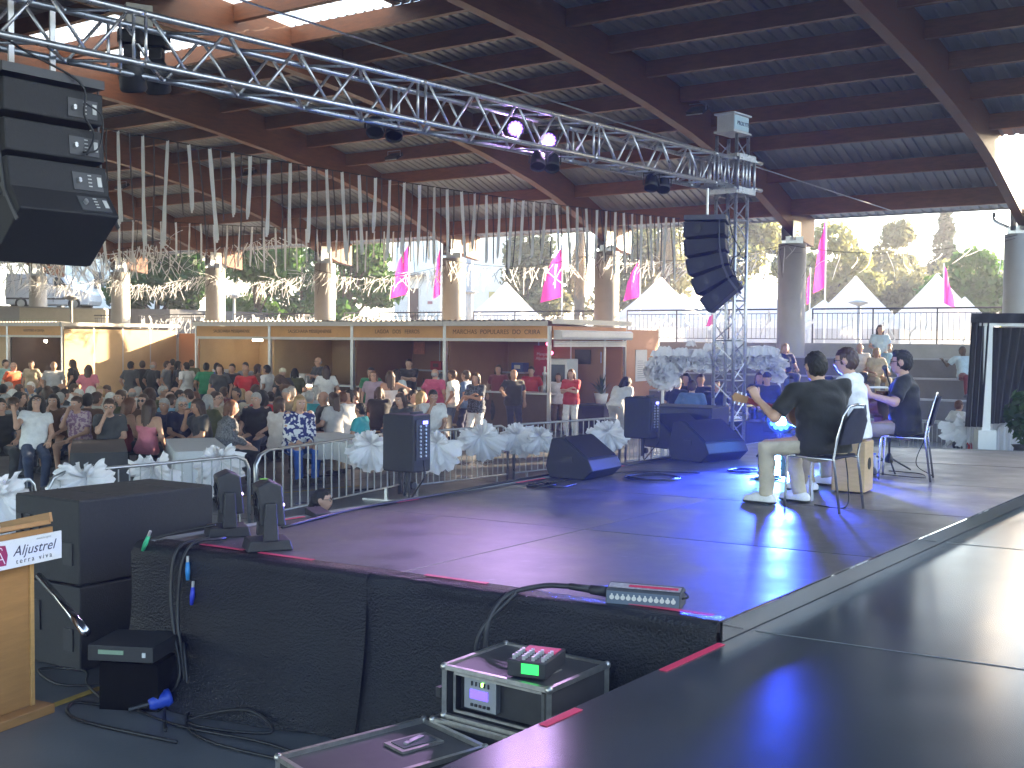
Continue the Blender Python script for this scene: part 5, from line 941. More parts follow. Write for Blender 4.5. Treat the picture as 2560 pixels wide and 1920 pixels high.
# tulle bows
m_tul = M('white_tulle', (.92, .91, .93), .8, var=.02, trans=.3)
def tulle(label, x, y, z, wd, h, seed, n=13, name='tulle_bow', cat='bow', group='white tulle bows on the barriers'):
    p = atz(x, y, z); r = random.Random(seed); t = thing(name, label, cat, p + A(0, -.06, 0), 0, group)
    for i in range(n):                                          # loose gathered fans of net, each its own size and tilt
        a = 6.283 * i / n + r.uniform(-.35, .35); L = r.uniform(.55, 1.05) * (1.1 if math.sin(a) < .2 else .95); dep = r.uniform(-.16, .06)
        tip = A(math.cos(a) * wd * .5 * L, dep, (math.sin(a) - .30) * h * .5 * L); sd_ = nrm(np.cross(tip, A(0, 1, 0))); P = []; sp = r.uniform(.8, 1.25); ph = r.uniform(0, 6)
        for j in range(8):
            f = j / 7; row = []; wid = (.12 + .88 * f ** .7) * np.linalg.norm(tip) * sp
            for k in range(15):
                g_ = k / 14 - .5; cr = (math.sin(g_ * 31 + ph) * .03 + math.sin(g_ * 13 + ph * 2) * .04) * f; edge = .06 * f * math.sin(g_ * 17 + ph) + .035 * f * math.sin(g_ * 41 + 2 * ph)
                row.append(tip * f * (1 - .5 * g_ * g_ * f + edge) + sd_ * wid * g_ * (1 + .15 * math.sin(f * 5 + ph)) + A(0, cr - .13 * math.sin(f * 2.4) * (.6 + .5 * math.cos(g_ * 4)), 0))
            P.append(row)
        MB().grid(P).build('petal', m_tul, t, True)
    return t
for i, (lb, x, y, wd, h) in enumerate([('white tulle bow at the far left edge above the lectern', 12, 1235, .62, .8), ('white tulle bow left of the row behind the subwoofers', 222, 1192, .66, .42), ('white tulle bow in the middle behind the subwoofers', 390, 1165, .52, .5), ('white tulle bow standing up behind the moving heads', 552, 1148, .62, .62), ('white tulle bow left of the pole loudspeaker', 930, 1108, .62, .56),
        ('white tulle bow just right of the pole loudspeaker', 1092, 1106, .60, .58), ('round fluffy white bow under the woman in white trousers', 1203, 1088, .68, .64), ('ragged white bow, left one of the close pair', 1292, 1085, .62, .62), ('ragged white bow, right one of the close pair', 1350, 1088, .50, .52), ('single white bow hanging above the wedge monitor', 1518, 1078, .62, .52), ('white bow left of the drum kit over the speaker box', 1690, 1040, .72, .4), ('large white bow at right before the booth', 2418, 1064, .95, .70)]): tulle(lb, x, y, .93, wd, h, 50 + i)
# tulle arch over the bleacher corner
ar = thing('tulle_arch', 'arch of bunched white tulle on white posts behind the truss tower', 'arch', (0, 0, 0)); aY = 22.5
pa, pb = aty(1655, 1100, aY), aty(1945, 1100, aY)
for q in (pa, pb): MB().cyl((q[0], q[1], 0), (q[0], q[1], 2.0), .03, n=8).build('post', m_white, ar)
def puff(a, b, n, r0, seed, name):
    r = random.Random(seed)
    for i in range(n):
        c = a + (b - a) * (i + .5) / n; rr = r0 * r.uniform(.9, 1.2)
        for q in range(9):
            d = nrm(A(r.gauss(0, 1), -abs(r.gauss(0, .9)), r.gauss(0, 1))); _, e1, e2 = frame(d); ph = r.uniform(0, 6); P = []
            for u in range(6):
                f = u / 5; P.append([c + d * rr * (.25 + .85 * f * (1 + .12 * math.sin(v * 1.9 + ph))) + (e1 * math.cos(v * .4488) + e2 * math.sin(v * .4488)) * rr * (.12 + .62 * f ** .8) * (1 + .16 * math.sin(v * 2.7 + ph)) for v in range(15)])
            MB().grid(P).build(name, m_tul, ar, True)
puff(aty(1660, 905, aY), aty(1935, 893, aY), 17, .17, 1, 'tulle_puff'); puff(aty(1660, 940, aY), aty(1640, 920, aY), 4, .22, 2, 'tulle_puff'); puff(aty(1925, 915, aY), aty(1945, 925, aY), 3, .18, 3, 'tulle_puff')
for i in range(14):
    q = aty(1640 + 22 * i, 875 + random.uniform(-10, 20), aY - .2); s_ = random.uniform(.12, .22); P = [[q + A((k / 6 - .5) * s_ * 2 * (1 - .4 * j / 4), -.03 * math.sin(k * 2.2), s_ * .9 * j / 4 + .03 * math.sin(k * 3)) for k in range(7)] for j in range(5)]; MB().grid(P).build('tulle_frill', m_tul, ar, True)
# draped booth at right
b0 = aty(2462, 1100, 19.5); bo = thing('draped_booth', 'white framed booth with gathered black curtains at the right edge', 'booth', (b0[0], b0[1], 0), R(-8)); z1 = aty(2470, 815, 19.5)[2]
MB().box((.0, 0, z1 / 2), (.14, .14, z1)).build('post', m_white, bo); MB().box((1.6, 0, z1 / 2), (.14, .14, z1)).build('post', m_white, bo); MB().box((.8, 0, z1 + .05), (1.9, .16, .10)).build('lintel', m_white, bo); MB().box((0, 0, .45), (.30, .3, .9)).build('plinth', m_white, bo)
def drape(name, pts_top, pts_bot, m, par, waves=9, amp=.05):
    P = []
    for j in range(13):
        f = j / 12; P.append([np.asarray(pts_top(k / 40)) * (1 - f) + np.asarray(pts_bot(k / 40)) * f + A(0, amp * math.sin(k / 40 * waves * 6.28 + f), 0) for k in range(41)])
    return MB().grid(P).build(name, m, par, True)
m_vel = M('black_velvet', (.012, .012, .02), .9, var=.2, sheen=.3)
drape('curtain', lambda g: (.1 + 1.45 * g, .1, z1 - .02), lambda g: (.1 + .95 * g ** 1.1, .1, 1.0 + .9 * g ** 3), m_vel, bo); drape('curtain', lambda g: (-.28 + .3 * g, -.05, z1 + .12), lambda g: (-.34 + .3 * g, -.05, .95), m_vel, bo, 3); drape('valance', lambda g: (-.3 + 2.1 * g, -.11, z1 + .22), lambda g: (-.3 + 2.1 * g, -.11, z1 + .05), m_vel, bo, 6, .03); drape('white_curtain', lambda g: (.2 + 1.3 * g, .25, z1 - .1), lambda g: (.2 + 1.3 * g, .25, .05), M('white_curtain', (.6, .6, .63), .8, var=.04, trans=.2), bo, 12, .04)
pt = thing('potted_plant', 'dark leafy plant in a vase at the right edge before the booth', 'plant', aty(2552, 1120, 17.2) * A(1, 1, 0)); MB().lathe([(.12, 0), (.18, .4), (.1, .8), (.14, .85)], 16).build('pot', m_blk, pt, True); leaf_obj(leaves([(0, 0, 1.35), (.1, 0, 1.1)], [(.25, .25, .35), (.3, .3, .25)], 260, .06, 5), LF['dark'], pt, 'foliage')
# ------------------------------------------------------------------ drum kit on the floor behind the tower
dkp = aty(1740, 1060, 19.5); dr = thing('drum_kit', 'black and white striped drum kit behind the truss tower', 'drum kit', (dkp[0], dkp[1], 0)); m_hard = M('drum_hardware', (.5, .5, .52), .25, .9)
m_drw = M('drum_shell_white', (.72, .72, .74), .35, var=.02); m_drk = M('drum_shell_dark', (.03, .03, .05), .35, var=.02)
for x, y, z, r_, h_, m in [(-.45, 0, .95, .17, .24, m_drw), (.0, -.1, .92, .17, .26, m_drk), (.55, -.1, .75, .24, .34, m_drw), (.05, .25, .45, .30, .4, m_drk), (-.75, .2, .8, .18, .16, m_drw)]:
    s_ = MB().lathe([(r_, 0), (r_, h_)], 22, (x, y, z)).build('drum_shell', m, dr, True); MB().lathe([(r_ + .012, h_ - .01), (r_ + .012, h_ + .012), (r_ * .96, h_ + .014), (0.001, h_ + .014)], 22, (x, y, z)).build('drum_head', m_white, s_, True)
    mb = MB(); [mb.box((x + (r_ + .004) * math.cos(a * .785), y + (r_ + .004) * math.sin(a * .785), z + h_ / 2), (.02, .02, h_ * .9), rotz(a * .785)) for a in range(8)]; mb.build('lugs', m_drk if m is m_drw else m_drw, s_); MB().tube([(x, y, z), (x, y, 0)], .014, 6).build('stand', m_hard, dr)
for x, y, z in [(-.95, .3, 1.25), (.95, .3, 1.3)]: MB().lathe([(.2, 0), (.02, .03), (.001, .03)], 22, (x, y, z), rotx(.2)).build('cymbal', M('cymbal_brass', (.5, .36, .12), .3, .9), dr, True); MB().tube([(x, y, z), (x, y, 0)], .012, 6).build('stand', m_hard, dr)
bcs = thing('speaker_case', 'dark wheeled speaker box with a white logo, right of the drum kit', 'speaker box', aty(1890, 1100, 18.5) * A(1, 1, 0), R(-25)); MB().box((0, 0, .55), (.8, .6, 1.1)).build('cabinet', m_cab, bcs, bevel=.015); MB().lathe([(.10, 0), (.10, .01), (.075, .01), (.075, 0)], 18, (0, -.305, .62), rotx(math.pi / 2)).build('logo_ring', m_lab, bcs); MB().box((0, -.306, .62), (.12, .01, .02)).build('logo_bar', m_lab, bcs)
# ------------------------------------------------------------------ people: one continuous skin surface each, clothes and hair as shells
def smin(a, b, k):
    h = np.clip(.5 + .5 * (b - a) / k, 0, 1); return b * (1 - h) + a * h - k * h * (1 - h)
def dprim(P, p):
    if p[0] == 'c':
        a, b, ra, rb = p[1:5]; ab = b - a; L2 = ab @ ab + 1e-9; t = np.clip(((P - a) @ ab) / L2, 0, 1)
        d = np.linalg.norm(P - a - t[..., None] * ab, axis=-1) - (ra + t * (rb - ra))
        if len(p) > 5 and p[5]: d = np.maximum(d, ((P - b) @ ab) / math.sqrt(L2))
        return d
    c, r, Rm = p[1:4]; q = (P - c) @ Rm; k0 = np.linalg.norm(q / r, axis=-1); k1 = np.linalg.norm(q / (r * r), axis=-1) + 1e-9
    return k0 * (k0 - 1) / k1
def field(P, prims, k, infl=0.0, cut=None):
    d = None
    for p in prims:
        e = dprim(P, p); d = e if d is None else smin(d, e, k)
    d = d - infl
    if cut is not None:
        for f in cut: d = np.maximum(d, f(P))
    return d
def bounds(prims, m):
    lo = np.min([np.minimum(p[1] - p[3], p[2] - p[4]) if p[0] == 'c' else p[1] - max(p[2]) for p in prims], 0) - m
    hi = np.max([np.maximum(p[1] + p[3], p[2] + p[4]) if p[0] == 'c' else p[1] + max(p[2]) for p in prims], 0) + m
    return lo, hi
def snets(prims, h, k=.03, infl=0.0, cut=None):
    lo, hi = bounds(prims, infl + 2 * h + .02); n = np.maximum(3, np.ceil((hi - lo) / h).astype(int) + 1)
    ax = [lo[i] + h * np.arange(n[i]) for i in range(3)]; G = np.stack(np.meshgrid(*ax, indexing='ij'), -1); D = field(G, prims, k, infl, cut)
    s = D < 0; cn = [(i, j, l) for i in (0, 1) for j in (0, 1) for l in (0, 1)]; sl = lambda A_, c: A_[c[0]:n[0] - 1 + c[0], c[1]:n[1] - 1 + c[1], c[2]:n[2] - 1 + c[2]]
    cnt = sum(sl(s, c).astype(np.int8) for c in cn); mix = (cnt > 0) & (cnt < 8); idx = np.full(mix.shape, -1); I = np.argwhere(mix); idx[mix] = np.arange(len(I))
    acc = np.zeros((len(I), 3)); num = np.zeros(len(I)); ii = (I[:, 0], I[:, 1], I[:, 2]); dv = [sl(D, c)[ii] for c in cn]
    for a in range(8):
        for b in range(a + 1, 8):
            df = np.array(cn[b]) - np.array(cn[a])
            if np.abs(df).sum() != 1 or df.sum() < 0: continue
            m = (dv[a] < 0) != (dv[b] < 0); t = np.where(m, dv[a] / (dv[a] - dv[b] + 1e-12), 0); acc += np.where(m[:, None], np.array(cn[a]) + t[:, None] * df, 0); num += m
    V_ = lo + h * (I + acc / np.maximum(num, 1)[:, None]); F = []
    for d in range(3):
        e1, e2 = (d + 1) % 3, (d + 2) % 3; sa = [slice(None)] * 3; sb = [slice(None)] * 3; sa[d] = slice(0, n[d] - 1); sb[d] = slice(1, n[d])
        ch = s[tuple(sa)] != s[tuple(sb)]; E = np.argwhere(ch); E = E[(E[:, e1] > 0) & (E[:, e2] > 0) & (E[:, e1] < n[e1] - 1) & (E[:, e2] < n[e2] - 1)]
        if not len(E): continue
        ins = s[tuple(E.T)]; q = []
        for o1, o2 in ((1, 1), (0, 1), (0, 0), (1, 0)):
            c = E.copy(); c[:, e1] -= o1; c[:, e2] -= o2; q.append(idx[tuple(c.T)])
        q = np.stack(q, 1); q[~ins] = q[~ins][:, ::-1]; F.append(q)
    return V_, np.concatenate(F)
def np_mesh(name, parts, mats):
    V_ = np.concatenate([p[0] for p in parts]); me = bpy.data.meshes.new(name); off = 0; F = []; mi = []
    for p in parts: F.append(p[1] + off); mi += [p[2]] * len(p[1]); off += len(p[0])
    F = np.concatenate(F); me.vertices.add(len(V_)); me.vertices.foreach_set('co', V_.ravel()); me.loops.add(F.size); me.loops.foreach_set('vertex_index', F.ravel())
    me.polygons.add(len(F)); me.polygons.foreach_set('loop_start', np.arange(len(F)) * 4); me.polygons.foreach_set('loop_total', np.full(len(F), 4))
    for m in mats: me.materials.append(m)
    me.polygons.foreach_set('material_index', mi); me.polygons.foreach_set('use_smooth', [True] * len(F)); me.update(); me.validate(); return me
def ik(a, c, l1, l2, hint):
    d = c - a; L = min(np.linalg.norm(d), (l1 + l2) * .999); u = nrm(d); x = (l1 * l1 - l2 * l2 + L * L) / (2 * L); hh = math.sqrt(max(1e-6, l1 * l1 - x * x)); hv = np.asarray(hint, float); hv = nrm(hv - u * (hv @ u)); return a + u * x + hv * hh, a + u * L
def skeleton(seat=None, lean=(0, 0), twist=0.0, head=(0, 0), hands=None, feet=None, hints=None, knee=None, sh=.185, hipw=.09, hz=None, seath=.45):
    """local frame: faces +Y, right side is +X, feet on z = 0"""
    J = {}; seated = seat is not None; pz = hz or (seath + .10 if seated else .94); P = A(0, 0, pz); lx, ly = lean; up = nrm(A(lx, ly, 1)); C = P + up * .50; tw = rotz(twist); sd_ = tw @ A(1, 0, 0); sd_ = nrm(sd_ - up * (sd_ @ up)); fw = nrm(np.cross(up, sd_))
    J.update(P=P, C=C, up=up, sd=sd_, fw=fw, S={1: P + up * .455 + sd_ * sh, -1: P + up * .455 - sd_ * sh}, H={1: P + A(hipw, 0, -.02), -1: P + A(-hipw, 0, -.02)})
    hy, hp = head; Hm = np.array([sd_, fw, up]).T @ rotz(hy) @ rotx(hp); hb = C + up * .06; J['N'] = hb; J['hm'] = Hm; J['hc'] = hb + Hm @ A(0, .022, .080)
    hd = hands or {1: (.27, .06, -.46), -1: (-.27, .06, -.46)}; J['E'] = {}; J['W'] = {}; J['hd'] = {}
    for s in (1, -1):
        tgt = P + up * .455 + np.array([sd_, fw, up]).T @ A(*hd[s]); hint = A(*(hints[s] if hints else (s * .5, -.7, -.5))); J['E'][s], J['W'][s] = ik(J['S'][s], tgt, .285, .255, np.array([sd_, fw, up]).T @ hint)
    ft = feet or ({1: (.12, .42, .07), -1: (-.12, .42, .07)} if seated else {1: (.10, .02, .07), -1: (-.10, -.02, .07)}); J['K'] = {}; J['A'] = {}
    for s in (1, -1): J['K'][s], J['A'][s] = ik(J['H'][s], A(*ft[s]), .445, .435, A(s * .15, 1, .25) if not knee else A(*knee[s]))
    J['toe'] = {s: J['A'][s] + nrm(A(s * .12, 1, 0)) * .17 + A(0, 0, -.035) for s in (1, -1)}; return J
def prims_of(J, fem=False, fat=0.0, bare=False):
    c = lambda a, b, ra, rb, cut=False: ('c', np.asarray(a, float), np.asarray(b, float), ra, rb, cut); up, sd_, fw = J['up'], J['sd'], J['fw']; P, C = J['P'], J['C']; f = fat
    to = []; w1 = 1.07; ch = P + up * .33
    to += [c(P + sd_ * .075 - up * .02, P - sd_ * .075 - up * .02, .118 + f, .118 + f), c(P + up * .10 + sd_ * .055 + fw * f, P + up * .10 - sd_ * .055 + fw * f, .105 + f * 1.2, .105 + f * 1.2), c(ch + sd_ * .075, ch - sd_ * .075, .112 + f * .6, .112 + f * .6), c(P + up * .05, ch, .11 + f, .115 + f * .6), c(J['S'][1] - up * .02 - sd_ * .03, J['S'][-1] - up * .02 + sd_ * .03, .068, .068), c(ch + up * .08, C - up * .015, .105, .06)]
    if fem: to += [c(ch + sd_ * s * .065 + fw * .075 - up * .01, ch + sd_ * s * .06 + fw * .09 - up * .02, .062, .05) for s in (1, -1)]
    arms = []; fore = []
    for s in (1, -1): arms.append(c(J['S'][s], J['E'][s], .054 + f * .3, .041 + f * .2)); fore.append(c(J['E'][s], J['W'][s], .041 + f * .15, .026))
    legs = []; shin = []; feet = []
    for s in (1, -1): legs.append(c(J['H'][s], J['K'][s], .088 + f * .5 + (.008 if fem else 0), .056)); shin.append(c(J['K'][s], J['A'][s], .055, .036)); feet += [c(J['A'][s] - A(0, .03, .02), J['toe'][s], .042, .034)]
    Hm, hc = J['hm'], J['hc']; hd = [('e', hc + Hm @ A(0, -.008, .02), A(.081, .102, .106), Hm), ('e', hc + Hm @ A(0, .020, -.045), A(.062, .073, .076), Hm), c(J['C'] - up * .03, hc + Hm @ A(0, -.015, -.05), .056 if not fem else .048, .052 if not fem else .045), c(hc + Hm @ A(0, .088, .008), hc + Hm @ A(0, .104, -.022), .010, .015)] + [('e', hc + Hm @ A(s * .083, -.006, -.004), A(.012, .022, .032), Hm) for s in (1, -1)]
    return dict(torso=to, arms=arms, fore=fore, legs=legs, shin=shin, feet=feet, head=hd)
def hand_parts(J, s, grip=.5, det=5, dirv=None, pn=None, spread=1.0):
    """palm capsules (for the skin field) and finger tubes"""
    w = J['W'][s]; d = nrm(J['W'][s] - J['E'][s]) if dirv is None else nrm(dirv); n_ = nrm(A(0, 0, -1) - d * (-d[2])) if pn is None else nrm(np.asarray(pn, float) - d * (np.asarray(pn, float) @ d)); x = np.cross(d, n_) * (1 if s > 0 else -1)
    k = w + d * .085; pal = [('c', w - d * .01, k, .026, .024), ('c', w + d * .03 + x * .018, k + x * .026, .020, .018), ('c', w + d * .03 - x * .018, k - x * .028, .020, .016)]; mb = MB()
    for i, (o, L) in enumerate(zip((.030, .010, -.010, -.030), (.070, .080, .074, .058))):
        p0 = k + x * o * spread - d * .012; a1 = grip * .9; a2 = grip * 1.9; d1 = d * math.cos(a1) + n_ * math.sin(a1); d2 = d * math.cos(a2) + n_ * math.sin(a2); d3 = d * math.cos(a2 + grip * .6) + n_ * math.sin(a2 + grip * .6)
        mb.tube([p0, p0 + d * .012, p0 + d * .012 + d1 * L * .48, p0 + d * .012 + d1 * L * .48 + d2 * L * .32, p0 + d * .012 + d1 * L * .48 + d2 * L * .32 + d3 * L * .24], [.0095, .0095, .0088, .0080, .0060], det)
    t0 = w + d * .028 + x * .024; dt = nrm(d * .75 + x * .62 + n_ * .25); mb.tube([t0, t0 + dt * .035, t0 + dt * .062 + n_ * .012 * grip, t0 + dt * .088 + n_ * .03 * grip], [.012, .0115, .010, .007], det)
    q = [f for f in mb.f if len(f) == 4]; return pal, (np.array(mb.v), np.array(q), 0)
SKIN = [M('skin_light', (.52, .31, .22), .5, var=.06), M('skin_tan', (.42, .235, .155), .5, var=.06), M('skin_dark', (.10, .055, .035), .5, var=.06)]
def head_cut(J): return None
def folds(v, h):                                                # soft creases running across the cloth
    a = .0045 if h < .02 else .006; x, y, z = v[:, 0], v[:, 1], v[:, 2]; q = np.sin(z * 34 + 9 * x + 2.2 * np.sin(11 * y + 7 * z)) + .7 * np.sin(z * 57 - 21 * y + 1.7 * np.sin(13 * x)) + .6 * np.sin(26 * x + 31 * y + 12 * z)
    return v + a * q[:, None] * np.stack([np.sin(8 * y + 3), np.cos(8 * x + 1), .35 * np.sin(9 * x + 5 * y)], 1)
def build_person(J, fem=False, fat=0.0, sleeve=.55, bottom='long', h=.022, hands=None, neckline=0.0, skirt_len=None, strap=False, tight=.014):
    pr = prims_of(J, fem, fat); c = lambda a, b, ra, rb, cut=False: ('c', a, b, ra, rb, cut); out = {}; pal = []; fing = []
    for s in (1, -1):
        o = (hands or {}).get(s, {}); a, b = hand_parts(J, s, **o); pal += a; fing.append(b)
    allp = pr['torso'] + pr['arms'] + pr['fore'] + pr['legs'] + pr['shin'] + pr['feet'] + pr['head'] + pal
    v, f = snets(allp, h, .022); out['body'] = np_mesh('body', [(v, f, 0)] + fing, [SKIN[0]])
    up = J['up']; C = J['C']; slv = []
    for s in (1, -1):
        if sleeve > 0:
            if sleeve <= .7: slv.append(c(J['S'][s], J['S'][s] + (J['E'][s] - J['S'][s]) * sleeve * 1.25, .060, .056, True))
            else: slv += [c(J['S'][s], J['E'][s], .058, .047), c(J['E'][s], J['E'][s] + (J['W'][s] - J['E'][s]) * .92, .047, .036, True)]
    hem = J['P'] - up * (.10 if bottom != 'dress' else .0); tors = list(pr['torso'])
    if fat >= 0 and not strap: tors += [c(J['P'] + up * .34 + J['sd'] * s * .06, J['P'] - up * .06 + J['sd'] * s * .06, .110 + fat, .132 + fat) for s in (1, -1)]
    cuts = [lambda P, q=hem, u=up: (q - P) @ u]
    if strap: cuts.append(lambda P, q=C - up * .155, u=up: (P - q) @ u)
    else: cuts.append(lambda P, q=C + up * (.012 - neckline), u=nrm(up + J['fw'] * .35): (P - q) @ u)
    v, f = snets(tors + slv, h, .03, tight, cuts); v = folds(v, h); out['top'] = np_mesh('top', [(v, f, 0)], [None])
    if bottom == 'skirt' or skirt_len:
        L = skirt_len or .45; kn = (J['K'][1] + J['K'][-1]) / 2; lg = [c(J['P'], kn + (kn - J['P']) * (L - .45), .17, .21, True), c(J['H'][1], J['K'][1], .10, .085, True), c(J['H'][-1], J['K'][-1], .10, .085, True)]
    elif bottom == 'short': lg = pr['torso'][:1] + [c(J['H'][s], J['H'][s] + (J['K'][s] - J['H'][s]) * .82, .092 + fat * .5, .080, True) for s in (1, -1)]
    else: lg = pr['torso'][:2] + [c(J['H'][s], J['K'][s], .090 + fat * .5, .066) for s in (1, -1)] + [c(J['K'][s], J['K'][s] + (J['A'][s] - J['K'][s]) * .97, .066, .052, True) for s in (1, -1)]
    v, f = snets(lg, h, .028, .009, [lambda P, q=J['P'] + up * (.09 if strap else .03), u=up: (P - q) @ u]); v = folds(v, h); out['trousers' if bottom == 'long' else ('shorts' if bottom == 'short' else 'skirt')] = np_mesh('bottoms', [(v, f, 0)], [None])
    sh = [];
    for s in (1, -1): sh += [c(J['A'][s] - A(0, .045, .03), J['A'][s] - A(0, .0, .012), .043, .042), c(J['A'][s] - A(0, .03, .035), (J['A'][s] + J['toe'][s]) / 2, .042, .042), c((J['A'][s] + J['toe'][s]) / 2 - A(0, 0, .015), J['toe'][s] - A(0, 0, .004), .043, .036)]
    v, f = snets(sh, min(h, .018), .02, .006, [lambda P: .0 - P[..., 2]]); out['shoes'] = np_mesh('shoes', [(v, f, 0)], [None])
    if h < .02: v, f = snets(sh, .010, .02, .013, [lambda P: .0 - P[..., 2], lambda P: P[..., 2] - .022]); out['soles'] = np_mesh('soles', [(v, f, 0)], [None])
    return out
def hair_mesh(style, h=.016):
    e = lambda c, r: ('e', A(*c), A(*r), np.eye(3)); c = lambda a, b, ra, rb: ('c', A(*a), A(*b), ra, rb); base = [e((0, -.014, .024), (.086, .107, .108))]; cut = [lambda P: np.minimum(P[..., 1] - .045, .055 - P[..., 2]), lambda P: np.minimum(P[..., 1] - .0, -.035 - P[..., 2]) * 1.0 if style in ('short', 'grey_short', 'balding', 'cap') else P[..., 1] * 0 - 1]
    if style == 'short': pr = base + [e((0, -.03, -.01), (.086, .088, .09))]
    elif style == 'quiff': pr = base + [e((0, -.03, -.01), (.086, .088, .09)), c((-.05, .05, .10), (.05, .05, .10), .03, .03)]
    elif style == 'balding': pr = [e((0, -.03, -.005), (.083, .088, .075))]; cut = cut + [lambda P: P[..., 2] - .055]
    elif style == 'bob': pr = base + [c((s * .07, -.01, .02), (s * .082, -.005, -.10), .034, .030) for s in (1, -1)] + [c((0, -.07, .02), (0, -.075, -.10), .06, .055)]
    elif style == 'long': pr = base + [c((s * .07, -.015, .02), (s * .085, -.03, -.20), .034, .030) for s in (1, -1)] + [c((0, -.07, .02), (0, -.10, -.33), .066, .045), c((-.05, -.07, 0), (-.05, -.10, -.30), .05, .03), c((.05, -.07, 0), (.05, -.10, -.30), .05, .03)]
    elif style == 'curly': pr = base + [e((0, -.03, .02), (.125, .12, .125)), c((.09, -.03, 0), (.10, -.05, -.16), .05, .04), c((-.09, -.03, 0), (-.10, -.05, -.16), .05, .04), c((0, -.08, 0), (0, -.11, -.2), .08, .06)]
    elif style == 'bun': pr = base + [e((0, -.115, .05), (.045, .04, .045)), e((0, -.03, -.01), (.080, .080, .080))]
    elif style == 'pony': pr = base + [e((0, -.03, -.01), (.080, .080, .080)), c((0, -.11, .03), (0, -.15, -.12), .03, .035), c((0, -.15, -.12), (0, -.13, -.26), .035, .014)]
    elif style == 'cap': pr = [e((0, -.010, .032), (.088, .106, .098)), c((-.03, .09, .03), (.03, .09, .03), .016, .016)]; cut = [lambda P: .018 - P[..., 2]]
    v, f = snets(pr, h, .015, 0.0, cut); v = v * (1 + (.016 * np.sin(v[:, :1] * 210 + v[:, 2:] * 90) + .016 * np.sin(v[:, 1:2] * 260 + v[:, :1] * 120) + .018 * np.sin(v[:, :1] * 95 - v[:, 1:2] * 70 + 3 * np.sin(v[:, 2:] * 60)))); return np_mesh('hair', [(v, f, 0)], [None])
HAIR = {k: hair_mesh(k) for k in ('short', 'quiff', 'balding', 'bob', 'long', 'curly', 'bun', 'pony', 'cap')}
def glasses_mesh():
    mb = MB()
    for s in (1, -1): mb.tube([(s * .033 + .024 * math.cos(a * .785), .098, .008 + .019 * math.sin(a * .785)) for a in range(9)], .0032, 5, 0, False); mb.tube([(s * .057, .097, .012), (s * .082, .02, .012), (s * .082, -.02, .002)], .003, 5)
    mb.tube([(-.010, .10, .012), (.010, .10, .012)], .003, 5); return mb
GL = glasses_mesh().mesh('glasses', m_blk)
def _sun():
    mb = glasses_mesh()
    for s in (1, -1): mb.lathe([(.0235, -.001), (.0235, .001)], 10, (s * .033, .098, .008), rotx(math.pi / 2))
    return mb
SGL = _sun().mesh('sunglasses', M('sunglass_lens', (.02, .02, .03), .08, var=0))
# eyes, brows and mouth ride on the head as parts of their own
_ew, _ed, _lp = M('eye_white', (.62, .6, .57), .35, var=0), M('eye_dark', (.02, .014, .010), .4, var=0), M('lip', (.36, .13, .11), .5, var=0)
def _eye(s):
    mb = MB(); mb.ball((s * .032, .0855, .010), .0115, 8, 0, (1.25, .6, .8)); mb.ball((s * .032, .0922, .010), .0052, 6, 1, (1, .5, 1)); return mb.mesh('eye', [_ew, _ed], True)
FACE = [('eye', _eye(1)), ('eye', _eye(-1))] + [('eyebrow', MB().tube([(s * .016, .097, .029), (s * .032, .098, .034), (s * .048, .089, .029)], .0036, 5).mesh('eyebrow', _ed, True)) for s in (1, -1)] + [('mouth', MB().tube([(-.022, .088, -.062), (0, .0955, -.060), (.022, .088, -.062)], [.003, .0055, .003], 6).mesh('mouth', _lp, True))]
HCOL = {'black': M('hair_black', (.014, .011, .010), .5, var=.5, scale=60, bump=.6, bscale=160), 'brown': M('hair_brown', (.055, .028, .016), .5, var=.3, scale=30), 'auburn': M('hair_auburn', (.13, .050, .022), .5, var=.3, scale=30), 'blonde': M('hair_blonde', (.36, .23, .10), .5, var=.25, scale=30), 'grey': M('hair_grey', (.34, .33, .31), .55, var=.25, scale=30), 'white': M('hair_white', (.62, .60, .56), .6, var=.15, scale=30), 'cream': M('cap_cream', (.58, .53, .40), .8, var=.1)}
_cl = {}
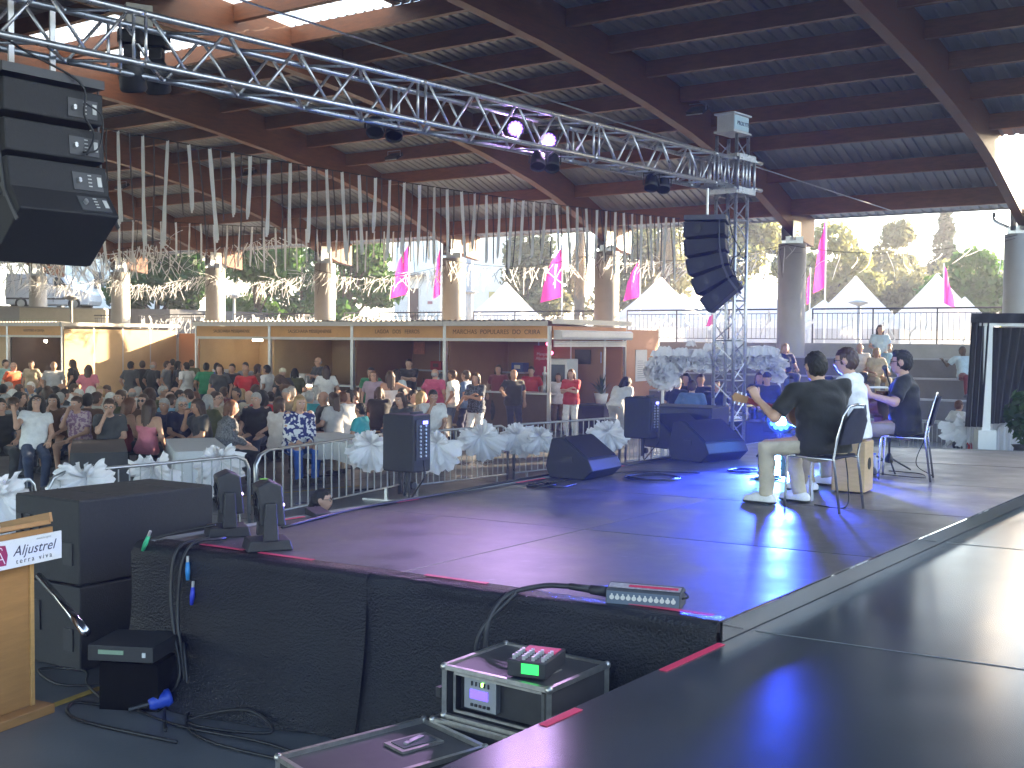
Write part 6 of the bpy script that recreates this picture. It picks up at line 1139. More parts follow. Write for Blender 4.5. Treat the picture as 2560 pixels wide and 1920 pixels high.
def cloth(col):
    if col not in _cl:
        C_ = {'white': (.72, .72, .72), 'offwhite': (.60, .56, .48), 'black': (.014, .014, .016), 'navy': (.012, .016, .055), 'charcoal': (.05, .052, .056), 'grey': (.22, .22, .23), 'lightgrey': (.42, .42, .43), 'red': (.48, .025, .03), 'orange': (.62, .10, .03), 'darkred': (.17, .02, .03), 'pink': (.55, .17, .22), 'rose': (.62, .10, .22), 'lilac': (.36, .28, .36), 'green': (.02, .20, .09), 'olive': (.10, .10, .04), 'blue': (.03, .08, .30), 'skyblue': (.26, .46, .62), 'teal': (.05, .34, .38), 'denim': (.09, .15, .27), 'jeans': (.035, .05, .10), 'beige': (.46, .36, .24), 'khaki': (.34, .28, .19), 'brown': (.12, .06, .035), 'cobalt': (.03, .13, .50), 'aqua': (.35, .55, .52), 'paleblue': (.45, .56, .62), 'sand': (.50, .44, .34), 'leather': (.05, .03, .02)}
        if col in C_: _cl[col] = M('cloth_' + col, C_[col], .85, var=.14, scale=7, bump=.5, bscale=14, sheen=.15)
        else:
            base, dark, sc = {'blueprint': ((.70, .70, .72), (.02, .03, .16), 17), 'tweed': ((.22, .22, .23), (.04, .04, .045), 90), 'floral': ((.55, .42, .44), (.28, .16, .26), 22), 'pattern_dark': ((.03, .035, .05), (.12, .13, .16), 30), 'shirtprint': ((.52, .45, .36), (.14, .2, .28), 16)}[col]
            m = M('cloth_' + col, base, .85, var=0, bump=.4, bscale=14); t = m.node_tree; vo = t.nodes.new('ShaderNodeTexNoise'); vo.inputs['Scale'].default_value = sc; vo.inputs['Detail'].default_value = 1; tc = t.nodes.new('ShaderNodeTexCoord'); t.links.new(tc.outputs['Object'], vo.inputs[0]); rp = t.nodes.new('ShaderNodeValToRGB'); rp.color_ramp.interpolation = 'CONSTANT'
            rp.color_ramp.elements[0].color = (*dark, 1); rp.color_ramp.elements[1].position = .5; rp.color_ramp.elements[1].color = (*base, 1); t.links.new(vo.outputs[0], rp.inputs[0]); t.links.new(rp.outputs[0], t.nodes['Principled BSDF'].inputs['Base Color']); _cl[col] = m
    return _cl[col]
POSES = {}
def pose(name, J, **k): POSES[name] = (J, build_person(J, **k))
hl = {1: (.20, .30, -.32), -1: (-.20, .30, -.32)}
pose('stand', skeleton(), h=.024)
pose('stand_f', skeleton(sh=.165), fem=True, h=.024)
pose('stand_fat', skeleton(sh=.195), fat=.03, h=.024)
pose('hip', skeleton(sh=.165, hands={1: (.26, -.02, -.30), -1: (-.24, .08, -.46)}, hints={1: (1, -.5, 0), -1: (-.5, -.7, -.5)}), fem=True, strap=True, h=.024)
pose('fold', skeleton(hands={1: (-.06, .22, -.20), -1: (.06, .24, -.18)}, hints={1: (1, -.2, -.6), -1: (-1, -.2, -.6)}), h=.024)
pose('fold_f', skeleton(sh=.165, hands={1: (-.04, .20, -.16), -1: (.06, .24, -.20)}, hints={1: (1, -.2, -.6), -1: (-1, -.2, -.6)}), fem=True, h=.024)
pose('reach', skeleton(sh=.195, hands={1: (.40, .38, -.24), -1: (-.26, .06, -.46)}), fat=.02, h=.024)
pose('bend', skeleton(lean=(0, .9), hands={1: (.16, .3, -.38), -1: (-.16, .3, -.38)}), h=.024, bottom='long')
pose('sit', skeleton(seat=1, hands=hl), h=.024)
pose('sit_f', skeleton(seat=1, sh=.165, hands=hl), fem=True, h=.024)
pose('sit_fat', skeleton(seat=1, sh=.195, hands=hl, lean=(0, .12)), fat=.035, h=.024)
pose('sit_table', skeleton(seat=1, lean=(0, .22), hands={1: (.10, .34, -.26), -1: (-.10, .36, -.26)}), h=.024)
pose('sit_table_f', skeleton(seat=1, sh=.165, lean=(0, .2), hands={1: (.10, .34, -.26), -1: (-.10, .36, -.26)}), fem=True, h=.024)
pose('sit_chin', skeleton(seat=1, sh=.17, lean=(0, .16), hands={1: (.05, .20, .08), -1: (-.12, .34, -.30)}, hints={1: (.4, .3, -1), -1: (-.5, -.7, -.5)}), fem=True, h=.024, bottom='short')
pose('sit_strap', skeleton(seat=1, sh=.165, lean=(0, .12), hands=hl), fem=True, strap=True, sleeve=0, h=.024)
pose('sit_arm', skeleton(seat=1, sh=.165, lean=(.05, .05), hands={1: (.27, .10, -.45), -1: (-.12, .32, -.30)}), fem=True, strap=True, sleeve=0, h=.024)
pose('sit_long', skeleton(seat=1, sh=.175, lean=(0, .14), hands={1: (.10, .30, -.34), -1: (-.08, .32, -.34)}), fem=True, fat=.03, sleeve=.9, h=.024)
pose('sit_recline', skeleton(seat=1, lean=(0, -.35), hands={1: (.52, .0, -.06), -1: (-.52, 0, -.06)}), h=.024)
pose('perch', skeleton(seat=1, sh=.165, seath=.62, lean=(-.1, -.18), hands={1: (.34, .22, .0), -1: (-.20, .20, -.42)}, hints={1: (.3, .3, -1), -1: (-.5, -.7, -.5)}, feet={1: (.10, .30, .07), -1: (-.10, .34, .07)}, head=(-.3, .35)), fem=True, sleeve=.35, h=.022)
PK = {k: list(v[1].items()) for k, v in POSES.items()}
def person(label, ps, x, y, facing, top, bot, hair='short', hc='brown', skin=0, sc=1.0, head=None, specs=None, z=0.0, group='people in the audience', shoes='charcoal'):
    J, parts = POSES[ps]; t = thing('person', label, 'person', (x, y, z), R(facing), group); t.scale = (sc,) * 3
    for nm, me in parts.items():
        mt = SKIN[skin] if nm == 'body' else cloth(top if nm == 'top' else (shoes if nm == 'shoes' else bot)); link(nm, me, t, mat=mt)
    Hm = J['hm']; q = J['hc']; Ml = Matrix([[*Hm[0], q[0]], [*Hm[1], q[1]], [*Hm[2], q[2]], [0, 0, 0, 1]])
    def hk(nm, me, m=None):
        o = link(nm, me, t, mat=m); o.matrix_local = Ml; return o
    if hair: hk('cap' if hair == 'cap' else 'hair', HAIR[hair], HCOL[hc])
    if hair == 'cap': pass
    if y < 22 and abs(facing) > 50:
        for n_, m_ in FACE: hk(n_, m_)
    if specs: hk('glasses' if specs == 'g' else 'sunglasses', GL if specs == 'g' else SGL)
    return t
# ------------------------------------------------------------------ the audience
def pp(label, ps, px, pyh, facing, *a, Y=None, zt=None, sc=1.0, **k):
    """head top at the photograph's px, pyh; depth from the height of the head unless given"""
    if Y and ps.startswith('sit') and Y < 22.5 and not zt and px < 1200: Y += 1.5; sc *= 1.05
    J = POSES[ps][0]; top = (J['hc'] + J['hm'] @ A(0, 0, .125))[2] * sc
    q = aty(px, pyh, Y) if Y else atz(px, pyh, top)
    hx, hy = (J['hc'][0] * sc, J['hc'][1] * sc); c, s = math.cos(R(facing)), math.sin(R(facing))
    x, y = q[0] - (c * hx - s * hy), q[1] - (s * hx + c * hy)
    z = (q[2] - top) if (zt and Y) else 0.0
    return person(label, ps, x, y, facing, *a, sc=sc, z=z, **k)
# facing: 0 looks away from the camera (+Y), 180 towards it, 90 to the left, -90 to the right
CAM, LFT, RGT, AWY = 180, 90, -90, 0
pp('man in a pale green shirt at the very left edge behind the orange red polo', 'stand', 14, 884, -120, 'aqua', 'jeans', 'short', 'brown', Y=33)
pp('man in an orange red polo with grey hair and glasses, at far left', 'stand_fat', 34, 888, -110, 'orange', 'jeans', 'balding', 'grey', specs='g', Y=31, sc=.98)
pp('woman in a beige top before the dark left stall', 'stand_f', 78, 898, CAM, 'beige', 'denim', 'bun', 'brown', skin=1, Y=34, sc=.97)
pp('man in a white shirt with a dark stripe band before the left stall', 'stand', 134, 884, -150, 'lightgrey', 'jeans', 'balding', 'black', skin=1, Y=31)
pp('person with long hair and black top against the sunlit wall', 'stand_f', 180, 893, LFT, 'black', 'black', 'long', 'brown', Y=34)
pp('woman with long brown hair in a pink tee seen from behind', 'stand_f', 222, 910, AWY, 'pink', 'black', 'long', 'brown', Y=29, sc=.98)
for a in [('man in a charcoal tee before the orange booth, left one of the three', 328, 893, 'charcoal', 'short', 'black', -20, 32), ('man in a black tee with cropped hair, middle one of the three', 356, 890, 'black', 'short', 'brown', 15, 33), ('broad balding man in black, right one of the three by the booth', 384, 893, 'black', 'balding', 'grey', -30, 32), ('man with brown hair in a grey tee right of the balding man', 419, 897, 'grey', 'short', 'brown', -90, 33), ('man behind in brown, right of the orange booth', 432, 886, 'brown', 'short', 'black', 0, 36), ('woman with dark bob in black near the gap between the stalls', 446, 892, 'black', 'bob', 'black', -60, 33), ('man in a white shirt looking left by the gap between the stalls', 465, 894, 'white', 'short', 'black', 60, 31.5), ('man in olive at the post of the leftmost row stall', 479, 883, 'olive', 'short', 'brown', 0, 35),
          ('man in a green tee seen from behind at the counter', 516, 888, 'green', 'short', 'black', 0, 31), ('man in a royal blue tee seen from behind at the counter', 543, 883, 'blue', 'short', 'black', -10, 31), ('woman in slate grey facing the camera before the blue tee', 549, 906, 'charcoal', 'bob', 'brown', 180, 29), ('person in black with dark bun at the bright stall', 580, 903, 'black', 'bun', 'black', 170, 30), ('man with short black hair behind the red tee', 613, 885, 'grey', 'short', 'black', 160, 32), ('broad man in a red tee facing the camera with blue glasses', 614, 898, 'red', 'balding', 'brown', 180, 28), ('woman with brown hair right of the red tee man', 646, 908, 'brown', 'bob', 'brown', -60, 30), ('man in a white shirt with black hair in profile, by the stall post', 666, 900, 'white', 'short', 'black', 70, 29)]:
    lb, px, py, tp, hr, hcx, fc, Yv = a; pp(lb, 'stand' if hr not in ('bob', 'bun') else 'stand_f', px, py, fc, tp, 'jeans', hr, hcx, skin=random.choice([0, 1]), Y=Yv, specs='g' if 'glasses' in lb else None)
pp('person in a cream cap leaning before the brown stall', 'stand_f', 706, 912, 40, 'charcoal', 'jeans', 'cap', 'cream', Y=27.5, sc=.98)
pp('woman with large dark hair bending forward before the brown stall', 'bend', 698, 935, 80, 'brown', 'black', 'curly', 'brown', Y=26)
pp('person with black hair before the paper notices', 'stand_f', 737, 918, 10, 'olive', 'jeans', 'bob', 'black', Y=28.5, sc=.96)
pp('bearded stall keeper in a dark tee behind the brown stall counter', 'fold', 795, 893, 130, 'charcoal', 'black', 'balding', 'grey', specs='g', Y=30.5, zt=1)
pp('woman with long brown hair in a white tee with a black bag strap, from behind', 'stand_f', 815, 897, 15, 'white', 'denim', 'long', 'brown', Y=27.5, sc=1.02)
pp('young man in green with black hair behind the bespectacled woman', 'stand', 927, 916, 170, 'green', 'jeans', 'short', 'black', Y=27.2, specs='g')
pp('woman with glasses in a grey lilac top facing the camera', 'stand_f', 934, 926, 175, 'lilac', 'black', 'bob', 'auburn', Y=25.8, specs='g', sc=.98)
pp('girl with very long dark hair and white strap top, hand on hip', 'hip', 975, 921, 20, 'white', 'paleblue', 'long', 'brown', Y=24.5, skin=1)
pp('girl in pale blue beside the hand on hip girl', 'stand_f', 992, 932, -20, 'paleblue', 'denim', 'long', 'black', Y=26)
pp('man in a black polo behind the LAGOA DOS FERROS counter', 'fold', 1022, 897, 175, 'black', 'black', 'short', 'black', Y=29.0, zt=1)
pp('grey haired man in a bright pink shirt seen from behind', 'stand_fat', 1088, 925, -25, 'rose', 'jeans', 'balding', 'grey', Y=26.5)
pp('man in a white graphic tee and jeans in profile by the stall post', 'stand', 1130, 902, 75, 'white', 'denim', 'short', 'brown', skin=1, Y=25.8)
pp('man in a blue shirt with brown hair looking left', 'stand', 1164, 920, 70, 'denim', 'navy', 'short', 'brown', skin=1, Y=25.5)
pp('woman in a dark patterned blouse and white trousers, hands clasped', 'fold_f', 1190, 934, 150, 'pattern_dark', 'white', 'bob', 'brown', Y=24.0, skin=1, sc=.99)
pp('stall helper in dark red with brown bob inside the corner stall', 'stand_f', 1246, 912, 170, 'darkred', 'black', 'bob', 'brown', skin=1, Y=29.2, zt=1)
pp('large man in a black shirt with a yellow badge, arm stretched out', 'reach', 1285, 917, 200, 'black', 'navy', 'balding', 'grey', skin=1, Y=26.6)
pp('stall helper in red at the beer tap', 'stand', 1328, 916, 165, 'red', 'black', 'short', 'black', Y=29.5, zt=1)
pp('woman in a red top and white trousers beside the fridge', 'fold_f', 1428, 926, 160, 'red', 'white', 'bob', 'auburn', Y=27.2)
pp('child with dark hair in white behind the woman in red', 'stand_f', 1396, 941, 170, 'white', 'brown', 'bob', 'black', Y=28.6, sc=.92, skin=1)
pp('person in a white tee and pale trousers bending away by the side panel', 'bend', 1566, 944, -35, 'white', 'lightgrey', 'curly', 'black', Y=25.5, sc=1.02)
# seated, front rows
pp('woman in a white embroidered top perched on a stool, leaning back', 'perch', 92, 976, -150, 'white', 'jeans', 'curly', 'black', specs='g', Y=17.6)
pp('man in a black tee cut by the left edge, arms folded', 'sit', 2, 1010, -150, 'black', 'charcoal', 'short', 'black', Y=16.8)
pp('grey haired man in a grey shirt at the left edge looking right', 'sit', 16, 968, -110, 'lightgrey', 'jeans', 'short', 'grey', Y=18.2, skin=1)
pp('woman with dark hair in a black jacket and pink scarf at left', 'sit_f', 50, 958, -80, 'black', 'black', 'long', 'black', Y=19)
pp('white haired man between the grey shirt and black jacket', 'sit', 32, 965, AWY, 'grey', 'jeans', 'short', 'white', Y=20)
pp('woman with black hair raising a hand with a blue can', 'sit_chin', 133, 990, -170, 'brown', 'black', 'bob', 'black', Y=18.6)
pp('woman in a pink flowered blouse resting her chin', 'sit_chin', 190, 986, 165, 'floral', 'jeans', 'bun', 'brown', Y=17.8)
pp('man in a pale grey shirt seen from behind, centre left', 'sit', 243, 968, -40, 'offwhite', 'beige', 'short', 'brown', skin=1, Y=19.2)
pp('woman with glasses in a dark grey tee, hand at her mouth', 'sit_chin', 273, 995, -165, 'charcoal', 'charcoal', 'short', 'brown', specs='g', Y=16.7, sc=1.02)
pp('girl with brown hair in a maroon strap top seen from behind', 'sit_strap', 325, 976, -50, 'darkred', 'black', 'long', 'auburn', Y=17.4, skin=1)
pp('girl in a pink strap top with one arm hanging down', 'sit_arm', 376, 975, -15, 'pink', 'black', 'long', 'brown', Y=16.9, skin=1)
pp('woman with purple sunglasses facing the camera', 'sit_f', 357, 968, 175, 'brown', 'black', 'long', 'brown', Y=18.6, specs='s')
pp('grey haired woman in a navy top leaning on the white cloth table', 'sit_table_f', 455, 980, -150, 'navy', 'jeans', 'bob', 'grey', specs='g', Y=18.0)
pp('young woman in a dark vest with her hand at her mouth', 'sit_chin', 492, 988, 130, 'charcoal', 'jeans', 'long', 'brown', skin=1, Y=17.3)
pp('woman in a grey tweed cardigan with auburn hair, hands clasped', 'sit_long', 580, 985, -70, 'tweed', 'black', 'bob', 'auburn', Y=17.0, sc=1.0)
pp('man in a light blue shirt bending at the white table', 'sit_table', 428, 985, -30, 'skyblue', 'jeans', 'short', 'brown', Y=19)
pp('person in a grey headscarf behind the cloth table', 'sit_f', 520, 975, -20, 'olive', 'jeans', 'bob', 'grey', Y=18.6)
pp('woman in a white blouse with short brown hair seen from behind', 'sit_f', 700, 968, -35, 'white', 'black', 'bob', 'brown', Y=17.9, skin=1)
pp('blonde woman in a blue and white patterned tunic with bright blue leggings', 'sit_long', 750, 970, -150, 'blueprint', 'cobalt', 'bob', 'blonde', Y=17.2, sc=1.06)
pp('boy in a teal tee at the end of the white table', 'sit', 900, 982, 75, 'teal', 'khaki', 'short', 'black', Y=18.2, sc=.92, skin=1)
pp('woman with dark hair in a red top seen from behind', 'sit_f', 655, 950, -5, 'red', 'black', 'curly', 'black', Y=20.2)
pp('grey haired man in teal left of the bald man at the white table', 'sit', 775, 960, -20, 'teal', 'jeans', 'short', 'grey', Y=20.5)
pp('bald grey man in black at the white table', 'sit', 808, 968, 120, 'black', 'jeans', 'balding', 'grey', Y=20, skin=1)
pp('woman with long brown hair in pale grey at the white table', 'sit_f', 832, 962, 60, 'lightgrey', 'jeans', 'long', 'brown', Y=19.8)
pp('woman in a dark red top with dark hair, left of the boy', 'sit_f', 871, 955, 150, 'darkred', 'black', 'bob', 'black', Y=21)
pp('man in a white tee leaning at the white table end', 'sit_table', 856, 965, 30, 'white', 'jeans', 'short', 'auburn', Y=20.6)
pp('woman in a black top with a necklace and a water bottle before her', 'sit_table_f', 1035, 962, -140, 'black', 'black', 'bun', 'black', Y=21.5)
pp('man in a white tee and denim shorts resting his head on his hand', 'sit_chin', 1083, 955, -165, 'white', 'denim', 'short', 'black', Y=20.2, sc=1.04, skin=1)
pp('girl with glasses peeping over the deck edge', 'sit_f', 808, 1222, -100, 'black', 'black', 'pony', 'black', specs='g', sc=.80)
# middle rows
mid = [(8, 940, 'charcoal', 'short', 'black', 0), (22, 925, 'white', 'short', 'grey', -60), (48, 928, 'teal', 'short', 'brown', -30), (76, 930, 'shirtprint', 'short', 'white', 170), (100, 945, 'brown', 'short', 'black', 40), (112, 958, 'offwhite', 'bob', 'auburn', -30), (138, 948, 'black', 'curly', 'black', 0), (162, 950, 'charcoal', 'short', 'black', -40), (118, 975, 'grey', 'bob', 'brown', 20), (152, 925, 'beige', 'balding', 'brown', 170), (186, 930, 'white', 'short', 'brown', -70), (196, 972, 'paleblue', 'short', 'white', 150), (150, 985, 'lightgrey', 'short', 'grey', 0), (228, 972, 'grey', 'bob', 'white', -20), (249, 943, 'offwhite', 'bob', 'blonde', -160), (266, 940, 'black', 'bun', 'brown', 170), (278, 960, 'white', 'short', 'white', -70), (308, 955, 'black', 'short', 'grey', -80), (345, 942, 'white', 'short', 'grey', -40), (330, 948, 'offwhite', 'balding', 'grey', 30), (374, 952, 'olive', 'curly', 'brown', 10), (408, 943, 'beige', 'short', 'grey', -100), (424, 960, 'black', 'balding', 'grey', 150), (438, 940, 'brown', 'balding', 'brown', -60), (450, 948, 'charcoal', 'short', 'black', -90), (470, 972, 'teal', 'short', 'brown', 100), (487, 958, 'grey', 'bob', 'auburn', 150), (528, 952, 'offwhite', 'balding', 'brown', 160), (546, 960, 'aqua', 'balding', 'grey', -70), (560, 945, 'darkred', 'short', 'brown', -20), (590, 968, 'navy', 'short', 'black', 150), (605, 950, 'brown', 'bob', 'blonde', 0), (622, 958, 'sand', 'balding', 'brown', 160), (640, 962, 'black', 'bob', 'brown', -30), (676, 958, 'grey', 'bun', 'black', 20), (715, 952, 'beige', 'short', 'grey', 170), (730, 962, 'sand', 'bob', 'grey', -40), (764, 955, 'skyblue', 'short', 'white', -70), (790, 968, 'lightgrey', 'bob', 'grey', 0), (846, 950, 'orange', 'balding', 'brown', 160), (884, 970, 'grey', 'short', 'brown', 120), (948, 962, 'black', 'bob', 'brown', 10), (1005, 968, 'navy', 'short', 'black', 140), (1055, 975, 'lightgrey', 'bob', 'blonde', -90), (1000, 985, 'charcoal', 'long', 'brown', 150), (60, 990, 'charcoal', 'bob', 'brown', -40), (220, 1000, 'brown', 'short', 'black', 0), (300, 985, 'olive', 'bun', 'brown', 160), (410, 1000, 'navy', 'short', 'grey', 170), (540, 990, 'khaki', 'short', 'brown', -110), (640, 990, 'black', 'short', 'grey', 170), (35, 1000, 'grey', 'short', 'brown', -30)]
hw_ = {'black': 'black', 'brown': 'brown', 'auburn': 'auburn', 'blonde': 'blonde', 'grey': 'grey', 'white': 'white'}
hst = {'short': 'short {} hair', 'bob': 'a {} bob', 'long': 'long {} hair', 'curly': 'curly {} hair', 'bun': 'a {} bun', 'balding': 'thin {} hair'}
cw = {'offwhite': 'cream', 'lightgrey': 'pale grey', 'shirtprint': 'printed', 'paleblue': 'pale blue', 'skyblue': 'light blue', 'darkred': 'dark red'}
def place_word(px):
    for x, wd in ((60, 'at the left edge'), (150, 'before the dark left stall'), (250, 'behind the flowered blouse'), (340, 'before the sunlit wall'), (430, 'before the orange booth'), (500, 'behind the cloth table'), (600, 'before the bright stall'), (700, 'before the brown stall'), (800, 'near the white table'), (900, 'behind the teal boy'), (1100, 'before the LAGOA stall')):
        if px < x: return wd
    return 'before the corner stall'
for i, (px, py, tp, hr, hcx, fc) in enumerate(mid):
    fem = hr in ('bob', 'long', 'curly', 'bun'); ps = random.choice(['sit_f', 'sit_table_f'] if fem else ['sit', 'sit_table', 'sit_fat']); dr_ = 'seen from behind' if abs(fc) < 75 else ('facing forward' if abs(fc) > 139 else 'in profile')
    pp('seated %s with %s in %s, %s, %s' % ('woman' if fem else 'man', hst[hr].format(hw_[hcx]), cw.get(tp, tp), dr_, place_word(px)), ps, px, py, fc, tp, 'jeans', hr, hcx, skin=1 if i % 3 == 0 else 0, Y=17.5 + max(0, (1005 - py)) * .115, sc=random.uniform(.97, 1.03), specs='g' if i % 4 == 1 and abs(fc) > 60 else None)
# people on the bleachers and around the arch
BG = 'people on the seating steps'
pp('woman in a pale blue blouse seated highest on the steps', 'sit_f', 2201, 812, 175, 'paleblue', 'skyblue', 'long', 'brown', Y=29.6, zt=1, group=BG)
pp('bald man in a white shirt on the steps behind the cajon player', 'sit', 2150, 858, 160, 'white', 'jeans', 'balding', 'grey', Y=28.8, zt=1, group=BG)
pp('blonde woman with glasses in a beige dress on the steps', 'sit_f', 2192, 869, 185, 'beige', 'beige', 'bob', 'blonde', Y=28.4, zt=1, group=BG, skin=1)
pp('dark skinned man in a pale blue tee reclining with spread arms', 'sit_recline', 2407, 866, 180, 'paleblue', 'darkred', 'short', 'black', skin=2, Y=28.6, zt=1, group=BG)
pp('woman with blonde bob in navy on the steps under the blue column', 'sit_f', 1963, 858, 190, 'navy', 'jeans', 'bob', 'blonde', Y=28, zt=1, group=BG)
pp('boy with auburn hair and a white tee seen from behind at right', 'stand', 2400, 931, -70, 'white', 'jeans', 'short', 'auburn', Y=20.5, sc=.80, group=BG)
pp('child in a red top behind the boy near the booth', 'stand_f', 2436, 940, 100, 'red', 'red', 'bob', 'brown', Y=21.5, sc=.76, group=BG, skin=1)
pp('person in a dark hat behind the guitar headstock', 'sit', 1918, 930, 170, 'black', 'black', 'cap', 'black', Y=22, group=BG, zt=1)
pp('person with dark hair beside the dark hat', 'sit_f', 1899, 930, 175, 'navy', 'black', 'bob', 'brown', Y=23, group=BG, zt=1)
pp('child with dark hair between guitarist and cajon player', 'stand', 2057, 914, 170, 'navy', 'navy', 'short', 'black', Y=24, group=BG, sc=.9, zt=1)
pp('white haired woman under the tulle arch', 'stand_f', 1695, 927, -40, 'navy', 'black', 'short', 'white', Y=22.8, group='people under the tulle arch', sc=.98)
pp('man in a slate tee with a white back print under the tulle arch', 'stand_fat', 1731, 922, -25, 'denim', 'jeans', 'short', 'brown', Y=21.6, group='people under the tulle arch', sc=.97)
pp('man with brown hair facing the camera under the arch', 'stand', 1752, 918, 170, 'navy', 'jeans', 'short', 'brown', Y=24, group='people under the tulle arch', skin=1)
pp('woman in black with dark hair behind the slate tee', 'stand_f', 1716, 920, 150, 'black', 'black', 'bob', 'black', Y=24.4, group='people under the tulle arch')
pp('person seated behind the drums, half hidden by the tower', 'sit', 1790, 948, 180, 'navy', 'jeans', 'short', 'brown', Y=23, group='people under the tulle arch', zt=1)
# ------------------------------------------------------------------ tables, benches, chairs, things on tables
m_cloth = M('white_table_cloth', (.60, .61, .62), .85, var=.05, bump=.2, bscale=10, trans=.1); m_bench = M('bench_wood', (.42, .28, .13), .6, var=.15, stretch=(1, 6, 1))
def table(label, c, ax, L, W, cl=None, group='long tables of the audience'):
    ax = nrm(ax); ay = A(-ax[1], ax[0], 0); t = thing('trestle_table', label, 'table', A(c[0], c[1], 0), 0, group); B_ = np.array([ax, ay, UP3]).T
    MB().box((0, 0, .735), (L, W, .03), B_).build('tabletop', m_bench, t)
    for s in (-1, 1):
        lg = MB(); 
        for q in (-1, 1): lg.tube([ax * s * L * .38 + ay * q * W * .4 + UP3 * .72, ax * s * L * .42 + ay * q * W * .42], .014, 6)
        lg.tube([ax * s * L * .42 + ay * W * .42 + UP3 * .02, ax * s * L * .42 - ay * W * .42 + UP3 * .02], .014, 6); lg.build('leg', m_blk, t)
    if cl:
        P = []; nx = 40
        def rim(i):
            per = [(-L / 2, -W / 2), (L / 2, -W / 2), (L / 2, W / 2), (-L / 2, W / 2), (-L / 2, -W / 2)]; seg = i // 12; f = (i % 12) / 12
            if seg > 3: return A(*per[4], 0)
            return A(*per[seg], 0) * (1 - f) + A(*per[seg + 1], 0) * f
        rows = []
        for j in range(6):
            row = []
            for i in range(49):
                r_ = rim(i); o_ = nrm(r_ / A(L, W, 1)) * (.012 + .05 * (j / 5) * (.5 + .5 * math.sin(i * 1.7)) + .02 * j / 5); q = r_ * (1.004) + o_; z = .756 - cl * (j / 5) * (1 + .12 * math.sin(i * .52)); row.append(ax * q[0] + ay * q[1] + UP3 * z)
            rows.append(row)
        o = MB().grid(rows); o.add([p for p in rows[0][:-1]], [tuple(range(48))]); ob = o.build('tablecloth', m_cloth if cl < .5 or 'white' in label else m_blk, None, True, loc=(c[0], c[1], 0)); tag(ob, {'white cloth table behind': 'white cloth with a hanging corner behind the standing bow', 'white cloth table beside': 'white cloth on the long table beside the boy in teal', 'dark covered table in fr': 'dark cloth over the table before the flowered blouse', 'dark small table with a ': 'dark cloth on the small table by the pole loudspeaker'}[label[:24]], 'tablecloth')
    return t
def bench(label, c, ax, L):
    ax = nrm(ax); ay = A(-ax[1], ax[0], 0); t = thing('bench', label, 'bench', A(c[0], c[1], 0), 0, 'wooden beer benches'); B_ = np.array([ax, ay, UP3]).T; MB().box((0, 0, .44), (L, .26, .03), B_).build('seat', m_bench, t, bevel=.004)
    for s in (-1, 1): MB().tube([ax * s * L * .4 - ay * .1, ax * s * L * .38 - ay * .1 + UP3 * .42, ax * s * L * .38 + ay * .1 + UP3 * .42, ax * s * L * .4 + ay * .1], .012, 6).build('leg', m_blk, t)
tdir = A(-.35, .94, 0)
T1 = aty(462, 1062, 16.6); T2 = aty(842, 1043, 17.6)
table('white cloth table behind the standing bow', A(T1[0], T1[1] + .6, 0), tdir, 2.2, .75, .42); table('white cloth table beside the boy in teal', A(T2[0], T2[1] + .9, 0), A(-.55, .83, 0), 2.3, .78, .33)
T3 = aty(215, 1085, 16.4); table('dark covered table in front of the flowered blouse', A(T3[0], T3[1] + .5, 0), tdir, 2.2, .75, .55); T4 = atz(1040, 1040, .74); table('dark small table with a water bottle by the pole loudspeaker', A(T4[0], T4[1] + .5, 0), A(-.55, .83, 0), 1.6, .75, .5)
for i, (x, y) in enumerate([(60, 975), (330, 955), (560, 965), (700, 985), (160, 1005)]):
    q = atz(x, y + 60, .74); table(['plain table at the left edge rows', 'plain table before the orange booth', 'plain table before the bright stall', 'plain table left of the patterned tunic', 'plain table in the second row at left'][i], A(q[0], q[1] + 1.5, 0), tdir, 2.2, .7)
for lb, x, y, L in [('bench under the dark grey tee woman', 310, 1128, .9), ('bench under the girl in pink', 392, 1112, .8), ('bench under the tweed cardigan', 560, 1100, .9), ('bench under the patterned tunic', 725, 1092, .9), ('bench along the long white table', 830, 1085, 1.6), ('bench end by the boy in teal', 935, 1078, .9), ('bench by the denim shorts man', 1120, 1062, .9)]:
    q = atz(x, y, .44); bench(lb, q, A(.9, .2, 0), L)
# folded dark table / push chair frames seen before the cloth tables
q = atz(640, 1112, 0.3); t = thing('push_chair', 'black folded push chair with grey frame beside the tweed cardigan', 'push chair', A(q[0], q[1], 0), .3); MB().prism([(-.25, .35), (.28, .3), (.34, .85), (-.3, .95)], (0, -.2, 0), (1, 0, 0), (0, 0, 1), (0, .4, 0)).build('seat_shell', m_blk, t, bevel=.03); MB().tube(curve([(-.3, -.22, .1), (.0, -.22, .5), (.32, -.22, .95), (.42, -.22, 1.0)], 12), .015, 6).build('frame', m_alu, t, True); MB().tube(curve([(-.3, .22, .1), (.0, .22, .5), (.32, .22, .95), (.42, .22, 1.0)], 12), .015, 6).build('frame', m_alu, t, True)
for sx in (-.28, .3):
    for sy in (-.22, .22): MB().cyl((sx, sy - .02, .10), (sx, sy + .02, .10), .10, n=14).build('wheel', m_tyre, t)
q = atz(112, 1190, 0); t = thing('stool', 'grey round backed stool under the woman in white', 'stool', A(-6.6, 17.75, 0), 0); MB().lathe([(.20, .60), (.21, .62), (.20, .64), (.01, .645)], 20).build('seat', M('stool_grey', (.2, .2, .21), .4), t, True); [MB().tube([(.12 * math.cos(a * 1.57), .12 * math.sin(a * 1.57), .6), (.2 * math.cos(a * 1.57), .2 * math.sin(a * 1.57), 0)], .014, 6).build('leg', m_steel, t) for a in range(4)]
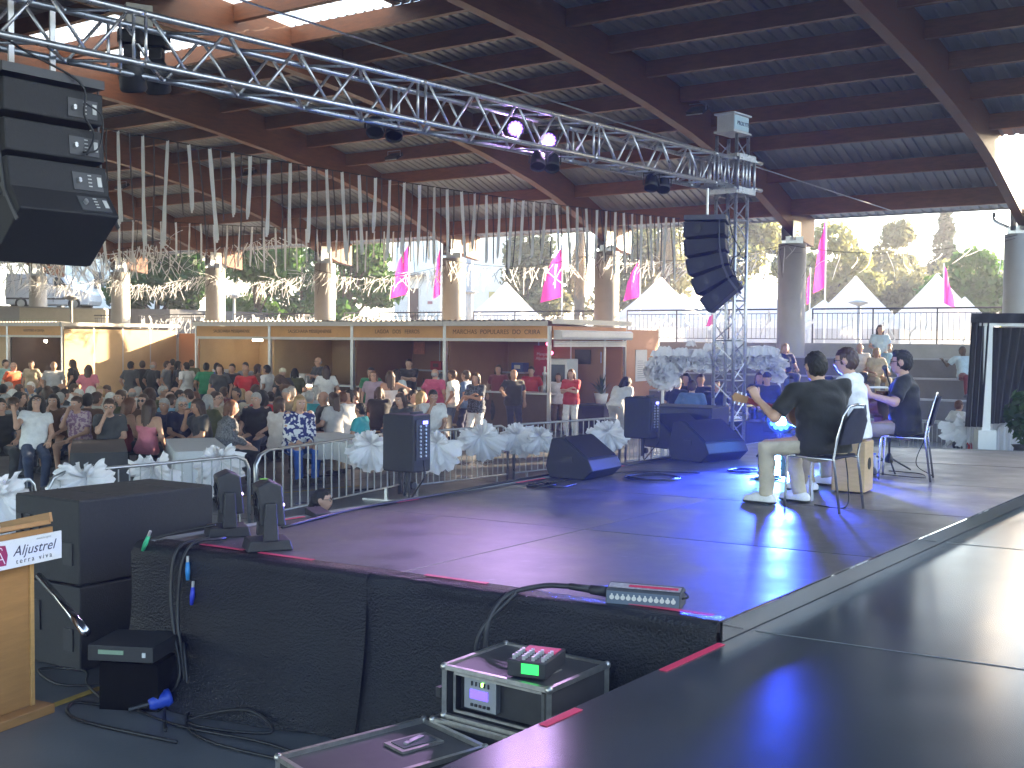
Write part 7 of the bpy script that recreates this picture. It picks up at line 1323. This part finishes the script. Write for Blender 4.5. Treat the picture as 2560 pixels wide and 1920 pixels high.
q = atz(828, 1030, .76); tag(MB().lathe([(.03, 0), (.04, .13), (.036, .13), (.028, .01)], 14).build('paper_cup', m_white, None, True, loc=(q[0], q[1], .757)), 'white paper cup on the long white table', 'cup')
for lb, x, y, z in [('clear water bottle on the dark table before the flowered blouse', 212, 1062, .757), ('clear water bottle held up near the left edge', 40, 1030, .757), ('clear water bottle before the woman with the necklace', 1032, 1022, .757)]:
    q = atz(x, y, z); o = thing('water_bottle', lb, 'bottle', (q[0], q[1], z), 0, 'water bottles on the audience tables'); MB().lathe([(.03, 0), (.033, .02), (.031, .09), (.033, .15), (.014, .19), (.013, .205)], 12).build('bottle_body', M('clear_plastic', (.75, .8, .85), .08, var=0, alpha=.45), o, True); MB().cyl((0, 0, .205), (0, 0, .222), .016, n=10).build('cap', M('cap_blue', (.05, .15, .5)), o)
q = atz(160, 1058, .757); bg_ = thing('red_handbag', 'dark red handbag on the table before the flowered blouse', 'bag', (q[0], q[1], .757), .2); MB().prism([(-.2, 0), (.2, 0), (.16, .13), (-.14, .15)], (0, -.07, 0), (1, 0, 0), (0, 0, 1), (0, .14, 0)).build('bag_body', cloth('darkred'), bg_, bevel=.02); MB().tube(curve([(-.1, 0, .13), (0, 0, .24), (.1, 0, .13)], 8), .008, 5).build('handle', cloth('darkred'), bg_)
# ------------------------------------------------------------------ musicians on the deck
m_chrome = M('chair_chrome', (.55, .55, .58), .18, .95, var=.05); m_nav = M('chair_navy_fabric', (.018, .02, .045), .8, var=.2, scale=30, bump=.2, bscale=200)
FACE_AZ = math.degrees(math.atan2(.78, .62))                        # the three look to the left and away: facing = +90 is left
def chair(label, loc, rz):
    t = thing('stacking_chair', label, 'chair', (loc[0], loc[1], deckz), R(rz), 'chrome chairs of the musicians'); w2 = .215; MT = []
    for s in (1, -1):
        MB().tube(curve([(s * w2, .235, 0), (s * w2, .215, .40), (s * w2, .19, .445), (s * w2, .14, .452)], 12), .011, 8).build('leg', m_chrome, t, True)
        MB().tube([(s * w2, -.265, 0), (s * w2, -.205, .45), (s * w2, -.235, .62), (s * (w2 - .01), -.275, .80), (s * (w2 - .07), -.295, .875), (0, -.30, .89)], .011, 8).build('leg', m_chrome, t, True)
        MB().tube([(s * w2, .19, .445), (s * w2, -.21, .435)], .010, 8).build('side_rail', m_chrome, t, True)
    MB().grid([[(x * .205, -.20 + .41 * j / 8, .462 + .018 * math.sin(math.pi * (j / 8)) * (1 - x * x * .5) - (.02 if j == 8 else 0)) for x in np.linspace(-1, 1, 9)] for j in range(9)]).build('seat', m_nav, t, True); MB().box((0, .0, .447), (.40, .40, .022)).build('seat_base', m_nav, t, bevel=.008)
    bkm = MB(); 
    for dy in (0, -.022): bkm.grid([[(x * (.195 if j < 6 else .195 - .04 * (j - 5)), -.228 - .075 * (j / 8) + dy - .02 * (1 - x * x), .56 + .30 * j / 8) for x in np.linspace(-1, 1, 9)] for j in range(9)])
    bkm.build('backrest', m_nav, t, True); return t
def musician(label, loc, rz, J, top, bot, hair, hc, skin, shoes, sleeve, hands, z=deckz, fat=0.0, specs=None, h=.0125, tight=.016):
    parts = build_person(J, False, fat, sleeve, 'long', h, hands, 0.0, tight=tight); t = thing('person', label, 'person', (loc[0], loc[1], z), R(rz), 'musicians seated on the deck')
    for nm, me in parts.items(): link(nm, me, t, mat=SKIN[skin] if nm == 'body' else cloth(top if nm == 'top' else (shoes if nm == 'shoes' else ('black' if nm == 'soles' else bot))))
    Hm = J['hm']; q = J['hc']; Ml = Matrix([[*Hm[0], q[0]], [*Hm[1], q[1]], [*Hm[2], q[2]], [0, 0, 0, 1]])
    def hk(nm, me, m=None):
        o = link(nm, me, t, mat=m); o.matrix_local = Ml; return o
    hk('hair', HAIRF[hair], HCOL[hc])
    for n_, m_ in FACE: hk(n_, m_)
    if specs: hk('glasses' if specs == 'g' else 'sunglasses', GL if specs == 'g' else SGL)
    return t
HAIRF = {k: hair_mesh(k, .009) for k in ('short', 'quiff')}
def guitar(label, parent_loc, rz, body, nd, fn, mbody, mneck, sc=1.0):
    """body centre, neck direction and face normal in the player's frame"""
    t = thing('acoustic_guitar', label, 'guitar', (parent_loc[0], parent_loc[1], deckz), R(rz), 'acoustic guitars'); nd = nrm(nd); fn = nrm(fn - nd * (fn @ nd)); sx = np.cross(nd, fn); o = np.asarray(body, float); prof = []
    for i in range(40):
        a = 2 * math.pi * i / 40; yy = math.cos(a) * .245; wv = .185 if yy < 0 else .14; xx = math.sin(a) * wv * (1 - .20 * math.exp(-((yy - .04) / .075) ** 2)); prof.append((xx * sc, yy * sc))
    MB().prism(prof, o - fn * .05, sx, nd, fn * .10).build('body', mbody, t, bevel=.006)
    MB().lathe([(.05, 0), (.05, .003)], 18, o + nd * .07 + fn * .051, np.array([sx, nd, fn]).T).build('sound_hole', m_blk, t); MB().box(o - nd * .13 + fn * .056, (.12, .025, .012), np.array([sx, nd, fn]).T).build('bridge', mneck, t)
    MB().bar(o + nd * .20 + fn * .045, o + nd * .60 + fn * .045, .052, .028, up=fn).build('neck', mneck, t, bevel=.006); hb_ = MB().prism([(-.03, 0), (.03, 0), (.038, .14), (.0, .165), (-.038, .14)], o + nd * .60 + fn * .032, sx, nrm(nd - fn * .18), fn * .018).build('headstock', mbody, t, bevel=.003)
    for i in range(3):
        for s in (-1, 1): MB().cyl(o + nd * (.63 + .04 * i) + sx * s * .034 + fn * .03, o + nd * (.63 + .04 * i) + sx * s * .055 + fn * .03, .006, n=6).build('tuner', m_chrome, hb_)
    st_ = MB(); 
    for i in range(6): st_.tube([o - nd * .13 + sx * (-.02 + .008 * i) + fn * .066, o + nd * .62 + sx * (-.016 + .0065 * i) + fn * .062], .0008, 3)
    st_.build('strings', m_chrome, t); return t
m_gtop = M('guitar_top', (.36, .20, .09), .3, var=.1, stretch=(1, 1, 8)); m_gneck = M('guitar_neck_red', (.26, .045, .03), .35, var=.1); m_gdark = M('guitar_body_brown', (.14, .05, .025), .3, var=.15)
W2 = lambda loc, rz, q: A(loc[0], loc[1], 0) + rotz(R(rz)) @ np.asarray(q, float)
# guitarist, seen from behind
rzA = 47; cA = A(2.63, 9.42); chair('chrome framed navy chair under the guitarist in the dark tee, nearest the camera', cA, rzA)
JA = skeleton(seat=1, lean=(-.02, .10), twist=-.66, head=(.20, -.08), seath=.46, hands={-1: (-.47, .22, -.05), 1: (.02, .32, -.28)}, hints={-1: (-.55, -.1, -1), 1: (.8, -.3, -.5)}, feet={1: (.17, .30, .07), -1: (-.13, .46, .07)}, knee={1: (.3, 1, .4), -1: (-.2, 1, .4)}, sh=.215)
musician('guitarist in a dark navy tee and pale trousers, seen from behind', cA, rzA, JA, 'black', 'sand', 'short', 'black', 0, 'white', .62, {-1: dict(grip=.75, det=6, dirv=A(-.05, .45, .9), pn=A(.5, .6, -.3)), 1: dict(grip=.5, det=6, dirv=A(-.75, .25, -.45), pn=A(0, -.8, -.2))}, fat=.022)
guitar('red necked acoustic guitar held by the guitarist in the dark tee', cA, rzA, A(.20, .22, .74), A(-.88, .62, .28), A(.62, .78, .05), m_gtop, m_gneck)
# cajon player
rzB = 58; cB = A(3.22, 10.52); cj = thing('cajon', 'pale wooden cajon drum with a round hole under the player in white', 'drum', (cB[0], cB[1], deckz), R(rzB)); m_caj = M('cajon_birch', (.52, .36, .20), .4, var=.1, stretch=(1, 1, 6))
MB().box((0, .0, .245), (.31, .30, .47)).build('box', m_caj, cj, bevel=.008); MB().box((0, .153, .245), (.306, .006, .466)).build('tapa', M('cajon_front', (.42, .24, .12), .4, var=.12), cj); MB().lathe([(.056, 0), (.056, .004), (.001, .004)], 22, (0, -.1505, .27), rotx(math.pi / 2)).build('sound_hole', m_blk, cj)
MB().lathe([(.056, 0), (.056, .004), (.001, .004)], 22, (.1555, 0, .28), roty(math.pi / 2)).build('sound_hole', m_blk, cj); MB().box((-.1565, .05, .36), (.003, .07, .05)).build('emblem', m_lab, cj)
for sx in (-.12, .12):
    for sy in (-.12, .12): MB().cyl((sx, sy, 0), (sx, sy, .015), .015, n=8).build('foot', m_blk, cj)
JB = skeleton(seat=1, lean=(0, .10), twist=.0, head=(.15, -.02), seath=.49, hands={1: (.20, .36, -.32), -1: (-.16, .36, -.34)}, hints={1: (.9, -.5, -.2), -1: (-.9, -.5, -.2)}, feet={1: (.26, .32, .07), -1: (-.26, .34, .07)}, knee={1: (.6, 1, .3), -1: (-.6, 1, .3)})
musician('cajon player in a white shirt and dark glasses, in profile to the left', cB, rzB, JB, 'white', 'khaki', 'short', 'brown', 0, 'white', .60, {1: dict(grip=.35, det=6), -1: dict(grip=.35, det=6)}, specs='s')
# singer with guitar and microphone
rzC = 66; cC = A(4.06, 11.52); chair('chrome framed navy chair under the singer, further right', cC, rzC)
JC = skeleton(seat=1, lean=(0, .06), twist=.05, head=(.05, .02), seath=.46, hands={1: (.05, .33, -.24), -1: (-.42, .32, -.12)}, hints={1: (.9, -.3, -.6), -1: (-.6, -.2, -1)}, feet={1: (.14, .38, .07), -1: (-.14, .50, .07)}, sh=.195)
musician('singer in a dark shirt and beige trousers playing guitar, in profile', cC, rzC, JC, 'black', 'khaki', 'quiff', 'black', 0, 'charcoal', .64, {1: dict(grip=.45, det=6, dirv=A(-.8, .35, -.2), pn=A(0, -.7, -.5)), -1: dict(grip=.75, det=6, dirv=A(-.1, .4, .9), pn=A(.5, .6, -.3))}, fat=.015, specs='g')
guitar('brown acoustic guitar on the lap of the singer', cC, rzC, A(.08, .27, .74), A(-1, .20, .26), A(0, 1, .05), m_gdark, m_gneck)
wt = MB(); w_ = JC['W'][1]; dw = nrm(JC['W'][1] - JC['E'][1]); _, a_, b_ = frame(dw); wt.tube([w_ - dw * .03 + (a_ * math.cos(i * .785) + b_ * math.sin(i * .785)) * .033 for i in range(9)], .007, 6, 0, False); wo = tag(wt.build('wrist_watch', m_chrome, None, True, loc=(cC[0], cC[1], deckz)), 'metal wrist watch on the arm of the singer', 'watch'); wo.rotation_euler = (0, 0, R(rzC))
# microphone stand
mh = W2(cC, rzC, JC['hc'] + JC['hm'] @ A(0, .16, -.05)) + UP3 * deckz; mb0 = A(*atz(2222, 1180, 1.0)[:2], deckz); ms = thing('microphone_stand', 'black microphone stand with a tripod base and a boom reaching the singer', 'microphone stand', mb0)
jt = A(mb0[0], mb0[1], mh[2] - .22) - mb0; mt = mh - mb0; bd = nrm(mt - jt)
MB().tube([A(0, 0, .12), jt], .012, 8).build('upright', m_blk, ms, True); MB().tube([jt - bd * .25, mt - bd * .14], .008, 8).build('boom', m_blk, ms, True); MB().ball(jt, .025, 8).build('clutch', m_blk, ms, True)
for a in range(3): MB().tube([A(0, 0, .16), A(.30 * math.cos(a * 2.1 + .4), .30 * math.sin(a * 2.1 + .4), .012)], .010, 6).build('leg', m_blk, ms, True)
MB().lathe([(.04, .10), (.045, .14), (.02, .2)], 12).build('base_hub', m_blk, ms, True)
mc_ = thing('microphone', 'dark vocal microphone at the mouth of the singer', 'microphone', mh); fr_ = frame(bd); Rq = np.array([fr_[1], fr_[2], fr_[0]]).T; MB().lathe([(.010, -.17), (.013, -.14), (.020, -.03), (.022, -.02)], 14, (0, 0, 0), Rq).build('handle', m_blk, mc_, True); MB().ball((0, 0, 0), .027, 12).build('grille', m_bump, mc_, True)
cable('microphone cable lying in a loop behind the cajon', [mb0 + A(0, 0, .01), mb0 + A(.25, -.25, .01), mb0 + A(.15, -.6, .01), mb0 + A(-.1, -.4, .01), mb0 + A(-.3, -.1, .01)], .006); cable('thin cable hanging from the chair of the singer', [W2(cC, rzC, (.1, -.2, .45)) + UP3 * deckz, W2(cC, rzC, (.15, -.1, .15)) + UP3 * deckz, W2(cC, rzC, (.3, -.25, .01)) + UP3 * deckz], .005); cable('guitar cable hanging behind the chair of the guitarist to the deck', [W2(cA, rzA, (.20, -.1, .45)) + UP3 * deckz, W2(cA, rzA, (.26, -.1, .2)) + UP3 * deckz, W2(cA, rzA, (.12, -.15, .01)) + UP3 * deckz, W2(cA, rzA, (.05, .1, .01)) + UP3 * deckz], .006)
# small white side shelf behind the cajon player
q = aty(2175, 968, 13.0); ms2 = thing('music_stand', 'low stand with a white sheet tray behind the cajon player', 'music stand', (q[0], q[1], deckz)); MB().box((0, 0, q[2] - deckz), (.45, .3, .012)).build('tray', m_white, ms2); MB().tube([(0, 0, .02), (0, 0, q[2] - deckz)], .012, 8).build('upright', m_blk, ms2, True); [MB().tube([(0, 0, .12), (.25 * math.cos(a * 2.1), .25 * math.sin(a * 2.1), .01)], .009, 6).build('leg', m_blk, ms2) for a in range(3)]
# ------------------------------------------------------------------ haze volume added, standing in for veiling glare
hb = MB().box((0, 150, 9.0), (1100, 1100, 24)); hz = bpy.data.materials.new('glare_haze'); hz.use_nodes = True; t_ = hz.node_tree; t_.nodes.remove(t_.nodes['Principled BSDF'])
pv = t_.nodes.new('ShaderNodeVolumePrincipled'); pv.inputs['Density'].default_value = .0016; pv.inputs['Color'].default_value = (.95, .96, 1, 1); pv.inputs['Anisotropy'].default_value = .4
t_.links.new(pv.outputs[0], t_.nodes['Material Output'].inputs['Volume']); tag(hb.build('haze', hz), kind='stuff')
SC.cycles.volume_bounces = 1
